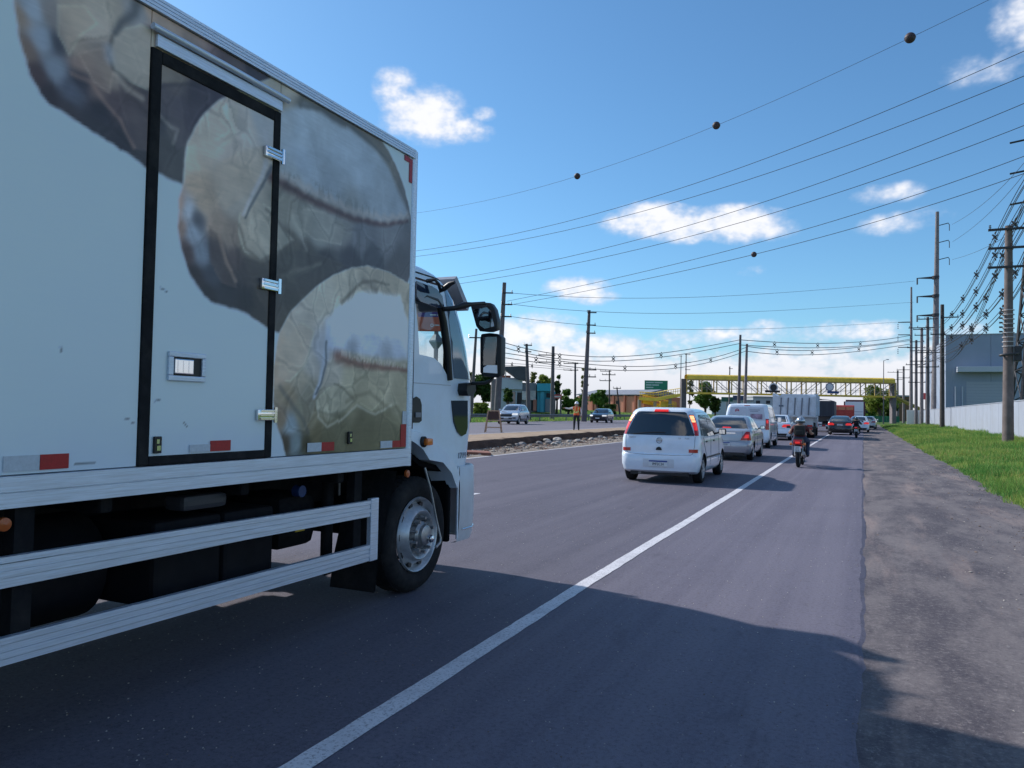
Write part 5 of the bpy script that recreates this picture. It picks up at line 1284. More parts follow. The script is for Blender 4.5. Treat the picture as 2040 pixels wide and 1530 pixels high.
def saloon(name, label, paint, loc, rz, plate=None, L=4.45, lit=True, glassm=None, sc=1.0, cat='car'):
    s = Car(name, label, paint, [
        (.20, .14, L-.25, .78, .2, .45), (.28, .03, L-.06, .84, .2, .5), (.44, .0, L, .865, .2, .55), (.60, .02, L-.01, .87, .2, .55), (.66, .05, L-.02, .87, .19, .55), (.85, .06, L-.2, .865, .18, .5), (.95, .08, L-.5, .85, .18, .48),
        (1.03, .12, L-1.05, .82, .18, .42), (1.055, .40, L-1.25, .80, .18, .4), (1.2, .62, L-1.5, .74, .2, .36), (1.36, .92, L-1.85, .66, .2, .34), (1.44, 1.15, L-2.1, .60, .22, .3), (1.475, 1.4, L-2.3, .52, .22, .3), (1.49, 1.7, L-2.5, .40, .15, .2)], loc, rz, cat)
    s.body((.9, L-.9), .32)
    for y in (.9, L-.9):
        for k in (-1, 1): s.wheel(y, k, .32)
    g = glassm or M_GLASS2
    s.patch('rear_window', [(1.07, -.70, .70), (1.2, -.64, .64), (1.36, -.56, .56), (1.43, -.50, .50)], g, 'rear', .007, nx=10)
    for k in (-1, 1):
        s.patch('tail_lamp', [(.76, k*.42, k*.85), (.84, k*.40, k*.85), (.93, k*.50, k*.83)], M_REDLIT if lit else M_RED, 'rear', .012, nx=8)
        s.patch('side_window', [(1.06, .98, 1.75), (1.2, 1.08, 1.74), (1.38, 1.32, 1.72)], g, 'side', .006, k, 6); s.patch('side_window', [(1.06, 1.82, L-1.5), (1.2, 1.81, L-1.72), (1.38, 1.8, L-2.05)], g, 'side', .006, k, 6)
    s.mirrors(L-1.75, 1.06, paint, (.085, .06, .06)); s.patch('windscreen', [(1.08, -.68, .68), (1.25, -.62, .62), (1.42, -.54, .54)], g, 'front', .006)
    s.seam('boot_gap', [(-.6, 1.0), (-.56, .70), (.56, .70), (.6, 1.0)], 'rear', .007); s.plate(0, .80, plate, .4, .12)
    s.patch('bumper_insert', [(.24, -.6, .6), (.40, -.7, .7)], M_BLACK, 'rear', .008)
    b = MB(); b.box((-.62, .1, .16), (.62, L-.3, .23)); b.build('floor_pan', M_BLACK, s.root)
    return s
p = AY(1543, 850, 47.0); ws_ = saloon('sedan_car', 'white saloon car between the panel van and the grey dump truck', M_CARWHITE, (p.x, 47.0, 0), R(-1))
p = AY(1673, 850, 64.5); bs_ = saloon('sedan_car', 'black saloon car in the right lane beside the far motorcyclist', M_CARBLACK, (p.x, 64.5, 0), R(0), glassm=M_GLASSB)
p = AY(1711, 845, 78.0); fs_ = saloon('hatchback_car', 'small white car half hidden beyond the far motorcyclist', M_CARWHITE, (p.x, 78.0, 0), R(-1))
p = AY(1728, 840, 98.0); gs_ = saloon('hatchback_car', 'grey car far ahead at the right edge of the queue', M_CARSILVER, (p.x, 98.0, 0), R(-3), lit=False)

# ---- oncoming cars on the far carriageway (front ends to us)
def suv(name, label, paint, loc, rz, hgt=1.0, small=False):
    k = hgt
    s = Car(name, label, paint, [
        (.26, .12, 4.1, .80, .2, .45), (.34, .03, 4.22, .86, .2, .5), (.55, .0, 4.27, .885, .2, .55), (.75, .02, 4.26, .89, .2, .55), (.92*k, .05, 4.15, .885, .2, .5), (1.0*k, .08, 3.85, .87, .2, .48), (1.06*k, .12, 3.4, .84, .2, .44), (1.10*k, .15, 3.15, .82, .2, .4),
        (1.30*k, .28, 2.8, .76, .22, .36), (1.48*k, .45, 2.45, .69, .22, .34), (1.56*k, .58, 2.25, .63, .24, .3), (1.60*k, .75, 2.0, .55, .24, .3), (1.62*k, 1.0, 1.8, .42, .15, .2)], loc, rz, 'car')
    s.body((.8, 3.4), .34 if not small else .29, smooth=36)
    for y in (.8, 3.4):
        for q in (-1, 1): s.wheel(y, q, .34 if not small else .29, rim=M_RIM)
    s.patch('windscreen', [(1.12*k, -.72, .72), (1.3*k, -.66, .66), (1.52*k, -.56, .56)], M_GLASS2, 'front', .008, nx=10)
    for q in (-1, 1):
        s.patch('headlamp', [(.74*k, q*.48, q*.86), (.84*k, q*.46, q*.86), (.90*k, q*.52, q*.85)], mat('headlamp', (.75, .77, .8), .08, .3, coat=.8, emit=((1, .95, .85), .35)), 'front', .012, nx=8)
        s.patch('fog_lamp', [(.46*k, q*.52, q*.74), (.56*k, q*.52, q*.74)], M_BLACK, 'front', .01, nx=5)
        s.patch('side_window', [(1.10*k, .75, 1.75), (1.3*k, .85, 1.74), (1.50*k, 1.02, 1.72)], M_GLASS2, 'side', .006, q, 6); s.patch('side_window', [(1.10*k, 1.8, 2.95), (1.3*k, 1.8, 2.7), (1.50*k, 1.8, 2.35)], M_GLASS2, 'side', .006, q, 6)
        s.patch('sill_cladding', [(.36, 1.2, 3.0), (.46, 1.2, 3.0)], M_BLACK, 'side', .008, q, 6)
        s.seam('door_gap', [(1.77, 1.05*k), (1.77, .45)], 'side', .008, q)
    s.patch('grille', [(.62*k, -.42, .42), (.72*k, -.5, .5), (.82*k, -.44, .44)], M_BLACK, 'front', .012, nx=8)
    s.patch('lower_grille', [(.40*k, -.45, .45), (.50*k, -.5, .5)], M_BLACK, 'front', .010, nx=8)
    s.mirrors(2.72, 1.10*k, paint, (.09, .07, .07))
    b = MB(); y = s.front(0, .5*k)[1]+.014; b.box((-.2, y-.01, .47*k), (.2, y+.004, .47*k+.12)); b.build('number_plate', M_PLATEW, s.root)
    b = MB(); b.box((-.62, .2, .2), (.62, 3.9, .3)); b.build('floor_pan', M_BLACK, s.root)
    return s
M_SUV = mat('car_light_silver', (.50, .55, .62), .25, .35, coat=.8)
p = AD(986, 840, 62.0); suv('suv_car', 'light silver sport utility car oncoming on the far carriageway', M_SUV, (p.x+.6, p.y+3.6, .305), R(180+9))
p = AD(1178, 840, 78.0); suv('hatchback_car', 'dark blue hatchback oncoming behind the road worker', M_CARBLUE, (p.x+.4, p.y+3.6, .305), R(180+6), .90, True)
# ================================================================== LORRIES AND BUS AHEAD
def twin_wheels(root, y, hw, r=.5):
    for sd in (-1, 1):
        b = MB(); x = sd*hw; b.lathe([(-.02*sd, r*.55), (0, r*.62), (0, r*.88), (-.04*sd, r), (-.5*sd, r), (-.52*sd, r*.6)], (x, y, r), 'X', 28); t = b.build('wheel', M_TYRE, root, smooth=40)
        b = MB(); b.lathe([(-.02*sd, r*.56), (-.06*sd, r*.5), (-.12*sd, r*.25), (-.05*sd, r*.2), (-.05*sd, 0)], (x, y, r), 'X', 20); b.build('rim', M_RIM, t, smooth=40)
def lorry_chassis(root, L, dark=M_CHASSIS):
    b = MB(); b.box((-.45, .3, .75), (-.35, L-1.4, 1.0)); b.box((.35, .3, .75), (.45, L-1.4, 1.0)); b.build('chassis', dark, root)
    for y in (1.3, 2.5, L-1.2): twin_wheels(root, y, 1.22 if y < 3 else 1.2)
    for sd in (-1, 1):
        b = MB(); b.box((sd*.88-.3, .55, .25), (sd*.88+.3, .58, .95)); b.build('mud_flap', M_RUBBER, root)
    b = MB(); b.bbox((-1.15, .1, .5), (1.15, .2, .68), .02); bar = b.build('rear_bumper', mat('bumper_dark', (.06, .06, .065), .6), root)
    for k in range(8):
        b = MB(); b.box((-1.12+k*.28, .092, .53), (-.86+k*.28, .099, .65)); b.build('reflective_tape', M_TRED if k % 2 else M_TWHITE, bar)
    for sd in (-1, 1): b = MB(); b.bbox((sd*.95-.17, .05, .72), (sd*.95+.17, .1, .86), .015); b.build('tail_lamp', M_RED, root)
def lorry_cab(root, y, paint, h=2.75):
    b = MB(); b.prism([(y, .6), (y, h-.15), (y+.25, h), (y+1.3, h), (y+1.75, h-.35), (y+1.95, 1.5), (y+2.0, .6)], 'X', -1.2, 1.2); c = b.build('cab', paint, root)
    b = MB(); b.prism([(y+1.80, h-.42), (y+1.98, 1.55), (y+1.96, 1.5), (y+1.76, h-.40)], 'X', -1.1, 1.1); b.build('windscreen', M_DGLASS, c)
# ---- grey tipper
M_TIP = mat('tipper_grey', (.60, .67, .76), .5, .1, var=.14, vs=2.2, dirt=((.36, .34, .33), .5, 1.6))
p = AY(1582, 868, 53.5); rt = empty('dump_truck', (p.x, 53.5, 0), 'pale grey dump truck with ribbed tailgate behind the near motorcyclist', 'truck', rz=R(1))
lorry_chassis(rt, 8.2); lorry_cab(rt, 6.2, mat('cab_white', (.7, .72, .75), .35))
b = MB(); b.add([(-1.30, .0, 1.45), (1.30, .0, 1.45), (1.34, -.22, 2.72), (1.05, -.20, 2.66), (.8, -.24, 2.80), (-.8, -.24, 2.80), (-1.0, -.2, 2.68), (-1.34, -.22, 2.88)] + [(-1.30, .1, 1.45), (1.30, .1, 1.45), (1.34, -.12, 2.72), (1.05, -.10, 2.66), (.8, -.14, 2.80), (-.8, -.14, 2.80), (-1.0, -.1, 2.68), (-1.34, -.12, 2.88)],
    [(0, 1, 2, 3, 4, 5, 6, 7), (15, 14, 13, 12, 11, 10, 9, 8)]+[(k, 8+k, 8+(k+1) % 8, (k+1) % 8) for k in range(8)])
tg = b.build('tailgate', M_TIP, rt)
for k in range(5):
    x = -.86+k*.43; b = MB(); b.prism([(-.07, 1.52), (.0, 1.50), (-.18, 2.62), (-.27, 2.60)], 'X', x-.035, x+.035); b.v = [(vx+(vz-1.5)*.06, vy, vz) for vx, vy, vz in b.v]; b.build('tailgate_rib', mat('rib_grey', (.16, .18, .22), .6), tg)
b = MB(); b.bbox((-.95, -.17, 2.02), (-.66, -.12, 2.12), .01); b.build('name_patch', mat('patch_blue', (.08, .13, .2), .5), tg)
for sd in (-1, 1):
    b = MB(); b.prism([(.1, 1.45), (6.0, 1.45), (6.0, 2.85), (-.12, 2.9)], 'X', sd*1.22, sd*1.31); s_ = b.build('bed_side', M_TIP, rt)
    for k in range(6): b = MB(); b.box((min(sd*1.31, sd*1.38), .5+k*.95, 1.45), (max(sd*1.31, sd*1.38), .6+k*.95, 2.85)); b.build('side_rib', M_TIP, s_)
b = MB(); b.box((-1.25, .1, 1.35), (1.25, 6.0, 1.5)); b.box((-1.25, 5.9, 1.5), (1.25, 6.0, 3.0)); b.build('bed_floor', M_TIP, rt)
b = MB(); b.box((-1.32, -.03, 1.36), (1.32, .1, 1.45)); b.build('bed_sill', mat('sill_pale', (.5, .5, .52), .5), rt)
b = MB(); b.box((.45, .5, .7), (1.15, .53, 1.3)); b.build('mud_guard_sheet', mat('sheet_white', (.6, .62, .65), .5), rt)
b = MB(); b.box((-.26, .035, .74), (.26, .045, .9)); b.build('number_plate', M_PLATEW, rt)
# ---- dark lorry
p = AY(1631, 862, 74); rt = empty('dump_truck', (p.x, 74, 0), 'dark loaded dump truck in front of the pale grey one', 'truck', rz=R(0))
lorry_chassis(rt, 8.2); lorry_cab(rt, 6.2, mat('cab_grey', (.2, .2, .22), .4))
M_DK = mat('tipper_dark', (.035, .04, .055), .6, var=.25, vs=2)
b = MB(); b.bbox((-1.28, 0, 1.4), (1.28, 6.0, 2.8), .04); bd = b.build('load_bed', M_DK, rt)
for k in range(5): b = MB(); b.box((-1.1+k*.5, -.07, 1.42), (-1.0+k*.5, .0, 2.78)); b.build('tailgate_rib', M_DK, bd)
b = MB(); rows = []
for y in np.linspace(.1, 5.9, 9): rows.append([(x, y, 2.78+.32*(1-(x/1.25)**2)*(.7+.4*nz(x, y, 1.1, 3))) for x in np.linspace(-1.22, 1.22, 9)])
b.sheet(rows); b.build('load', mat('sand_load', (.55, .5, .46), .9, var=.3, vs=4), rt, smooth=60)
b = MB(); b.box((-.26, .03, .74), (.26, .04, .9)); b.build('number_plate', M_PLATEW, rt)
# ---- red flatbed
p = AY(1677, 850, 93); rt = empty('flatbed_truck', (p.x, 93, 0), 'red stake-sided lorry ahead of the black saloon', 'truck')
lorry_chassis(rt, 8.0); lorry_cab(rt, 6.0, mat('cab_red', (.35, .03, .025), .4))
M_REDT = mat('truck_red', (.40, .045, .03), .5, var=.25, vs=2.5)
b = MB(); b.bbox((-1.22, 0, 1.15), (1.22, 5.8, 1.35), .02); bd = b.build('load_floor', M_REDT, rt)
for k, (z0, z1) in enumerate(((1.40, 1.62), (1.66, 1.88), (1.92, 2.10), (2.14, 2.5))):
    b = MB(); b.bbox((-1.22, -.03, z0), (1.22, .02, z1), .01); b.build('tail_board', M_REDT if k < 3 else mat('truck_orange', (.55, .20, .10), .5, var=.15), bd)
    for sd in (-1, 1): b = MB(); b.box((min(sd*1.18, sd*1.22), .04, z0), (max(sd*1.18, sd*1.22), 5.8, z1)); b.build('side_board', M_REDT, bd)
for x in (-1.2, -.4, .4, 1.2): b = MB(); b.box((x-.04, -.06, 1.2), (x+.04, -.03, 2.5)); b.build('stake', M_REDT, bd)
for x in (-.75, 0, .7): b = MB(); b.box((x-.28, .02, .9), (x+.28, .06, 1.12)); b.build('lamp_panel', M_PLATEW, bd)
# ---- bus
p = AY(1702, 848, 107); rt = empty('bus', (p.x, 107, 0), 'white bus with a maroon rear outline at the head of the queue', 'bus')
M_MAR = mat('bus_maroon', (.10, .025, .05), .4)
bm = bmesh.new(); bmesh.ops.create_cube(bm, size=1)
for v in bm.verts: v.co = Vector((v.co.x*2.5, v.co.y*11+5.5, v.co.z*3.1+2.0))
bmesh.ops.bevel(bm, geom=bm.edges[:], offset=.22, segments=4, affect='EDGES')
m = MB(); m.addbm(bm); m.build('body', M_MAR, rt, smooth=40)
b = MB(); b.bbox((-1.05, -.03, .85), (1.05, .05, 3.3), .03); bb = b.build('rear_panel', mat('bus_white', (.72, .75, .8), .35), rt)
b = MB(); b.box((-.95, -.04, 2.0), (.95, -.028, 2.06)); b.build('panel_seam', M_GRAYINK, bb); b = MB(); b.box((-.95, -.04, 1.7), (.95, -.028, 1.74)); b.build('panel_seam', M_GRAYINK, bb)
for sd in (-1, 1):
    for k in range(6): b = MB(); x = sd*1.252; b.box((min(x, x+.012*sd), .9+k*1.7, 1.9), (max(x, x+.012*sd), 2.4+k*1.7, 2.9)); b.build('side_window', M_DGLASS, rt)
    b = MB(); b.bbox((sd*1.08-.1, -.05, .9), (sd*1.08+.1, .1, 1.4), .02); b.build('tail_lamp', M_RED, rt)
b = MB(); b.bbox((1.32, 10.6, 1.9), (1.6, 10.8, 2.3), .04); mr = b.build('door_mirror', M_BLACK, rt); b = MB(); b.tube([(1.2, 10.9, 2.6), (1.46, 10.7, 2.3)], .03, 6); b.build('mirror_arm', M_BLACK, mr)
for y in (2.8, 8.6): twin_wheels(rt, y, 1.2)

# ================================================================== PEOPLE
def skin_person(name, label, joints, edges, mats, region, loc, rz=0.0, sub=2, root='pelvis'):
    me = bpy.data.meshes.new('person'); keys = list(joints); idx = {k: i for i, k in enumerate(keys)}
    me.from_pydata([joints[k][:3] for k in keys], [(idx[a], idx[b_]) for a, b_ in edges], [])
    o = bpy.data.objects.new(name, me); link(o)
    md = o.modifiers.new('skin', 'SKIN'); md.use_smooth_shade = True
    for i, k in enumerate(keys):
        sv = me.skin_vertices[0].data[i]; r = joints[k][3]; sv.radius = (r, r) if not isinstance(r, tuple) else r; sv.use_root = (k == root)
    sb = o.modifiers.new('sub', 'SUBSURF'); sb.levels = sub; sb.render_levels = sub
    dg = bpy.context.evaluated_depsgraph_get(); dg.update()
    new = bpy.data.meshes.new_from_object(o.evaluated_get(dg)); o.modifiers.clear(); o.data = new
    new.materials.clear()
    for m_ in mats: new.materials.append(m_)
    for f in new.polygons: f.material_index = region(f.center); f.use_smooth = True
    o.location = loc; o.rotation_euler = (0, 0, rz)
    return tag(o, label, 'person')
def hand_edges(J, E, w, side, d, up, palm=.05, r=.012, curl=.4):
    """five fingers at wrist w; d: pointing direction, up: back-of-hand direction"""
    p = Vector(J[w][:3]); d = Vector(d).normalized(); up = Vector(up).normalized(); lat = d.cross(up).normalized()
    J[w+'_palm'] = (*(p+d*palm), .026); E.append((w, w+'_palm'))
    for i, (q, L) in enumerate(((-.030, .055), (-.010, .065), (.010, .062), (.030, .050))):
        a = p+d*(palm+.03)+lat*q; b_ = a+d*L*.55-up*L*curl*.4; c = b_+d*L*.3*(1-curl)-up*L*.5*curl
        for nm, pt, rr in (('a', a, r), ('b', b_, r*.9), ('c', c, r*.75)): J[f'{w}_f{i}{nm}'] = (*pt, rr)
        E += [(w+'_palm', f'{w}_f{i}a'), (f'{w}_f{i}a', f'{w}_f{i}b'), (f'{w}_f{i}b', f'{w}_f{i}c')]
    t0 = p+d*.03+lat*(-.04)*side; t1 = t0+d*.03+lat*(-.025)*side-up*.01
    J[w+'_t0'] = (*t0, r); J[w+'_t1'] = (*t1, r*.85); E += [(w, w+'_t0'), (w+'_t0', w+'_t1')]
M_SKIN = mat('skin', (.36, .20, .14), .55, var=.08, vs=9)
M_JEANS = mat('denim', (.035, .05, .10), .85, var=.2, vs=20)
M_DARKC = mat('dark_cloth', (.02, .022, .028), .9, var=.3, vs=14)
M_MAROON = mat('maroon_cloth', (.10, .025, .03), .9, var=.2, vs=14)
M_SHOE = mat('shoe', (.03, .03, .032), .6)
M_ORANGE = mat('hi_vis_orange', (.75, .11, .03), .7, var=.1, vs=12)
M_HIVIS = mat('hi_vis_band', (.72, .66, .22), .5)
M_SHIRT = mat('white_shirt', (.6, .6, .6), .85, var=.1, vs=12)
def rider(label, loc, rz, top, arm, trousers, helmet_m, pack=None, shoe=None):
    J = {'pelvis': (0, .68, .84, .135), 'spine': (0, .74, .98, .13), 'chest': (0, .80, 1.10, .145), 'neck': (0, .84, 1.21, .055), 'head': (0, .88, 1.30, .085), 'crown': (0, .89, 1.38, .07)}
    E = [('pelvis', 'spine'), ('spine', 'chest'), ('chest', 'neck'), ('neck', 'head'), ('head', 'crown')]
    for s_, k in ((-1, 'l'), (1, 'r')):
        J[k+'sh'] = (s_*.165, .81, 1.14, .068); J[k+'el'] = (s_*.30, .92, .95, .045); J[k+'wr'] = (s_*.31, 1.14, .97, .030)
        J[k+'hip'] = (s_*.10, .72, .80, .10); J[k+'kn'] = (s_*.20, 1.06, .74, .068); J[k+'an'] = (s_*.19, .92, .36, .045); J[k+'toe'] = (s_*.21, 1.06, .31, .038); J[k+'heel'] = (s_*.19, .86, .31, .04)
        E += [('chest', k+'sh'), (k+'sh', k+'el'), (k+'el', k+'wr'), ('pelvis', k+'hip'), (k+'hip', k+'kn'), (k+'kn', k+'an'), (k+'an', k+'toe'), (k+'an', k+'heel')]
        hand_edges(J, E, k+'wr', s_, (0, 1, -.05), (0, .1, 1), .045, .011, .9)
    def reg(c):
        if c.z > 1.19 and abs(c.x) < .12: return 0
        if c.z < .335 or (c.z < .37 and c.y > 1.0): return 3
        if c.z < .885 and abs(c.x) < .29 and not (c.y > .95 and c.z > .9): return 2
        if abs(c.x) > .25 and c.z > .85: return 4 if c.y < 1.09 else 0
        return 1
    o = skin_person('person', label, J, E, [M_SKIN, top, trousers, shoe or M_SHOE, arm], reg, loc, rz)
    b = MB(); bm = bmesh.new(); bmesh.ops.create_uvsphere(bm, u_segments=24, v_segments=16, radius=1)
    for v in bm.verts: v.co = Vector((v.co.x*.128, v.co.y*.15+.885, v.co.z*.135+1.315 if v.co.z > -.5 else -.5*.135+1.315+(v.co.z+.5)*.03))
    b.addbm(bm); h = b.build('helmet', helmet_m, o, smooth=60)
    b = MB(); b.lathe([(-.035, .131), (.02, .128)], (0, .885, 1.30), 'Z', 24); b.v = [(x, .885+(y-.885)*1.17, z) for x, y, z in b.v]; b.build('helmet_band', M_BLACK, h)
    if pack:
        b = MB(); b.bbox((-.15, .50, .90), (.15, .66, 1.20), .06); pk = b.build('backpack', pack, o, smooth=50)
        b = MB(); b.bbox((-.10, .465, .93), (.10, .51, 1.05), .03); b.build('pocket', pack, pk, smooth=50)
    return o
def motorcycle(label, loc, rz, body, group='motorcycles filtering past the queue'):
    rt = empty('motorcycle', loc, label, 'motorcycle', group, rz)
    def whl(y, r, w):
        b = MB(); b.lathe([(-w*.3, r*.74), (-w*.5, r*.85), (-w*.35, r*.96), (0, r), (w*.35, r*.96), (w*.5, r*.85), (w*.3, r*.74)], (0, y, r), 'X', 32); t = b.build('wheel', M_TYRE, rt, smooth=40)
        b = MB(); b.lathe([(-w*.3, r*.76), (-w*.2, r*.68), (w*.2, r*.68), (w*.3, r*.76)], (0, y, r), 'X', 32, True); b.cyl((-.05, y, r), (.05, y, r), .035, n=12)
        for k in range(5):
            M = Matrix.Translation((0, y, r)) @ Matrix.Rotation(2*math.pi*k/5, 4, 'X'); b.box((-.012, -.014, .02), (.012, .014, r*.72), M)
        b.build('rim', M_STEEL, t, smooth=40)
    whl(.29, .29, .11); whl(1.57, .29, .09)
    b = MB(); b.tube([(-.07, .29, .29), (-.07, .72, .36)], .02, 8); b.tube([(.07, .29, .29), (.07, .72, .36)], .02, 8); b.build('swing_arm', M_STEEL, rt)
    for s_ in (-1, 1): b = MB(); b.tube([(s_*.10, .32, .34), (s_*.10, .45, .68)], .022, 8); b.build('shock_absorber', M_STEEL, rt); b = MB(); b.tube([(s_*.085, 1.57, .29), (s_*.085, 1.35, .88)], .022, 8); b.build('fork', M_STEEL, rt)
    b = MB(); b.bbox((-.13, .75, .22), (.13, 1.15, .52), .05); b.build('engine', M_CHASSIS, rt, smooth=40)
    b = MB(); b.bbox((-.13, .72, .62), (.13, 1.25, .80), .06); b.build('fuel_tank', body, rt, smooth=50)
    b = MB(); b.prism([(.10, .76), (.16, .84), (.45, .80), (.80, .76), (.95, .77), (.95, .70), (.4, .70), (.18, .70)], 'X', -.12, .12); b.build('seat', M_BLACK, rt)
    b = MB(); b.prism([(.0, .70), (.06, .79), (.25, .80), (.75, .70), (.72, .58), (.25, .60), (.08, .64)], 'X', -.115, .115); tl = b.build('tail_body', body, rt)
    b = MB(); b.bbox((-.115, -.02, .655), (.115, .04, .77), .03); b.build('tail_cowl', M_RED, rt, smooth=40)
    b = MB(); b.bbox((-.065, -.04, .69), (.065, .0, .74), .015); b.build('tail_lamp', M_REDLIT, rt, smooth=40)
    b = MB(); b.prism([(.02, .66), (.06, .66), (-.03, .40), (-.06, .42)], 'X', -.06, .06); b.build('rear_mudguard', M_BLACK, rt)
    b = MB(); b.box((-.095, -.045, .46), (.095, -.035, .61)); pl = b.build('number_plate', M_PLATEW, rt)
    text('plate_number', 'JAV', .055, M_INK, pl, (0, -.047, .565), (R(90), 0, 0), 1.0, .001); text('plate_number', '2E48', .055, M_INK, pl, (0, -.047, .50), (R(90), 0, 0), 1.0, .001)
    for s_ in (-1, 1):
        b = MB(); b.tube([(s_*.09, .04, .66), (s_*.17, .04, .67)], .012, 6); b.lathe([(s_*.15, .028), (s_*.17, .036), (s_*.21, .03), (s_*.22, 0)], (0, .04, .67), 'X', 12); b.build('indicator', M_AMBER, rt, smooth=40)
    b = MB(); b.tube([(.13, .95, .27), (.14, .6, .30), (.15, .12, .42)], [.025, .045, .05], 10); b.build('exhaust', M_STEEL, rt, smooth=40)
    b = MB(); b.tube([(-.36, 1.10, .97), (-.22, 1.24, .99), (0, 1.30, .96), (.22, 1.24, .99), (.36, 1.10, .97)], .014, 8); hb = b.build('handlebar', M_BLACK, rt, smooth=50)
    for s_ in (-1, 1):
        b = MB(); b.tube([(s_*.25, 1.22, .98), (s_*.33, 1.2, 1.12)], .008, 6); b.bbox((s_*.36-.06, 1.17, 1.10), (s_*.36+.06, 1.20, 1.17), .015); b.build('mirror', M_BLACK, hb)
        b = MB(); b.tube([(s_*.05, .95, .27), (s_*.22, .95, .29)], .016, 6); b.build('foot_peg', M_BLACK, rt)
    b = MB(); b.bbox((-.11, 1.36, .82), (.11, 1.5, 1.0), .04); b.build('headlamp_shell', body, rt, smooth=50)
    b = MB(); b.tube([(0, 1.30, .44), (0, 1.44, .60), (0, 1.62, .615), (0, 1.80, .50)], [.03, .05, .05, .03], 8); b.build('front_mudguard', body, rt, smooth=50)
    return rt
M_BIKERED = mat('bike_red', (.35, .01, .02), .25, coat=.7)
q = G(1590, 931); motorcycle('red motorcycle with its tail lamp lit, nearer of the two', (q.x, q.y-.29, 0), R(-1), M_BIKERED)
rider('rider in maroon shirt and silver helmet wearing a dark backpack on the red motorcycle', (q.x, q.y-.29, 0), R(-1), M_MAROON, M_SKIN, M_JEANS, mat('helmet_silver', (.45, .47, .5), .2, .6, coat=.8), mat('backpack', (.03, .03, .028), .9, var=.3, vs=10))
q2 = G(1705, 873); motorcycle('black motorcycle beside the black saloon, farther of the two', (q2.x, q2.y-.29, 0), R(-2), M_CARBLACK)
rider('rider all in black with a dark helmet on the farther motorcycle', (q2.x, q2.y-.29, 0), R(-2), M_DARKC, M_DARKC, M_DARKC, mat('helmet_dark', (.03, .05, .06), .2, coat=.8), mat('backpack_black', (.012, .012, .016), .9))
# ---- road worker, back to us, left arm held out
def worker():
    J = {'pelvis': (0, 0, .92, .135), 'spine': (0, .01, 1.06, .135), 'chest': (0, .01, 1.24, .155), 'neck': (0, .02, 1.41, .06), 'head': (0, .03, 1.50, .085), 'crown': (0, .035, 1.60, .075)}
    E = [('pelvis', 'spine'), ('spine', 'chest'), ('chest', 'neck'), ('neck', 'head'), ('head', 'crown')]
    J.update({'lsh': (-.19, .01, 1.32, .07), 'lel': (-.44, .06, 1.26, .05), 'lwr': (-.68, .12, 1.30, .034), 'rsh': (.19, .01, 1.32, .07), 'rel': (.28, .0, 1.06, .05), 'rwr': (.27, .08, .83, .034)})
    E += [('chest', 'lsh'), ('lsh', 'lel'), ('lel', 'lwr'), ('chest', 'rsh'), ('rsh', 'rel'), ('rel', 'rwr')]
    for s_, k in ((-1, 'l'), (1, 'r')):
        J[k+'hip'] = (s_*.095, 0, .86, .105); J[k+'kn'] = (s_*.12, .02, .48, .075); J[k+'an'] = (s_*.13, 0, .10, .052); J[k+'toe'] = (s_*.15, .16, .04, .042); J[k+'heel'] = (s_*.13, -.05, .04, .04)
        E += [('pelvis', k+'hip'), (k+'hip', k+'kn'), (k+'kn', k+'an'), (k+'an', k+'toe'), (k+'an', k+'heel')]
    hand_edges(J, E, 'lwr', -1, (-1, .2, .05), (0, .2, 1), .05, .012, .3); hand_edges(J, E, 'rwr', 1, (0, .1, -1), (1, 0, 0), .05, .012, .4)
    def reg(c):
        if c.z > 1.39 and abs(c.x) < .14: return 0
        if c.z < .11: return 3
        if c.z < .90 and abs(c.x) < .22: return 2
        if c.x < -.66 or (c.x > .2 and c.z < .86): return 0
        if abs(c.x) > .22: return 4
        if 1.045 < c.z < 1.115: return 5
        return 1
    p = G(1148, 857.5, .345)
    o = skin_person('person', 'road worker in orange vest and white hard hat with one arm out on the median', J, E, [M_SKIN, M_ORANGE, M_DARKC, M_SHOE, M_SHIRT, M_HIVIS], reg, (p.x, p.y, .34), R(20))
    b = MB(); bm = bmesh.new(); bmesh.ops.create_uvsphere(bm, u_segments=22, v_segments=14, radius=1)
    for v in bm.verts: v.co = Vector((v.co.x*.115, v.co.y*.135+.035, 1.575+max(v.co.z, -.12)*.13))
    b.addbm(bm); h = b.build('hard_hat', mat('hat_white', (.75, .76, .78), .35), o, smooth=60)
    b = MB(); b.lathe([(0, .112), (-.01, .15), (-.018, .15), (-.012, .11)], (0, .045, 1.565), 'Z', 24); b.build('hat_brim', MATS['hat_white'], h, smooth=40)
    for s_ in (-1, 1):
        b = MB(); b.bbox((s_*.09-.022, -.148, 1.08), (s_*.09+.022, -.135, 1.36), .005); b.build('vest_stripe', M_HIVIS, o)
    for s_ in (-1, 1):
        b = MB(); b.bbox((s_*.105-.012, .02, 1.47), (s_*.105+.012, .05, 1.53), .008); b.build('ear', M_SKIN, o)
worker()
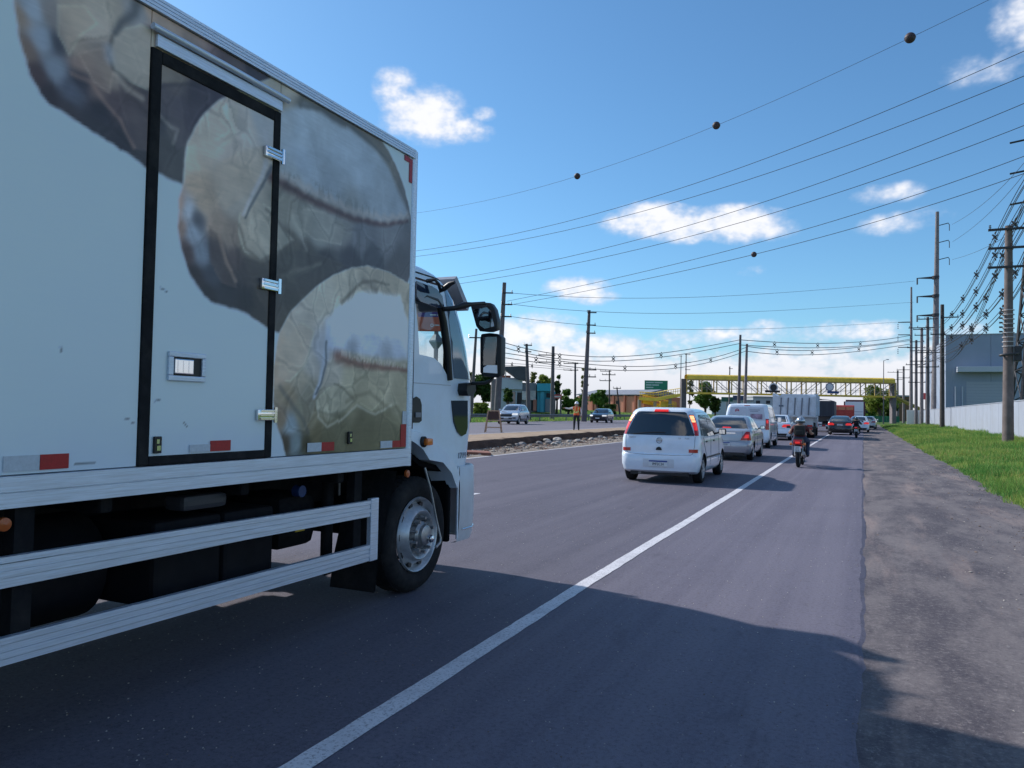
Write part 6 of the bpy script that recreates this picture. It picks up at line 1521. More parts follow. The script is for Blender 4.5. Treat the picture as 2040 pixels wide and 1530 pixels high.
# ---- wooden trestle sign
def trestle():
    p = G(983, 861, .31); rt = empty('trestle_sign', (p.x, p.y, .305), 'wooden folding trestle sign standing on the far carriageway edge', 'barrier', rz=R(22))
    M_WOOD = mat('raw_wood', (.45, .27, .17), .7, var=.3, vs=8, stretch=(6, 6, 1)); M_BROWN = mat('brown_board', (.06, .025, .018), .7, var=.3, vs=5)
    for s_ in (-1, 1):
        b = MB(); b.prism([(-.42, 0), (-.36, 0), (-.08, 1.12), (-.14, 1.12)], 'X', s_*.42-.03+(-.0), s_*.42+.03); b.v = [(x-s_*.10*(z/1.12)*1.4, y, z) for x, y, z in b.v]; b.build('leg', M_WOOD, rt)
        b = MB(); b.prism([(.30, 0), (.36, 0), (-.02, 1.12), (-.08, 1.12)], 'X', s_*.42-.03, s_*.42+.03); b.v = [(x-s_*.10*(z/1.12)*1.4, y, z) for x, y, z in b.v]; b.build('leg', M_WOOD, rt)
    for z, y in ((.24, -.36), (.58, -.27), (1.08, -.13)): b = MB(); k = .42-.14*z/1.12; b.box((-k, y-.06, z), (k, y-.035, z+.05)); b.build('rail', M_WOOD, rt)
    b = MB(); b.box((-.34, .24, .22), (.34, .265, .27)); b.build('rail', M_WOOD, rt)
    b = MB(); b.prism([(-.26, .64), (-.24, .64), (-.13, 1.07), (-.15, 1.07)], 'X', -.29, .29); b.build('board', M_BROWN, rt)
trestle()
# plank on the rubble
p = G(948, 907); b = MB(); b.bbox((-.45, -.28, 0), (.45, .28, .10), .02); pk = b.build('timber_slab', mat('red_timber', (.24, .10, .07), .85, var=.35, vs=5), None); pk.location = (p.x, p.y, .03); pk.rotation_euler = (R(3), R(2), R(35)); tag(pk, 'reddish timber slab lying on the road edge by the dug median', 'slab')
# ================================================================== GUARD RAIL, POLES, WIRES
def guardrail():
    M_GALV = mat('galvanised', (.16, .17, .18), .55, .4, var=.2, vs=3); rt = empty('guard_rail', (-31.4, 70, .3), 'long steel guard rail along the far side of the carriageway', 'guard rail')
    prof = [(0, .42), (.07, .47), (.07, .53), (.02, .57), (.02, .60), (.07, .64), (.07, .70), (0, .75), (-.02, .75), (.03, .70), (.03, .64), (-.01, .60), (-.01, .57), (.03, .53), (.03, .47), (-.02, .42)]
    y = 36.0
    while y < 128:
        b = MB(); b.prism(prof, 'Y', y-70, y+3.98-70); b.build('rail_beam', M_GALV, rt)
        b = MB(); b.box((-.12, y-70, -.1), (-.02, y-70+.12, .72)); b.build('post', M_GALV, rt); y += 4
guardrail()
M_CONC = mat('concrete_pole', (.21, .185, .19), .85, var=.2, vs=2.5, dirt=((.11, .095, .095), .5, 1.2)); M_CONCD = mat('concrete_dark', (.125, .112, .12), .85, var=.2, vs=2.5)
M_WOODP = mat('tarred_pole', (.07, .06, .058), .85, var=.3, vs=3); M_IRON = mat('pole_iron', (.045, .045, .05), .6, .3); M_INSUL = mat('insulator', (.06, .045, .045), .25, coat=.4); M_WIRE = mat('wire_black', (.03, .03, .035), .5)
def insul(b, x, y, z, h=.22, r=.07):
    for k in range(3): b.cyl((x, y, z+h*k/3), (x, y, z+h*(k+.6)/3), r, r*.5, 8)
def pole(label, base, top, r0, r1, m=M_CONC, arms=(), group='utility poles along the highway', ax=(1, 0), brackets=()):
    """arms: (height, half length left, half length right, n insulators)"""
    base = Vector(base); top = Vector(top); rt = empty('utility_pole', base, label, 'pole', group)
    d = top-base; b = MB(); n = 8
    b.tube([d*t for t in np.linspace(-.02, 1, n)], [r0+(r1-r0)*t for t in np.linspace(0, 1, n)], 14); b.build('post', m, rt, smooth=50)
    A = Vector((ax[0], ax[1], 0)).normalized()
    for (h, a, c, ni) in arms:
        h = h if h > 0 else d.z+h
        p = d*(h/d.z); b = MB(); e0 = p-A*a; e1 = p+A*c
        q = Matrix.Translation(p) @ Matrix.Rotation(math.atan2(A.y, A.x), 4, 'Z'); b.box((-a, -.06-r1, -.06), (c, .06-r1, .06), q); o = b.build('crossarm', M_IRON, rt)
        for k in range(ni):
            t = k/(max(1, ni-1)); pt = e0+(e1-e0)*(.04+.92*t); b = MB(); insul(b, pt.x, pt.y-r1, pt.z+.05, .26, .075); b.build('insulator', M_INSUL, o)
    for (h, L) in brackets:
        p = d*(h/d.z); b = MB(); b.tube([p, p+A*L*.9+Vector((0, 0, .15)), p+A*L+Vector((0, 0, -.05))], .05, 6); o = b.build('bracket_arm', M_IRON, rt)
        b = MB(); e = p+A*L; insul(b, e.x, e.y, e.z-.5, .45, .07); b.build('insulator', M_INSUL, o)
    return rt
XR = 8.15
def rpole(label, x0, xt, yt, r0, r1, m, arms=(), X=XR, brackets=()):
    b0 = AX(x0, 850, X); t0 = AX(xt, yt, X); base = Vector((X, b0.y, 0)); top = Vector((X+(xt-x0)*.02*0, b0.y, AX(xt, yt, X).z))
    return pole(label, base, top, r0, r1, m, arms, ax=(1, 0), brackets=brackets), base, top
pa = G(2008, 887, .05)
zt = AY(2010, 450, pa.y).z
arms = [(AY(2000, y, pa.y).z, 1.0, 1.25, 3) for y in (458, 495, 533)]
PA = pole('thick weathered concrete pole standing in the grass at the right edge', (pa.x, pa.y, 0), (pa.x+.06, pa.y, zt), .29, .18, mat('weathered_pole', (.155, .125, .118), .9, var=.3, vs=2, dirt=((.10, .08, .075), .6, 1.5)), arms)
for k in range(9):
    z = AY(2008, 618+k*9, pa.y).z; b = MB(); b.lathe([(-.02, .30), (.02, .30)], (.03, 0, z), 'Z', 18); b.build('pole_band', mat('band_pale', (.5, .48, .48), .6), PA)
b = MB(); b.lathe([(.07*math.cos(a), .42+.07*math.sin(a)) for a in np.linspace(0, 6.28, 9)], (0.02, -.05, AY(2005, 707, pa.y).z), 'Z', 24); b.v = [(x, y*.6-.25, z+(x)*.1) for x, y, z in b.v]; b.build('cable_coil', M_WIRE, PA, smooth=60)
b = MB(); b.bbox((.30, -.3, AY(2005, 720, pa.y).z), (.62, .2, AY(2005, 690, pa.y).z), .05); b.build('junction_box', M_IRON, PA)
for k in range(5): b = MB(); b.cyl((-.42, -.1, AY(2000, 625+k*9, pa.y).z), (-.25, -.1, AY(2000, 625+k*9, pa.y).z), .05, n=8); b.build('spool_insulator', M_INSUL, PA)
RP = {}
RP['C'] = rpole('dark tarred pole right in front of the blue-grey warehouse corner', 1877, 1877, 607, .26, .19, M_WOODP, [(-1.5, .2, 1.6, 2), (-3.4, 1.2, .3, 2)])
RP['D'] = rpole('grey pole with a short top crossarm, second left of the tarred pole', 1848, 1848, 632, .27, .18, M_CONCD, [(-.3, 1.2, 1.2, 4), (-1.5, 2.4, .9, 4), (-5.0, 1.6, 1.6, 3), (-7.0, 1.4, 1.4, 3)])
RP['E'] = rpole('grey pole with many stacked crossarms between two taller poles', 1836, 1836, 653, .28, .2, M_CONC, [(-.3, 1.2, 1.2, 4), (-1.2, 1.0, 1.0, 3), (-3.6, 1.6, 1.8, 4), (-5.2, 1.6, 1.6, 3), (-7.0, 1.4, 1.4, 2)])
RP['F'] = rpole('slim grey pole with double crossarms left of the stacked-crossarm pole', 1825, 1825, 678, .27, .19, M_CONCD, [(-.3, 1.0, 1.2, 3), (-1.3, 1.4, 1.4, 3), (-4.2, 1.6, 1.4, 3), (-7.2, 1.2, 1.4, 2)])
RP['G'] = rpole('tall slim leaning pole with three left-hand bracket arms', 1815, 1823, 552, .36, .16, M_CONC, X=8.4, brackets=())
t_ = RP['G'][0]; bz = RP['G'][1]
for y in (642, 667, 692):
    z = AY(1817, y, bz.y).z; b = MB(); b.tube([(0, 0, z), (-2.3, 0, z+.05)], .09, 6); o = b.build('bracket_arm', M_IRON, t_); b = MB(); insul(b, -2.3, 0, z-1.2, 1.1, .1); b.build('insulator', M_INSUL, o)
RP['H'] = rpole('thin far pole just right of the footbridge end', 1800, 1800, 730, .28, .2, M_CONC, [(-.8, 1.4, 1.4, 3), (-2.6, 1.2, 1.2, 2)])
RP['I'] = rpole('far pole with a wide crossarm at the footbridge end', 1788, 1789, 737, .34, .22, M_CONC, [(-.5, 2.4, 1.6, 4), (-2.4, 1.4, 1.4, 3)])
# tall transmission pole behind the wall
bB = AX(1862, 810, 10.4); yB = bB.y; zB = AY(1868, 422, yB).z
PB = pole('very tall transmission pole with three right-hand and three left-hand arms', (10.4, yB, 0), (10.75, yB, zB), .62, .26, M_CONC, ())
for y in (450, 484, 518):
    z = AY(1870, y, yB).z; b = MB(); b.tube([(.3, 0, z), (1.9, 0, z+.35), (2.05, 0, z+.05)], .07, 6); o = b.build('bracket_arm', M_IRON, PB); b = MB(); b.cyl((2.05, 0, z-.9), (2.05, 0, z+.05), .06, n=8); b.build('insulator', M_INSUL, o)
for y in (553, 590, 628):
    z = AY(1865, y, yB).z; b = MB(); b.add([(-2.6, -.06, z-.02), (0, -.12, z-.22), (0, .12, z-.22), (-2.6, .06, z-.02), (-2.6, -.06, z+.08), (0, -.12, z+.22), (0, .12, z+.22), (-2.6, .06, z+.08)], [(0, 1, 2, 3), (4, 7, 6, 5), (0, 4, 5, 1), (1, 5, 6, 2), (2, 6, 7, 3), (3, 7, 4, 0)]); o = b.build('bracket_arm', M_IRON, PB)
    b = MB(); b.lathe([(-.25, .5), (.25, .55)], (.12, 0, z), 'Z', 16); b.build('arm_collar', M_IRON, PB); b = MB(); b.cyl((-2.5, 0, z-1.0), (-2.5, 0, z), .12, n=8); b.build('insulator', M_INSUL, o)
# left-hand poles
def lpole(label, x0, y0, xt, yt, dist, r0, r1, m, arms=(), zb=None):
    b0 = AD(x0, y0, dist); zb = zleft(b0.x) if b0.x < -31 else .3
    t0 = AD(xt, yt, dist); return pole(label, (b0.x, b0.y, zb-.05), (t0.x, t0.y, t0.z), r0*.82, r1*.82, m, [(AD(xt, a[0], dist).z-zb, *a[1:]) for a in arms], ax=(CR[0], CR[1]))
LP = {}
LP[1] = lpole('thickest concrete pole on the left, seen past the truck mirrors', 990, 805, 1005, 563, 75, .42, .22, M_CONCD, [(583, .1, .9, 2), (606, .1, .9, 2), (630, .1, .9, 2)])
LP[10] = lpole('short stout grey pole beside the thickest concrete pole', 983, 808, 984, 755, 78, .38, .34, M_CONC)
LP[5] = lpole('slim pole between the truck door and its mirrors', 938, 822, 949, 655, 80, .26, .15, M_CONCD, [(672, .7, .7, 2)])
LP[3] = lpole('dark pole standing before the slanted dark canopy', 1054, 828, 1049, 685, 85, .33, .17, M_CONCD, [(687, .3, .6, 2), (700, .2, .5, 1)])
LP[4] = lpole('dark pole before the turquoise shop', 1100, 822, 1102, 690, 95, .34, .22, M_CONCD, [(707, 1.8, .3, 3), (721, 1.8, .3, 3)])
LP[2] = lpole('tall tapering pole right of the road worker', 1163, 830, 1174, 618, 85, .42, .18, M_CONCD, [(622, .2, .8, 1), (647, .2, .8, 2), (663, .2, .8, 2), (736, .2, 1.1, 3), (750, .2, 1.1, 3)])
LP[6] = lpole('pole with two long left crossarms above the bushes', 1146, 812, 1146, 722, 125, .25, .18, M_CONCD, [(724, 1.9, .5, 4), (737, 1.9, .5, 3)])
LP[7] = lpole('pole with three crossarms left of the brick building', 1214, 822, 1214, 738, 125, .16, .12, M_WOODP, [(739, 1.5, .3, 3), (746, 1.2, 1.0, 4), (758, 1.6, .3, 3)])
LP[8] = lpole('leaning short pole in front of the brick building', 1236, 824, 1229, 772, 120, .18, .12, M_WOODP, [(773, .6, .6, 3)])
LP[9] = lpole('left one of two grey poles standing before the footbridge', 1471, 830, 1475, 667, 105, .30, .18, M_CONCD)
LP[11] = lpole('right one of two grey poles standing before the footbridge', 1483, 832, 1488, 685, 110, .30, .2, M_CONC)
LP[12] = lpole('thin mast at the left end of the footbridge', 1355, 800, 1357, 708, 175, .16, .1, M_CONC, [(709, .5, .2, 0)])
LP[13] = lpole('double mast with small arms beyond the footbridge end', 1366, 800, 1367, 705, 185, .2, .14, M_CONC, [(706, .3, 1.0, 2), (722, .2, 1.0, 1), (736, .2, 1.0, 1)])
LP[14] = lpole('far pole seen through the footbridge trusses', 1452, 820, 1454, 730, 190, .25, .16, M_CONC, [(734, .2, .7, 1)])
# lamp post by the footbridge
p = AD(1760, 845, 160); t0 = AD(1764, 718, 160); rt = empty('street_lamp', (p.x, p.y, 0), 'slender street lamp behind the right end of the footbridge', 'street lamp')
b = MB(); b.tube([(0, 0, 0), (0, 0, t0.z)], [.12, .07], 8); b.build('post', M_CONC, rt); b = MB(); b.tube([(0, 0, t0.z-.05), (.6, 0, t0.z+.2)], .05, 6); a_ = b.build('arm', M_CONC, rt); b = MB(); b.bbox((.5, -.12, t0.z+.12), (1.0, .12, t0.z+.28), .04); b.build('lamp_head', mat('lamp_grey', (.4, .4, .42), .5), a_)

# ---- wires: smooth curves between real points
def lag(pts, x):
    s_ = 0
    for i, (xi, yi) in enumerate(pts):
        t = yi
        for j, (xj, _) in enumerate(pts):
            if j != i: t *= (x-xj)/(xi-xj)
        s_ += t
    return s_
def wire(pts, d0, d1, r, label, group, n=28, parent=None, cat='wire', name='overhead_wire', off=(0, 0, 0)):
    x0, x1 = pts[0][0], pts[-1][0]; P = []
    for t in np.linspace(0, 1, n):
        x = x0+(x1-x0)*t; P.append(AD(x, lag(pts, x), 1/((1-t)/d0+t/d1))+Vector(off))
    b = MB(); b.tube(P, r, 5); o = b.build(name, M_WIRE, parent, smooth=60)
    if label: tag(o, label, cat, group)
    return o, P
LBL = ['high wire carrying three dark marker balls above all the others', 'uppermost of the six heavy wires crossing above the road', 'second of the six heavy wires from the top', 'third of the six heavy wires from the top', 'fourth of the six heavy wires from the top', 'fifth of the six heavy wires from the top', 'lowest of the six heavy wires, carrying one marker ball']
HW = [[(700, 437), (1150, 351), (1427, 250), (2120, -72)], [(700, 513), (1000, 471), (1430, 350), (2120, 66)], [(700, 523), (1000, 485), (1515, 350), (2120, 118)],
      [(700, 580), (1000, 539), (1600, 376), (2120, 172)], [(700, 590), (1000, 552), (1600, 406), (2120, 218)], [(1010, 600), (1300, 537), (1600, 458), (2120, 280)], [(1012, 608), (1300, 553), (1600, 482), (2120, 316)]]
M_BALL = mat('marker_ball', (.05, .03, .035), .6, var=.2)
for i, pts in enumerate(HW):
    o, P = wire(pts, 80 if i > 4 else 95, 40, .013 if i == 0 else .020, LBL[i], 'high wires crossing the road')
    balls = [(1150, .27), (1427, .28), (1813, .31)] if i == 0 else [(1502, .20)] if i == 6 else []
    for bx, br in balls:
        t = (bx-pts[0][0])/(pts[-1][0]-pts[0][0]); c = AD(bx, lag(pts, bx), 1/((1-t)/(80 if i > 4 else 95)+t/40))
        bm = bmesh.new(); bmesh.ops.create_uvsphere(bm, u_segments=20, v_segments=12, radius=br)
        b = MB(); b.addbm(bm, Matrix.Translation(c)); b.lathe([(-.02, br*1.03), (.02, br*1.03)], c, 'Z', 20); b.build('marker_ball', M_BALL, o, smooth=60)
for lab, pts in (('topmost thin wire running from the thickest left pole to the leaning pole', [(1010, 583), (1250, 594), (1600, 580), (1822, 560)]), ('middle thin wire running from the thickest left pole to the leaning pole', [(1012, 605), (1280, 624), (1600, 616), (1820, 602)]), ('lowest thin wire running from the thickest left pole to the leaning pole', [(1014, 630), (1300, 655), (1600, 652), (1818, 640)])):
    wire(pts, 76, 150, .022, lab, 'thin wires crossing the road')
def bundle(label, pts, d0, d1, spacers, group, r=.03, sp=.28, gap=.32, three=True):
    rt = empty('spaced_cable', AD(pts[0][0], pts[0][1], d0), label, 'cable', group); O = -rt.location
    for dx, dz in ((0, .0), (0, -gap)) + (((gap*.5, -gap*.5),) if three else ()):
        o, P = wire(pts, d0, d1, r, None, None, 36, rt, name='conductor', off=(O.x+dx, O.y, O.z+dz))
    for sx in spacers:
        t = (sx-pts[0][0])/(pts[-1][0]-pts[0][0]); c = AD(sx, lag(pts, sx), 1/((1-t)/d0+t/d1))+O+Vector((0, 0, -gap*.5))
        b = MB(); M = Matrix.Translation(c) @ Matrix.Rotation(R(25), 4, 'Z')
        for a in (R(45), R(-45)):
            Q = M @ Matrix.Rotation(a, 4, 'Y'); b.box((-sp, -.03, -.045), (sp, .03, .045), Q)
        b.lathe([(-.03, sp*.42), (.03, sp*.42), (.03, sp*.26), (-.03, sp*.26)], c, 'Y', 10)
        for e in (-1, 1): b.cyl(c+Vector((0, 0, e*sp*.9)), c+Vector((.05, 0, e*sp*1.5)), .05, n=6)
        b.build('spacer', M_INSUL, rt)
G1 = 'spaced cables strung between the poles'
bundle('upper spaced cable from the left poles to the left footbridge pole', [(985, 676), (1100, 704), (1200, 711), (1474, 677)], 80, 105, [1033, 1115, 1222, 1317], G1, .04, .26, .5, False)
bundle('lower spaced cable from the left poles to the right footbridge pole', [(985, 700), (1130, 721), (1250, 730), (1487, 692)], 80, 110, [1068, 1115, 1245, 1346, 1416], G1, .04, .26, .5, False)
bundle('upper spaced cable from the left footbridge pole to the leaning pole', [(1475, 677), (1620, 684), (1700, 682), (1815, 668)], 105, 148, [1543, 1629, 1714], G1, .05, .32, .7, False)
bundle('lower spaced cable from the right footbridge pole to the leaning pole', [(1488, 690), (1620, 698), (1700, 693), (1815, 678)], 110, 150, [1548, 1618, 1711], G1, .05, .32, .7, False)
bundle('faint far cable joining the thin left poles', [(960, 722), (1050, 726), (1140, 735)], 90, 125, [1000, 1020, 1060, 1100], G1, .03, .22, .3, False)
G2 = 'spaced cables along the right-hand poles'
RB = [('outermost left spaced cable, highest on the thick right pole', [(2060, 330), (1985, 462), (1918, 592), (1850, 655)], [1982, 1945, 1918, 1896]), ('second spaced cable, from the middle arm of the thick right pole', [(2060, 372), (1985, 498), (1917, 622), (1848, 672)], [1982, 1944, 1917, 1895, 1877]),
      ('third spaced cable, from the lowest arm of the thick right pole', [(2060, 410), (1985, 540), (1917, 645), (1838, 692)], [1982, 1944, 1917, 1895]), ('spaced cable passing just right of the thick pole top', [(2075, 350), (2022, 442), (1964, 590), (1848, 690)], [2022, 1997, 1964, 1936]), ('spaced cable passing low behind the thick right pole', [(2075, 410), (2022, 538), (1964, 622), (1838, 712)], [2022, 1996, 1964, 1935]), ('lowest spaced cable curving toward the warehouse', [(2075, 470), (2022, 578), (1964, 650), (1828, 728)], [1997, 1964, 1935, 1915])]
for i, (lab, pts, sp) in enumerate(RB): bundle(lab, pts, 40, 112, sp, G2, .022, .25, .30)
for lab, pts in (('thin wire rising from the top arm of the very tall pole', [(1897, 447), (1960, 405), (2060, 300)]), ('thin wire rising from the middle arm of the very tall pole', [(1897, 482), (1970, 425), (2060, 320)]), ('thin wire from the lowest right arm of the very tall pole', [(1897, 517), (1970, 490), (2060, 430)])): wire(pts, 108, 52, .02, lab, 'wires of the very tall pole')

# ================================================================== FOOTBRIDGE
def footbridge():
    L = AD(1366, 770, 165); Rr = AD(1778, 770, 165); ax = Vector((Rr.x-L.x, Rr.y-L.y, 0)); LEN = ax.length; ang = math.atan2(ax.y, ax.x)
    zb = (AD(1366, 784, 165).z+AD(1778, 790, 165).z)/2; zt_ = (AD(1366, 757, 165).z+AD(1778, 764, 165).z)/2; ztop = zt_+1.15
    rt = empty('footbridge', (L.x, L.y, 0), 'long yellow covered footbridge with open trusses spanning the highway', 'bridge', rz=ang)
    M_YEL = mat('bridge_yellow', (.86, .58, .06), .5, var=.12, vs=.8, dirt=((.3, .2, .05), .4, .7)); M_YDK = mat('bridge_yellow_dull', (.48, .34, .10), .55, var=.15, vs=.8); M_GRY = mat('bridge_steel', (.33, .31, .29), .6, .2); M_MESH = mat('bridge_mesh', (.42, .42, .44), .6)
    # barrel roof in ribbed sheets, each a part
    n = 28
    for k in range(n):
        x0, x1 = LEN*k/n, LEN*(k+1)/n-.05; b = MB(); rows = []
        for x in np.linspace(x0, x1, 7):
            rip = .05 if int(round((x-x0)/(x1-x0)*6)) % 2 else 0
            rows.append([(x, py*(1+rip*.3), zt_+.1+pz+rip) for py, pz in ((-1.38, 0), (-1.38, .45), (-1.30, .75), (-1.0, .95), (-.5, 1.03), (0, 1.06), (.5, 1.03), (1.0, .95), (1.30, .75), (1.38, .45), (1.38, 0))])
        b.sheet(rows); b.build('roof_sheet', M_YEL, rt, smooth=30)
    for nm, z0, z1, m_ in (('deck', zb-.15, zb+.2, M_YEL), ('top_chord', zt_-.05, zt_+.15, M_YDK)):
        for s_ in (-1, 1): b = MB(); b.box((0, s_*1.25-.12, z0), (LEN, s_*1.25+.12, z1)); b.build(nm, m_, rt)
    b = MB(); b.box((0, -1.1, zb-.1), (LEN, 1.1, zb+.02)); b.build('walkway', M_GRY, rt)
    m = 14
    for k in range(m+1):
        x = LEN*k/m
        for s_ in (-1, 1): b = MB(); b.box((x-.11, s_*1.25-.1, zb+.2), (x+.11, s_*1.25+.1, zt_-.05)); b.build('truss_post', M_YDK, rt)
    for k in range(m):
        x0, x1 = LEN*k/m+.1, LEN*(k+1)/m-.1
        a, c = ((x0, zt_-.1), (x1, zb+.25)) if k < m/2 else ((x0, zb+.25), (x1, zt_-.1))
        for s_ in (-1, 1): b = MB(); b.tube([(a[0], s_*1.25, a[1]), (c[0], s_*1.25, c[1])], .07, 6); b.build('truss_diagonal', M_GRY, rt)
        for t in (.33, .66): b = MB(); x = x0+(x1-x0)*t; b.box((x-.035, -1.30, zb+.2), (x+.035, -1.24, zt_-.05)); b.build('screen_bar', M_GRY, rt)
    for z in (zb+.9, zb+1.2): b = MB(); b.tube([(0, -1.28, z), (LEN, -1.28, z)], .035, 5); b.build('handrail', M_GRY, rt)
    for x, w in ((-.5, .5), (LEN+.1, .45)):
        b = MB(); b.bbox((x-w, -.6, -.2), (x+w, .6, zt_+.2), .05); b.build('pier', M_CONC if x > 5 else M_CONCD, rt)
    # left approach ramps with rails and columns
    def ramp(px, dist, dstep, name='ramp'):
        P = [AD(x, y, dist+dstep*i) for i, (x, y) in enumerate(px)]; inv = Matrix.Rotation(-ang, 4, 'Z')
        P = [inv @ (q-Vector((L.x, L.y, 0))) for q in P]; b = MB(); rows = [[(q.x, q.y-1.0, q.z), (q.x, q.y+1.0, q.z), (q.x, q.y+1.0, q.z-.7), (q.x, q.y-1.0, q.z-.7), (q.x, q.y-1.0, q.z)] for q in P]
        b.sheet(rows); o = b.build(name, M_YEL, rt)
        for s_ in (-1, 1):
            b = MB(); b.tube([q+Vector((0, s_*.95, 1.15)) for q in P], .07, 5); b.tube([q+Vector((0, s_*.95, .6)) for q in P], .05, 5); rl = b.build('ramp_rail', M_YEL, o)
        for i in range(len(P)-1):
            for t in np.linspace(0, 1, 7):
                q = P[i].lerp(P[i+1], t); b = MB(); b.box((q.x-.05, q.y-.98, q.z), (q.x+.05, q.y-.92, q.z+1.15)); b.build('ramp_baluster', M_YEL, o)
        return P
    P = ramp([(1362, 783), (1335, 787), (1305, 793), (1274, 791)], 166, 2); P2 = ramp([(1280, 797), (1310, 804), (1345, 812)], 172, 1); P3 = ramp([(1345, 814), (1310, 820), (1278, 825)], 168, 1)
    for q in (P[1], P[2], P[3]): b = MB(); b.bbox((q.x-.3, q.y-.3, -.2), (q.x+.3, q.y+.3, q.z-.6), .03); b.build('ramp_column', M_GRY, rt)
    q = P[2]; b = MB(); b.bbox((q.x+1.2, q.y-.8, 0), (q.x+3.0, q.y+.8, q.z-.7), .05); b.build('ramp_tower', M_YEL, rt)
    # right-hand stair flight
    b = MB(); b.prism([(LEN+.5, zb), (LEN+.5, zb+.4), (LEN+7, zb-2.6), (LEN+7, zb-3.0)], 'Y', -.2, 1.6); b.build('stair_flight', M_YDK, rt)
    return rt
footbridge()
def disc_sign(label, x, y, dist, ring, face, r=.85):
    c = AD(x, y, dist); rt = empty('speed_sign', c, label, 'sign', 'round signs on the footbridge'); a = math.atan2(CR[1], CR[0])
    rt.rotation_euler = (0, 0, a); b = MB(); b.lathe([(0, r), (.06, r), (.06, 0)], (0, 0, 0), 'Y', 24); b.lathe([(-.002, r), (-.002, r*.74)], (0, 0, 0), 'Y', 24); b.build('ring', ring, rt)
    b = MB(); b.cyl((0, -.02, 0), (0, 0.0, 0), r*.74, n=24); b.build('face', face, rt)
disc_sign('round dark-faced sign on a white plate hung on the footbridge', 1541, 772, 161, mat('sign_white', (.7, .7, .72), .5), M_INK, .95)
disc_sign('round pale sign hung on the footbridge above the blue board', 1653, 771, 161, mat('sign_ring_grey', (.25, .25, .34), .5), mat('sign_white', (.7, .7, .72), .5), .9)
def board(name, label, x0, y0, x1, y1, dist, m, cat='sign', posts=None, lines=(), lm=None):
    p0 = AD((x0+x1)/2, y1, dist); a = math.atan2(CR[1], CR[0]); w = (x1-x0)/FPX*dist; h = (y1-y0)/FPX*dist
    rt = empty(name, (p0.x, p0.y, 0 if posts else p0.z), label, cat, rz=a); z = p0.z if posts else 0
    b = MB(); b.bbox((-w/2, -.06, z), (w/2, .06, z+h), .02); f = b.build('panel', m, rt)
    for (u0, u1, v, t) in lines:
        b = MB(); b.box((-w/2+u0*w, -.075, z+h*v), (-w/2+u1*w, -.055, z+h*(v+t))); b.build('text_line', lm, f)
    for u in (posts or ()): b = MB(); b.box((-w/2+u*w-.12, .08, 0), (-w/2+u*w+.12, .3, z+h*.9)); b.build('post', M_CONCD, rt)
    return rt, w, h, z
board('sign_board', 'blue board fixed low on the footbridge', 1648, 779, 1671, 784, 161, mat('board_blue', (.03, .07, .2), .5))
board('sign_board', 'dark board fixed low on the footbridge above the dump truck', 1524, 778, 1554, 782, 161, M_INK)
M_SIGNG = mat('sign_green', (.01, .22, .12), .45); M_SIGNW = mat('sign_letter', (.5, .62, .58), .5)
board('direction_sign', 'green direction sign above the left footbridge ramp', 1284, 758, 1330, 777, 200, M_SIGNG, posts=(.08, .95), lines=((.06, .40, .72, .12), (.43, .78, .72, .12), (.06, .30, .46, .12), (.33, .62, .46, .12), (.06, .38, .2, .12)), lm=M_SIGNW)
board('direction_sign', 'small dark green sign seen under the footbridge left of the poles', 1437, 791, 1460, 800, 210, mat('sign_green_dark', (.01, .09, .06), .5), posts=(.5,))
board('sign_board', 'dark blue panel seen under the footbridge beside the green sign', 1460, 788, 1484, 797, 215, mat('panel_navy', (.04, .06, .12), .5), posts=(.5,))
# ---- billboard seen through the cab window
def billboard():
    rt, w, h, z = board('billboard', 'purple and orange billboard on a column seen through the cab window', 812, 592, 893, 660, 92, mat('billboard_purple', (.085, .04, .22), .45), 'billboard')
    rt.location.z = 0; z = AD(852, 660, 92).z
    for c in rt.children: c.location.z += z
    b = MB(); b.box((-w/2+.02, -.085, z+.02), (w/2-.02, -.07, z+h*.42)); o = b.build('orange_band', mat('billboard_orange', (.62, .13, .07), .5, var=.15, vs=1.5), rt)
    M_BW = mat('billboard_white', (.7, .68, .72), .5)
    b = MB()
    for s_, e in ((1.0, .93),):
        n = 28; R0 = [(w*.24+w*.15*math.cos(a), -.10, z+h*.80+h*.17*math.sin(a)) for a in np.linspace(0, 6.283, n)]; b.tube(R0, .05, 5)
    b.build('oval_logo', M_BW, rt)
    for u0, u1, v in ((.62, .82, .80), (.55, .70, .48), (.72, .92, .48), (.66, .78, .18), (.80, .95, .18)):
        b = MB(); b.box((-w/2+w*u0, -.11, z+h*v-.06), (-w/2+w*u1, -.09, z+h*v+.08)); b.build('text_line', M_BW, rt)
    b = MB(); b.lathe([(-.01, .2), (.01, .2), (.01, .12), (-.01, .12)], (w*.10, -.10, z+h*.18), 'Y', 16); b.build('ring_icon', M_BW, rt)
    b = MB(); b.add([(.0+w*.02-w*.22, -.09, z+.02), (-w/2+.05, -.09, z+.02), (-w/2+.05, -.09, z+h*.72), (-w*.3, -.09, z+h*.66), (-w*.24, -.09, z+h*.4)], [(0, 1, 2, 3, 4)]); b.build('figure_patch', mat('billboard_figure', (.6, .22, .12), .5, var=.3, vs=1.2), rt)
    xc = (869-852.5)/FPX*92; b = MB(); b.cyl((xc, .2, 0), (xc, .2, z+.1), .28, .26, 12); col = b.build('column', mat('column_grey', (.2, .22, .24), .6), rt)
    zd = AD(868, 680, 92).z; b = MB(); b.lathe([(-.9, .28), (-.1, .85), (.1, .85), (.9, .28)], (xc, .2, zd), 'Z', 4); b.build('diamond_plate', MATS['column_grey'], col)
billboard()

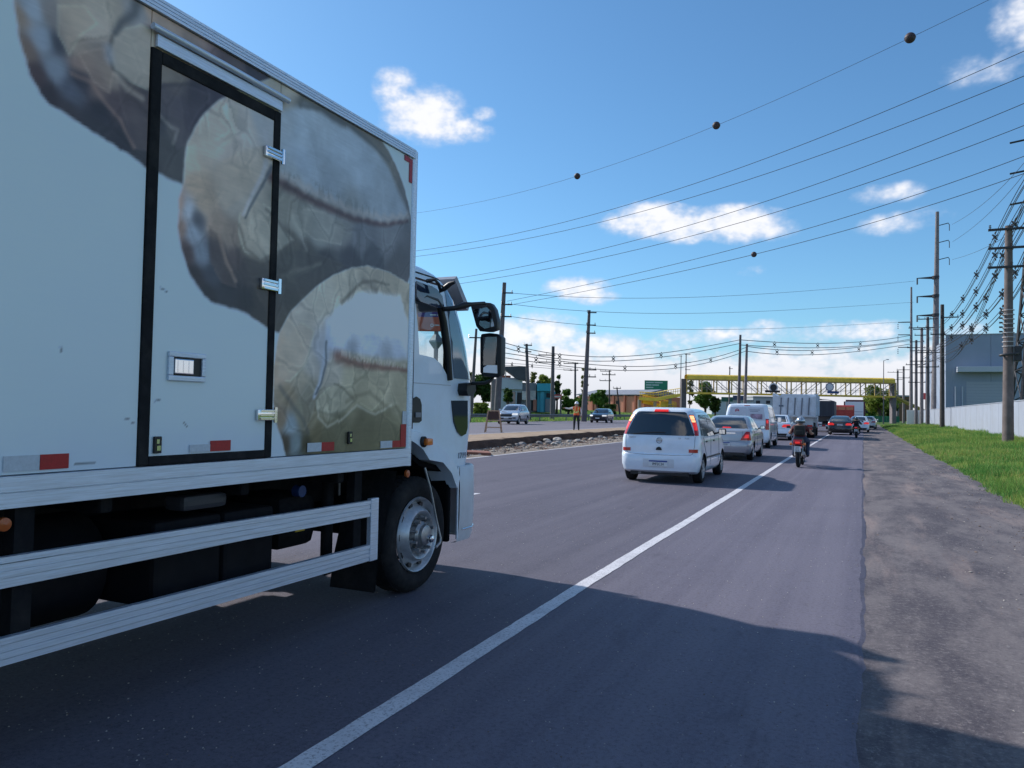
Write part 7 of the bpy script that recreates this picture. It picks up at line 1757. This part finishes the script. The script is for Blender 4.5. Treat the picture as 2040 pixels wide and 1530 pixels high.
# ================================================================== BUILDINGS
def facade_root(name, label, x0, x1, dist, zbase, cat='building'):
    p0 = AD(x0, 815, dist); a = math.atan2(CR[1], CR[0]); rt = empty(name, (p0.x, p0.y, zbase), label, cat, rz=a)
    k = dist/FPX
    def bx(nm, xa, ya, xb, yb, d0, d1, m, parent=None, r=.02):
        za = AD(xa, yb, dist).z-zbase; zb_ = AD(xa, ya, dist).z-zbase; za = max(za, -.3)
        b = MB(); b.bbox(((xa-x0)*k, d0, za), ((xb-x0)*k, d1, zb_), r); return b.build(nm, m, parent or rt)
    return rt, bx
M_PLAST = mat('plaster_pale_blue', (.42, .47, .52), .8, var=.08, vs=.7, dirt=((.3, .3, .3), .4, .5)); M_TURQ = mat('turquoise_wall', (.06, .33, .42), .7, var=.08, vs=.8); M_DOORG = mat('dark_opening', (.02, .02, .025), .6); M_GREYW = mat('grey_wall', (.28, .29, .31), .8, var=.1, vs=.6); M_POSTER = mat('poster_white', (.55, .53, .52), .6, var=.25, vs=1.5); M_TERRA = mat('terracotta_roof', (.35, .13, .08), .8, var=.2, vs=3)
rt, bx = facade_root('shop_building', 'pale blue shop with a slanted dark canopy on its roof', 990, 1066, 118, 1.25)
bx('wall', 990, 752, 1040, 820, 0, 9, M_PLAST); bx('parapet', 988, 756, 1040, 775, -.5, -.02, mat('parapet_blue', (.48, .53, .60), .7)); bx('side_wing', 1040.5, 762, 1068, 820, .6, 9, M_GREYW)
bx('door', 1030, 782, 1039, 818, -.1, .02, M_DOORG); bx('window', 1012, 780, 1026, 805, -.1, .02, M_GLASSB); bx('door', 1058, 797, 1068, 818, .5, .62, M_DOORG); bx('corner_post', 1026.5, 778, 1029, 820, -.45, -.1, M_PLAST); bx('poster', 1039.5, 779, 1050, 797, -.3, .0, M_POSTER); bx('poster', 1056, 778, 1067, 797, .3, .5, M_POSTER)
bx('tiled_eave', 988, 747, 1016, 756, 1, 3, M_TERRA)
k = 118/FPX; zz = lambda y: AD(1020, y, 118).z-1.25
b = MB(); pts = [((x-990)*k, zz(y)) for x, y in ((1001, 731), (1049, 730), (1049, 757), (1033, 757), (1003, 736))]; b.prism([pts[i] for i in (0, 4, 3, 2, 1)], 'Y', -1.2, 3.5); b.build('slanted_canopy', mat('canopy_dark', (.06, .065, .08), .6, var=.2, vs=1), rt)
for x in (1006, 1030, 1046): b = MB(); b.tube([((x-990)*k, .5, zz(760)), ((x-990)*k, .5, zz(738))], .07, 6); b.build('canopy_strut', M_STEEL, rt)
rt, bx = facade_root('shop_building', 'turquoise shop with a deep fascia beside the dark pole', 1069, 1106, 118, 1.25)
bx('fascia', 1069, 764, 1100, 779, -.8, 5, mat('fascia_turquoise', (.04, .36, .46), .6)); bx('wall', 1070, 779.5, 1106, 821, 0, 6, M_TURQ); bx('window', 1088, 783, 1098, 792, -.1, .03, M_DOORG); bx('door', 1086, 795, 1100, 820, -.1, .03, M_GREYW); bx('pillar', 1076, 780, 1083, 821, -.6, -.1, M_TURQ); bx('side_pillar', 1062, 796, 1069, 819, .2, 3, mat('salmon_wall', (.45, .2, .14), .8))
board('shop_sign', 'small red and white sign right of the turquoise shop', 1103, 786, 1119, 794, 112, mat('sign_red', (.45, .08, .08), .5), posts=(.15, .9), lines=((.1, .85, .3, .35),), lm=M_POSTER)
# brick warehouse
M_BRICK = None
def brick_mat():
    m, nt, N, L_, b = nodes_mat('brickwork'); tc = N.new('ShaderNodeTexCoord'); mp = N.new('ShaderNodeMapping'); L_.new(tc.outputs['Object'], mp.inputs[0]); mp.inputs['Rotation'].default_value = (R(90), 0, 0)
    br = N.new('ShaderNodeTexBrick'); br.inputs['Scale'].default_value = 2.2; br.inputs['Color1'].default_value = (.72, .25, .14, 1); br.inputs['Color2'].default_value = (.62, .20, .11, 1); br.inputs['Mortar'].default_value = (.6, .4, .32, 1); br.inputs['Mortar Size'].default_value = .02
    L_.new(mp.outputs[0], br.inputs['Vector']); n = n_noise(N, L_, tc.outputs['Object'], .5, 6, .6); c = n_mix(N, L_, n_ramp(N, L_, n, .4, .7, 0, .5), br.outputs['Color'], (.75, .33, .22)); L_.new(c, b.inputs['Base Color']); b.inputs['Roughness'].default_value = .9; return m
M_BRICK = brick_mat()
rt, bx = facade_root('brick_warehouse', 'long orange brick warehouse with a low grey roof left of the footbridge', 1150, 1345, 190, .6)
rt.rotation_euler.z -= R(48); rt.scale = (.85, 1, 1)
bx('wall', 1150, 789, 1345, 831, 0, 14, M_BRICK)
for x in (1162, 1198, 1231, 1260, 1292, 1322): bx('pilaster', x, 790, x+4, 831, -.35, -.01, mat('brick_dark', (.40, .14, .09), .9))
zt2 = AD(1240, 789, 190).z-.6; k = 190/FPX
for j in range(12):
    b = MB(); xa, xb = (195*j/12)*k-.2, (195*(j+1)/12)*k-.28; b.prism([(-.4, zt2), (14.4, zt2), (14.4, zt2+.2), (7, zt2+1.5), (-.4, zt2+.2)], 'X', xa, xb); b.build('roof_sheet', mat('roof_grey', (.25, .26, .29), .6, var=.15, vs=1), rt)
for x in (1206, 1268): bx('window', x, 800, x+9, 806, -.08, .03, M_DOORG)
# low pale buildings far behind the footbridge
for nm, lab, x0, y0, x1, y1, d, m_ in (('far_building', 'low white building far beyond the footbridge left of the dump truck', 1418, 798, 1500, 826, 270, mat('far_white', (.5, .52, .56), .8)), ('far_building', 'pale grey shed far beyond the footbridge behind the dump truck', 1500, 792, 1560, 828, 290, mat('far_grey', (.4, .42, .46), .8)), ('far_building', 'small pale building beneath the right end of the footbridge', 1722, 822, 1762, 838, 260, mat('far_cream', (.55, .52, .48), .8)), ('far_building', 'rust brown shed behind the right-hand poles', 1782, 790, 1815, 838, 230, mat('far_brown', (.16, .09, .05), .8))):
    rt, bx = facade_root(nm, lab, x0, x1, d, .0); bx('wall', x0, y0, x1, 845, 0, 12, m_); bx('roof', x0-1, y0-3, x1+1, y0, -.5, 12.5, M_GREYW)
    for j in range(3): xx = x0+(x1-x0)*(j+.5)/3; bx('window', xx-4, y0+6, xx+4, y0+12, -.1, .03, M_DOORG)
b = MB(); rt = empty('green_fence', (0, 0, 0), 'green mesh fence below the tree at the bridge end', 'fence')
rt.location = AD(1724, 838, 170); rt.location.z = 0; rt.rotation_euler = (0, 0, math.atan2(CR[1], CR[0]))
for j in range(8): b = MB(); b.box((j*.95, 0, .2), (j*.95+.9, .05, 1.6)); b.build('fence_panel', mat('fence_green', (.02, .2, .12), .6), rt)
board('sign_board', 'small red panel seen between the right-hand poles', 1838, 783, 1854, 796, 135, mat('panel_red', (.5, .06, .06), .5), posts=(.5,))
# ---- boundary wall of panels
def wall():
    rt = empty('boundary_wall', (9.0, 80, 0), 'pale blue-grey concrete wall behind the grass and poles', 'wall'); M_WALL = mat('wall_pale', (.33, .36, .43), .8, var=.06, vs=.5, dirt=((.26, .25, .24), .35, .6))
    y = 34.0
    while y < 148:
        b = MB(); b.bbox((0, y-80, -.2), (.16, y+3.96-80, 2.62+.02*nz(1, y, 1, 2)), .012); b.build('wall_panel', M_WALL, rt); y += 4
    b = MB(); b.box((-.03, 34-80, 2.645), (.19, 148-80, 2.70)); b.build('coping', M_WALL, rt)
    b = MB(); b.bbox((-2.2, 68.2, -.2), (.16, 68.5, 2.7), .02); b.build('end_panel', mat('wall_white', (.7, .7, .7), .8), rt)
wall()
# ---- warehouse
def warehouse():
    p = AX(1884, 668, 10.6); Y = p.y; H = p.z; rt = empty('warehouse', (10.6, Y, 0), 'large blue-grey warehouse with a roller door behind the wall', 'building'); M_WH = mat('warehouse_grey', (.29, .34, .43), .7, var=.05, vs=.4)
    n = 12; W_ = 66
    for j in range(n): b = MB(); b.bbox((W_*j/n, 0, 0), (W_*(j+1)/n-.03, .3, H), .01); b.build('cladding_panel', M_WH, rt)
    b = MB(); b.box((0, .3, 0), (W_, 40, H-.3)); b.build('hall', M_WH, rt); b = MB(); b.box((-.1, -.1, H), (W_, .35, H+.12)); b.build('roof_trim', mat('trim_pale', (.4, .44, .5), .6), rt)
    f = lambda x, y: AY(x, y, Y)
    a = f(1905, 742); c = f(2020, 735); b = MB(); b.bbox((a.x-10.6, -1.6, a.z-.0), (c.x-10.6, 0, a.z+.75), .03); b.build('canopy', mat('canopy_pale', (.5, .54, .6), .6), rt)
    a = f(1925, 806); c = f(1999, 760)
    for j in range(8): z0 = a.z+(c.z-a.z)*j/8; b = MB(); b.bbox((a.x-10.6, -.06, z0), (c.x-10.6, -.005, z0+(c.z-a.z)/8-.04), .01); b.build('door_slat', mat('door_pale', (.38, .42, .49), .6), rt)
    for x in (1903, 1917): q = f(x, 800); b = MB(); b.cyl((q.x-10.6, -.2, 0), (q.x-10.6, -.2, f(x, 770).z), .08, n=8); b.build('downpipe', MATS['canopy_pale'], rt)
warehouse()
# ---- lattice tower at the right edge
def tower():
    c = AD(2088, 830, 72); rt = empty('lattice_tower', (c.x, c.y, 0), 'dark lattice pylon cut off by the right edge of the picture', 'pylon'); H = 34; w0, w1 = 2.7, .4
    def cn(z, i): w = w0+(w1-w0)*z/H; return Vector((w*(-1, 1, 1, -1)[i], w*(-1, -1, 1, 1)[i], z))
    zs = [0, 3.2, 6.2, 9, 11.6, 14, 16.2, 18.2, 20, 21.8, 23.5, 25.2, 27, 30, 34]
    for i in range(4):
        b = MB(); b.tube([cn(0, i), cn(H, i)], [.16, .10], 5); b.build('leg', M_IRON, rt)
        for z0, z1 in zip(zs[:-1], zs[1:]):
            b = MB(); b.tube([cn(z0, i), cn(z1, (i+1) % 4)], .06, 4); b.build('brace', M_IRON, rt); b = MB(); b.tube([cn(z0, (i+1) % 4), cn(z1, i)], .06, 4); b.build('brace', M_IRON, rt)
            b = MB(); b.tube([cn(z1, i), cn(z1, (i+1) % 4)], .05, 4); b.build('tie', M_IRON, rt)
    for z in (22, 25, 28): b = MB(); b.tube([(-3, 0, z+.1), (0, 0, z+.5), (3, 0, z+.1)], .1, 5); b.build('crossarm', M_IRON, rt)
tower()
# ================================================================== TREES AND BUSHES
def leaf_cloud(blobs, n, size, c0, c1, seed, flat=.75):
    r = np.random.default_rng(seed); B = np.array(blobs, float); w = B[:, 3]**2; w /= w.sum(); k = r.choice(len(B), n, p=w)
    d = r.normal(size=(n, 3)); d /= np.linalg.norm(d, axis=1)[:, None]; rad = (r.random(n)**.45)*(1+.18*r.normal(size=n))
    P0 = B[k, :3]+d*rad[:, None]*B[k, 3][:, None]*np.array([1, 1, flat])
    u = r.normal(size=(n, 3)); u /= np.linalg.norm(u, axis=1)[:, None]; v = np.cross(u, r.normal(size=(n, 3))); v /= np.linalg.norm(v, axis=1)[:, None]
    s_ = size*(.6+.8*r.random(n))[:, None]; T = np.stack([P0-u*s_*.5, P0+u*s_*.5, P0+v*s_], 1)
    t = np.clip(.5+.5*r.normal(size=n)*.6+.25*(np.arange(len(B)) % 3-1)[k], 0, 1)[:, None]; c = np.array(c0)*(1-t)+np.array(c1)*t
    return T, c
GREENS = {'dark': ((.02, .055, .014), (.075, .13, .03)), 'mid': ((.05, .12, .02), (.15, .25, .045)), 'light': ((.11, .18, .03), (.32, .36, .07)), 'olive': ((.08, .10, .03), (.24, .24, .07))}
def tree(label, x, ytop, ybase, dist, wpx, tone, n=2600, leaf=.34, seed=1, trunk=.2, zb=None, slim=1.0, cat='tree', bare=.0, name='tree'):
    base = AD(x, ybase, dist); zb = (zleft(base.x)-.05 if base.x < -31 else .0) if zb is None else zb; top = AD(x, ytop, dist).z; H = max(1.0, top-zb); w = wpx/FPX*dist/2
    rt = empty(name, (base.x, base.y, zb), label, cat); rr = random.Random(seed)
    blobs = []; h0 = H*(.18 if cat != 'tree' else .30)
    m = 14
    for k in range(m):
        t = rr.random(); z = h0+(H-h0)*(.12+.80*t); ww = w*math.sin(math.pi*(.18+.70*t))**.7*slim; a = rr.random()*6.283; q = rr.random()**.5
        blobs.append((ww*.72*q*math.cos(a), ww*.72*q*math.sin(a), z, max(.25, w*rr.uniform(.26, .46))))
    T, c = leaf_cloud(blobs, n, leaf, *GREENS[tone], seed); T[:, :, 2] = np.clip(T[:, :, 2], .02, H*1.04)
    o = tri_mesh('crown', T, c, M_GRASS); o.parent = rt
    b = MB(); b.tube([(0, 0, -.1), (.05*w, 0, H*.3), (-.04*w, .03*w, H*.55), (0, 0, H*.8)], [trunk, trunk*.8, trunk*.5, trunk*.15], 8)
    for k in range(6):
        bl = blobs[k]; b.tube([(0, 0, H*(.22+.05*k)), (bl[0]*.5, bl[1]*.5, (H*.3+bl[2])*.5), bl[:3]], [trunk*.45, trunk*.3, trunk*.1], 6)
    b.build('trunk', mat('bark', (.07, .05, .038), .9, var=.3, vs=4), rt, smooth=60)
    return rt
TL = 'dark evergreen tree behind the truck mirrors, '
tree(TL+'left of the slim pole', 930, 742, 828, 98, 34, 'dark', 3200, .42, 1)
tree(TL+'between the slim pole and the stout poles', 962, 748, 830, 100, 48, 'dark', 4200, .42, 2)
tree('small dark tree against the pale blue shop wall', 1011, 773, 822, 112, 20, 'dark', 1800, .28, 3)
tree('bright green bush at the left roadside below the evergreens', 958, 803, 832, 90, 36, 'light', 1500, .26, 4, cat='bush', name='bush')
tree('light green tree rising above the turquoise shop', 1084, 744, 820, 128, 36, 'light', 3000, .36, 5)
tree('wispy pale tree between the dark canopy and the turquoise shop', 1064, 738, 820, 126, 26, 'olive', 900, .30, 6, .14)
tree('dark thin tree right of the turquoise shop', 1109, 745, 822, 122, 20, 'dark', 1800, .32, 7, slim=.8)
tree('green leafy bush behind the road worker', 1132, 776, 826, 116, 38, 'mid', 2600, .32, 8, cat='bush', name='bush')
tree('rounded green bush between the worker and the tall tapering pole', 1156, 784, 828, 118, 30, 'mid', 2200, .32, 9, cat='bush', name='bush')
tree('creeper-covered bush in front of the brick warehouse left end', 1190, 778, 826, 150, 48, 'mid', 2800, .40, 10, cat='bush', name='bush')
tree('dark low bush under the leaning short pole', 1214, 806, 832, 110, 36, 'dark', 1800, .28, 11, cat='bush', name='bush')
tree('slender tall tree with tufted branches behind the tapering pole', 1163, 730, 824, 150, 15, 'olive', 700, .36, 12, .22)
tree('tall tree with dark crown under the left end of the footbridge', 1404, 762, 852, 178, 46, 'mid', 4200, .5, 13, .3)
tree('darker tree beside it under the left end of the footbridge', 1424, 790, 852, 182, 30, 'dark', 2600, .5, 14, .25)
tree('small palm-like tree seen through the footbridge left trusses', 1373, 756, 850, 185, 18, 'olive', 700, .45, 15, .14)
tree('broad spreading tree under the right end of the footbridge', 1752, 768, 846, 190, 66, 'light', 5200, .5, 16, .35)
tree('dark green tree below the right end of the footbridge', 1766, 800, 846, 196, 52, 'dark', 3800, .5, 17, .3)
tree('far green tree behind the bus', 1735, 806, 846, 230, 44, 'mid', 2400, .6, 18, .3)
for i, (x, w_, y0) in enumerate(((1440, 46, 806), (1478, 40, 808), (1520, 50, 803))):
    tree(['far green tree left of the panel van roof', 'far green tree between the two footbridge poles and the van', 'far green tree left of the grey dump truck'][i], x, y0, 838, 320, w_, 'mid', 1500, .9, 30+i, .3)
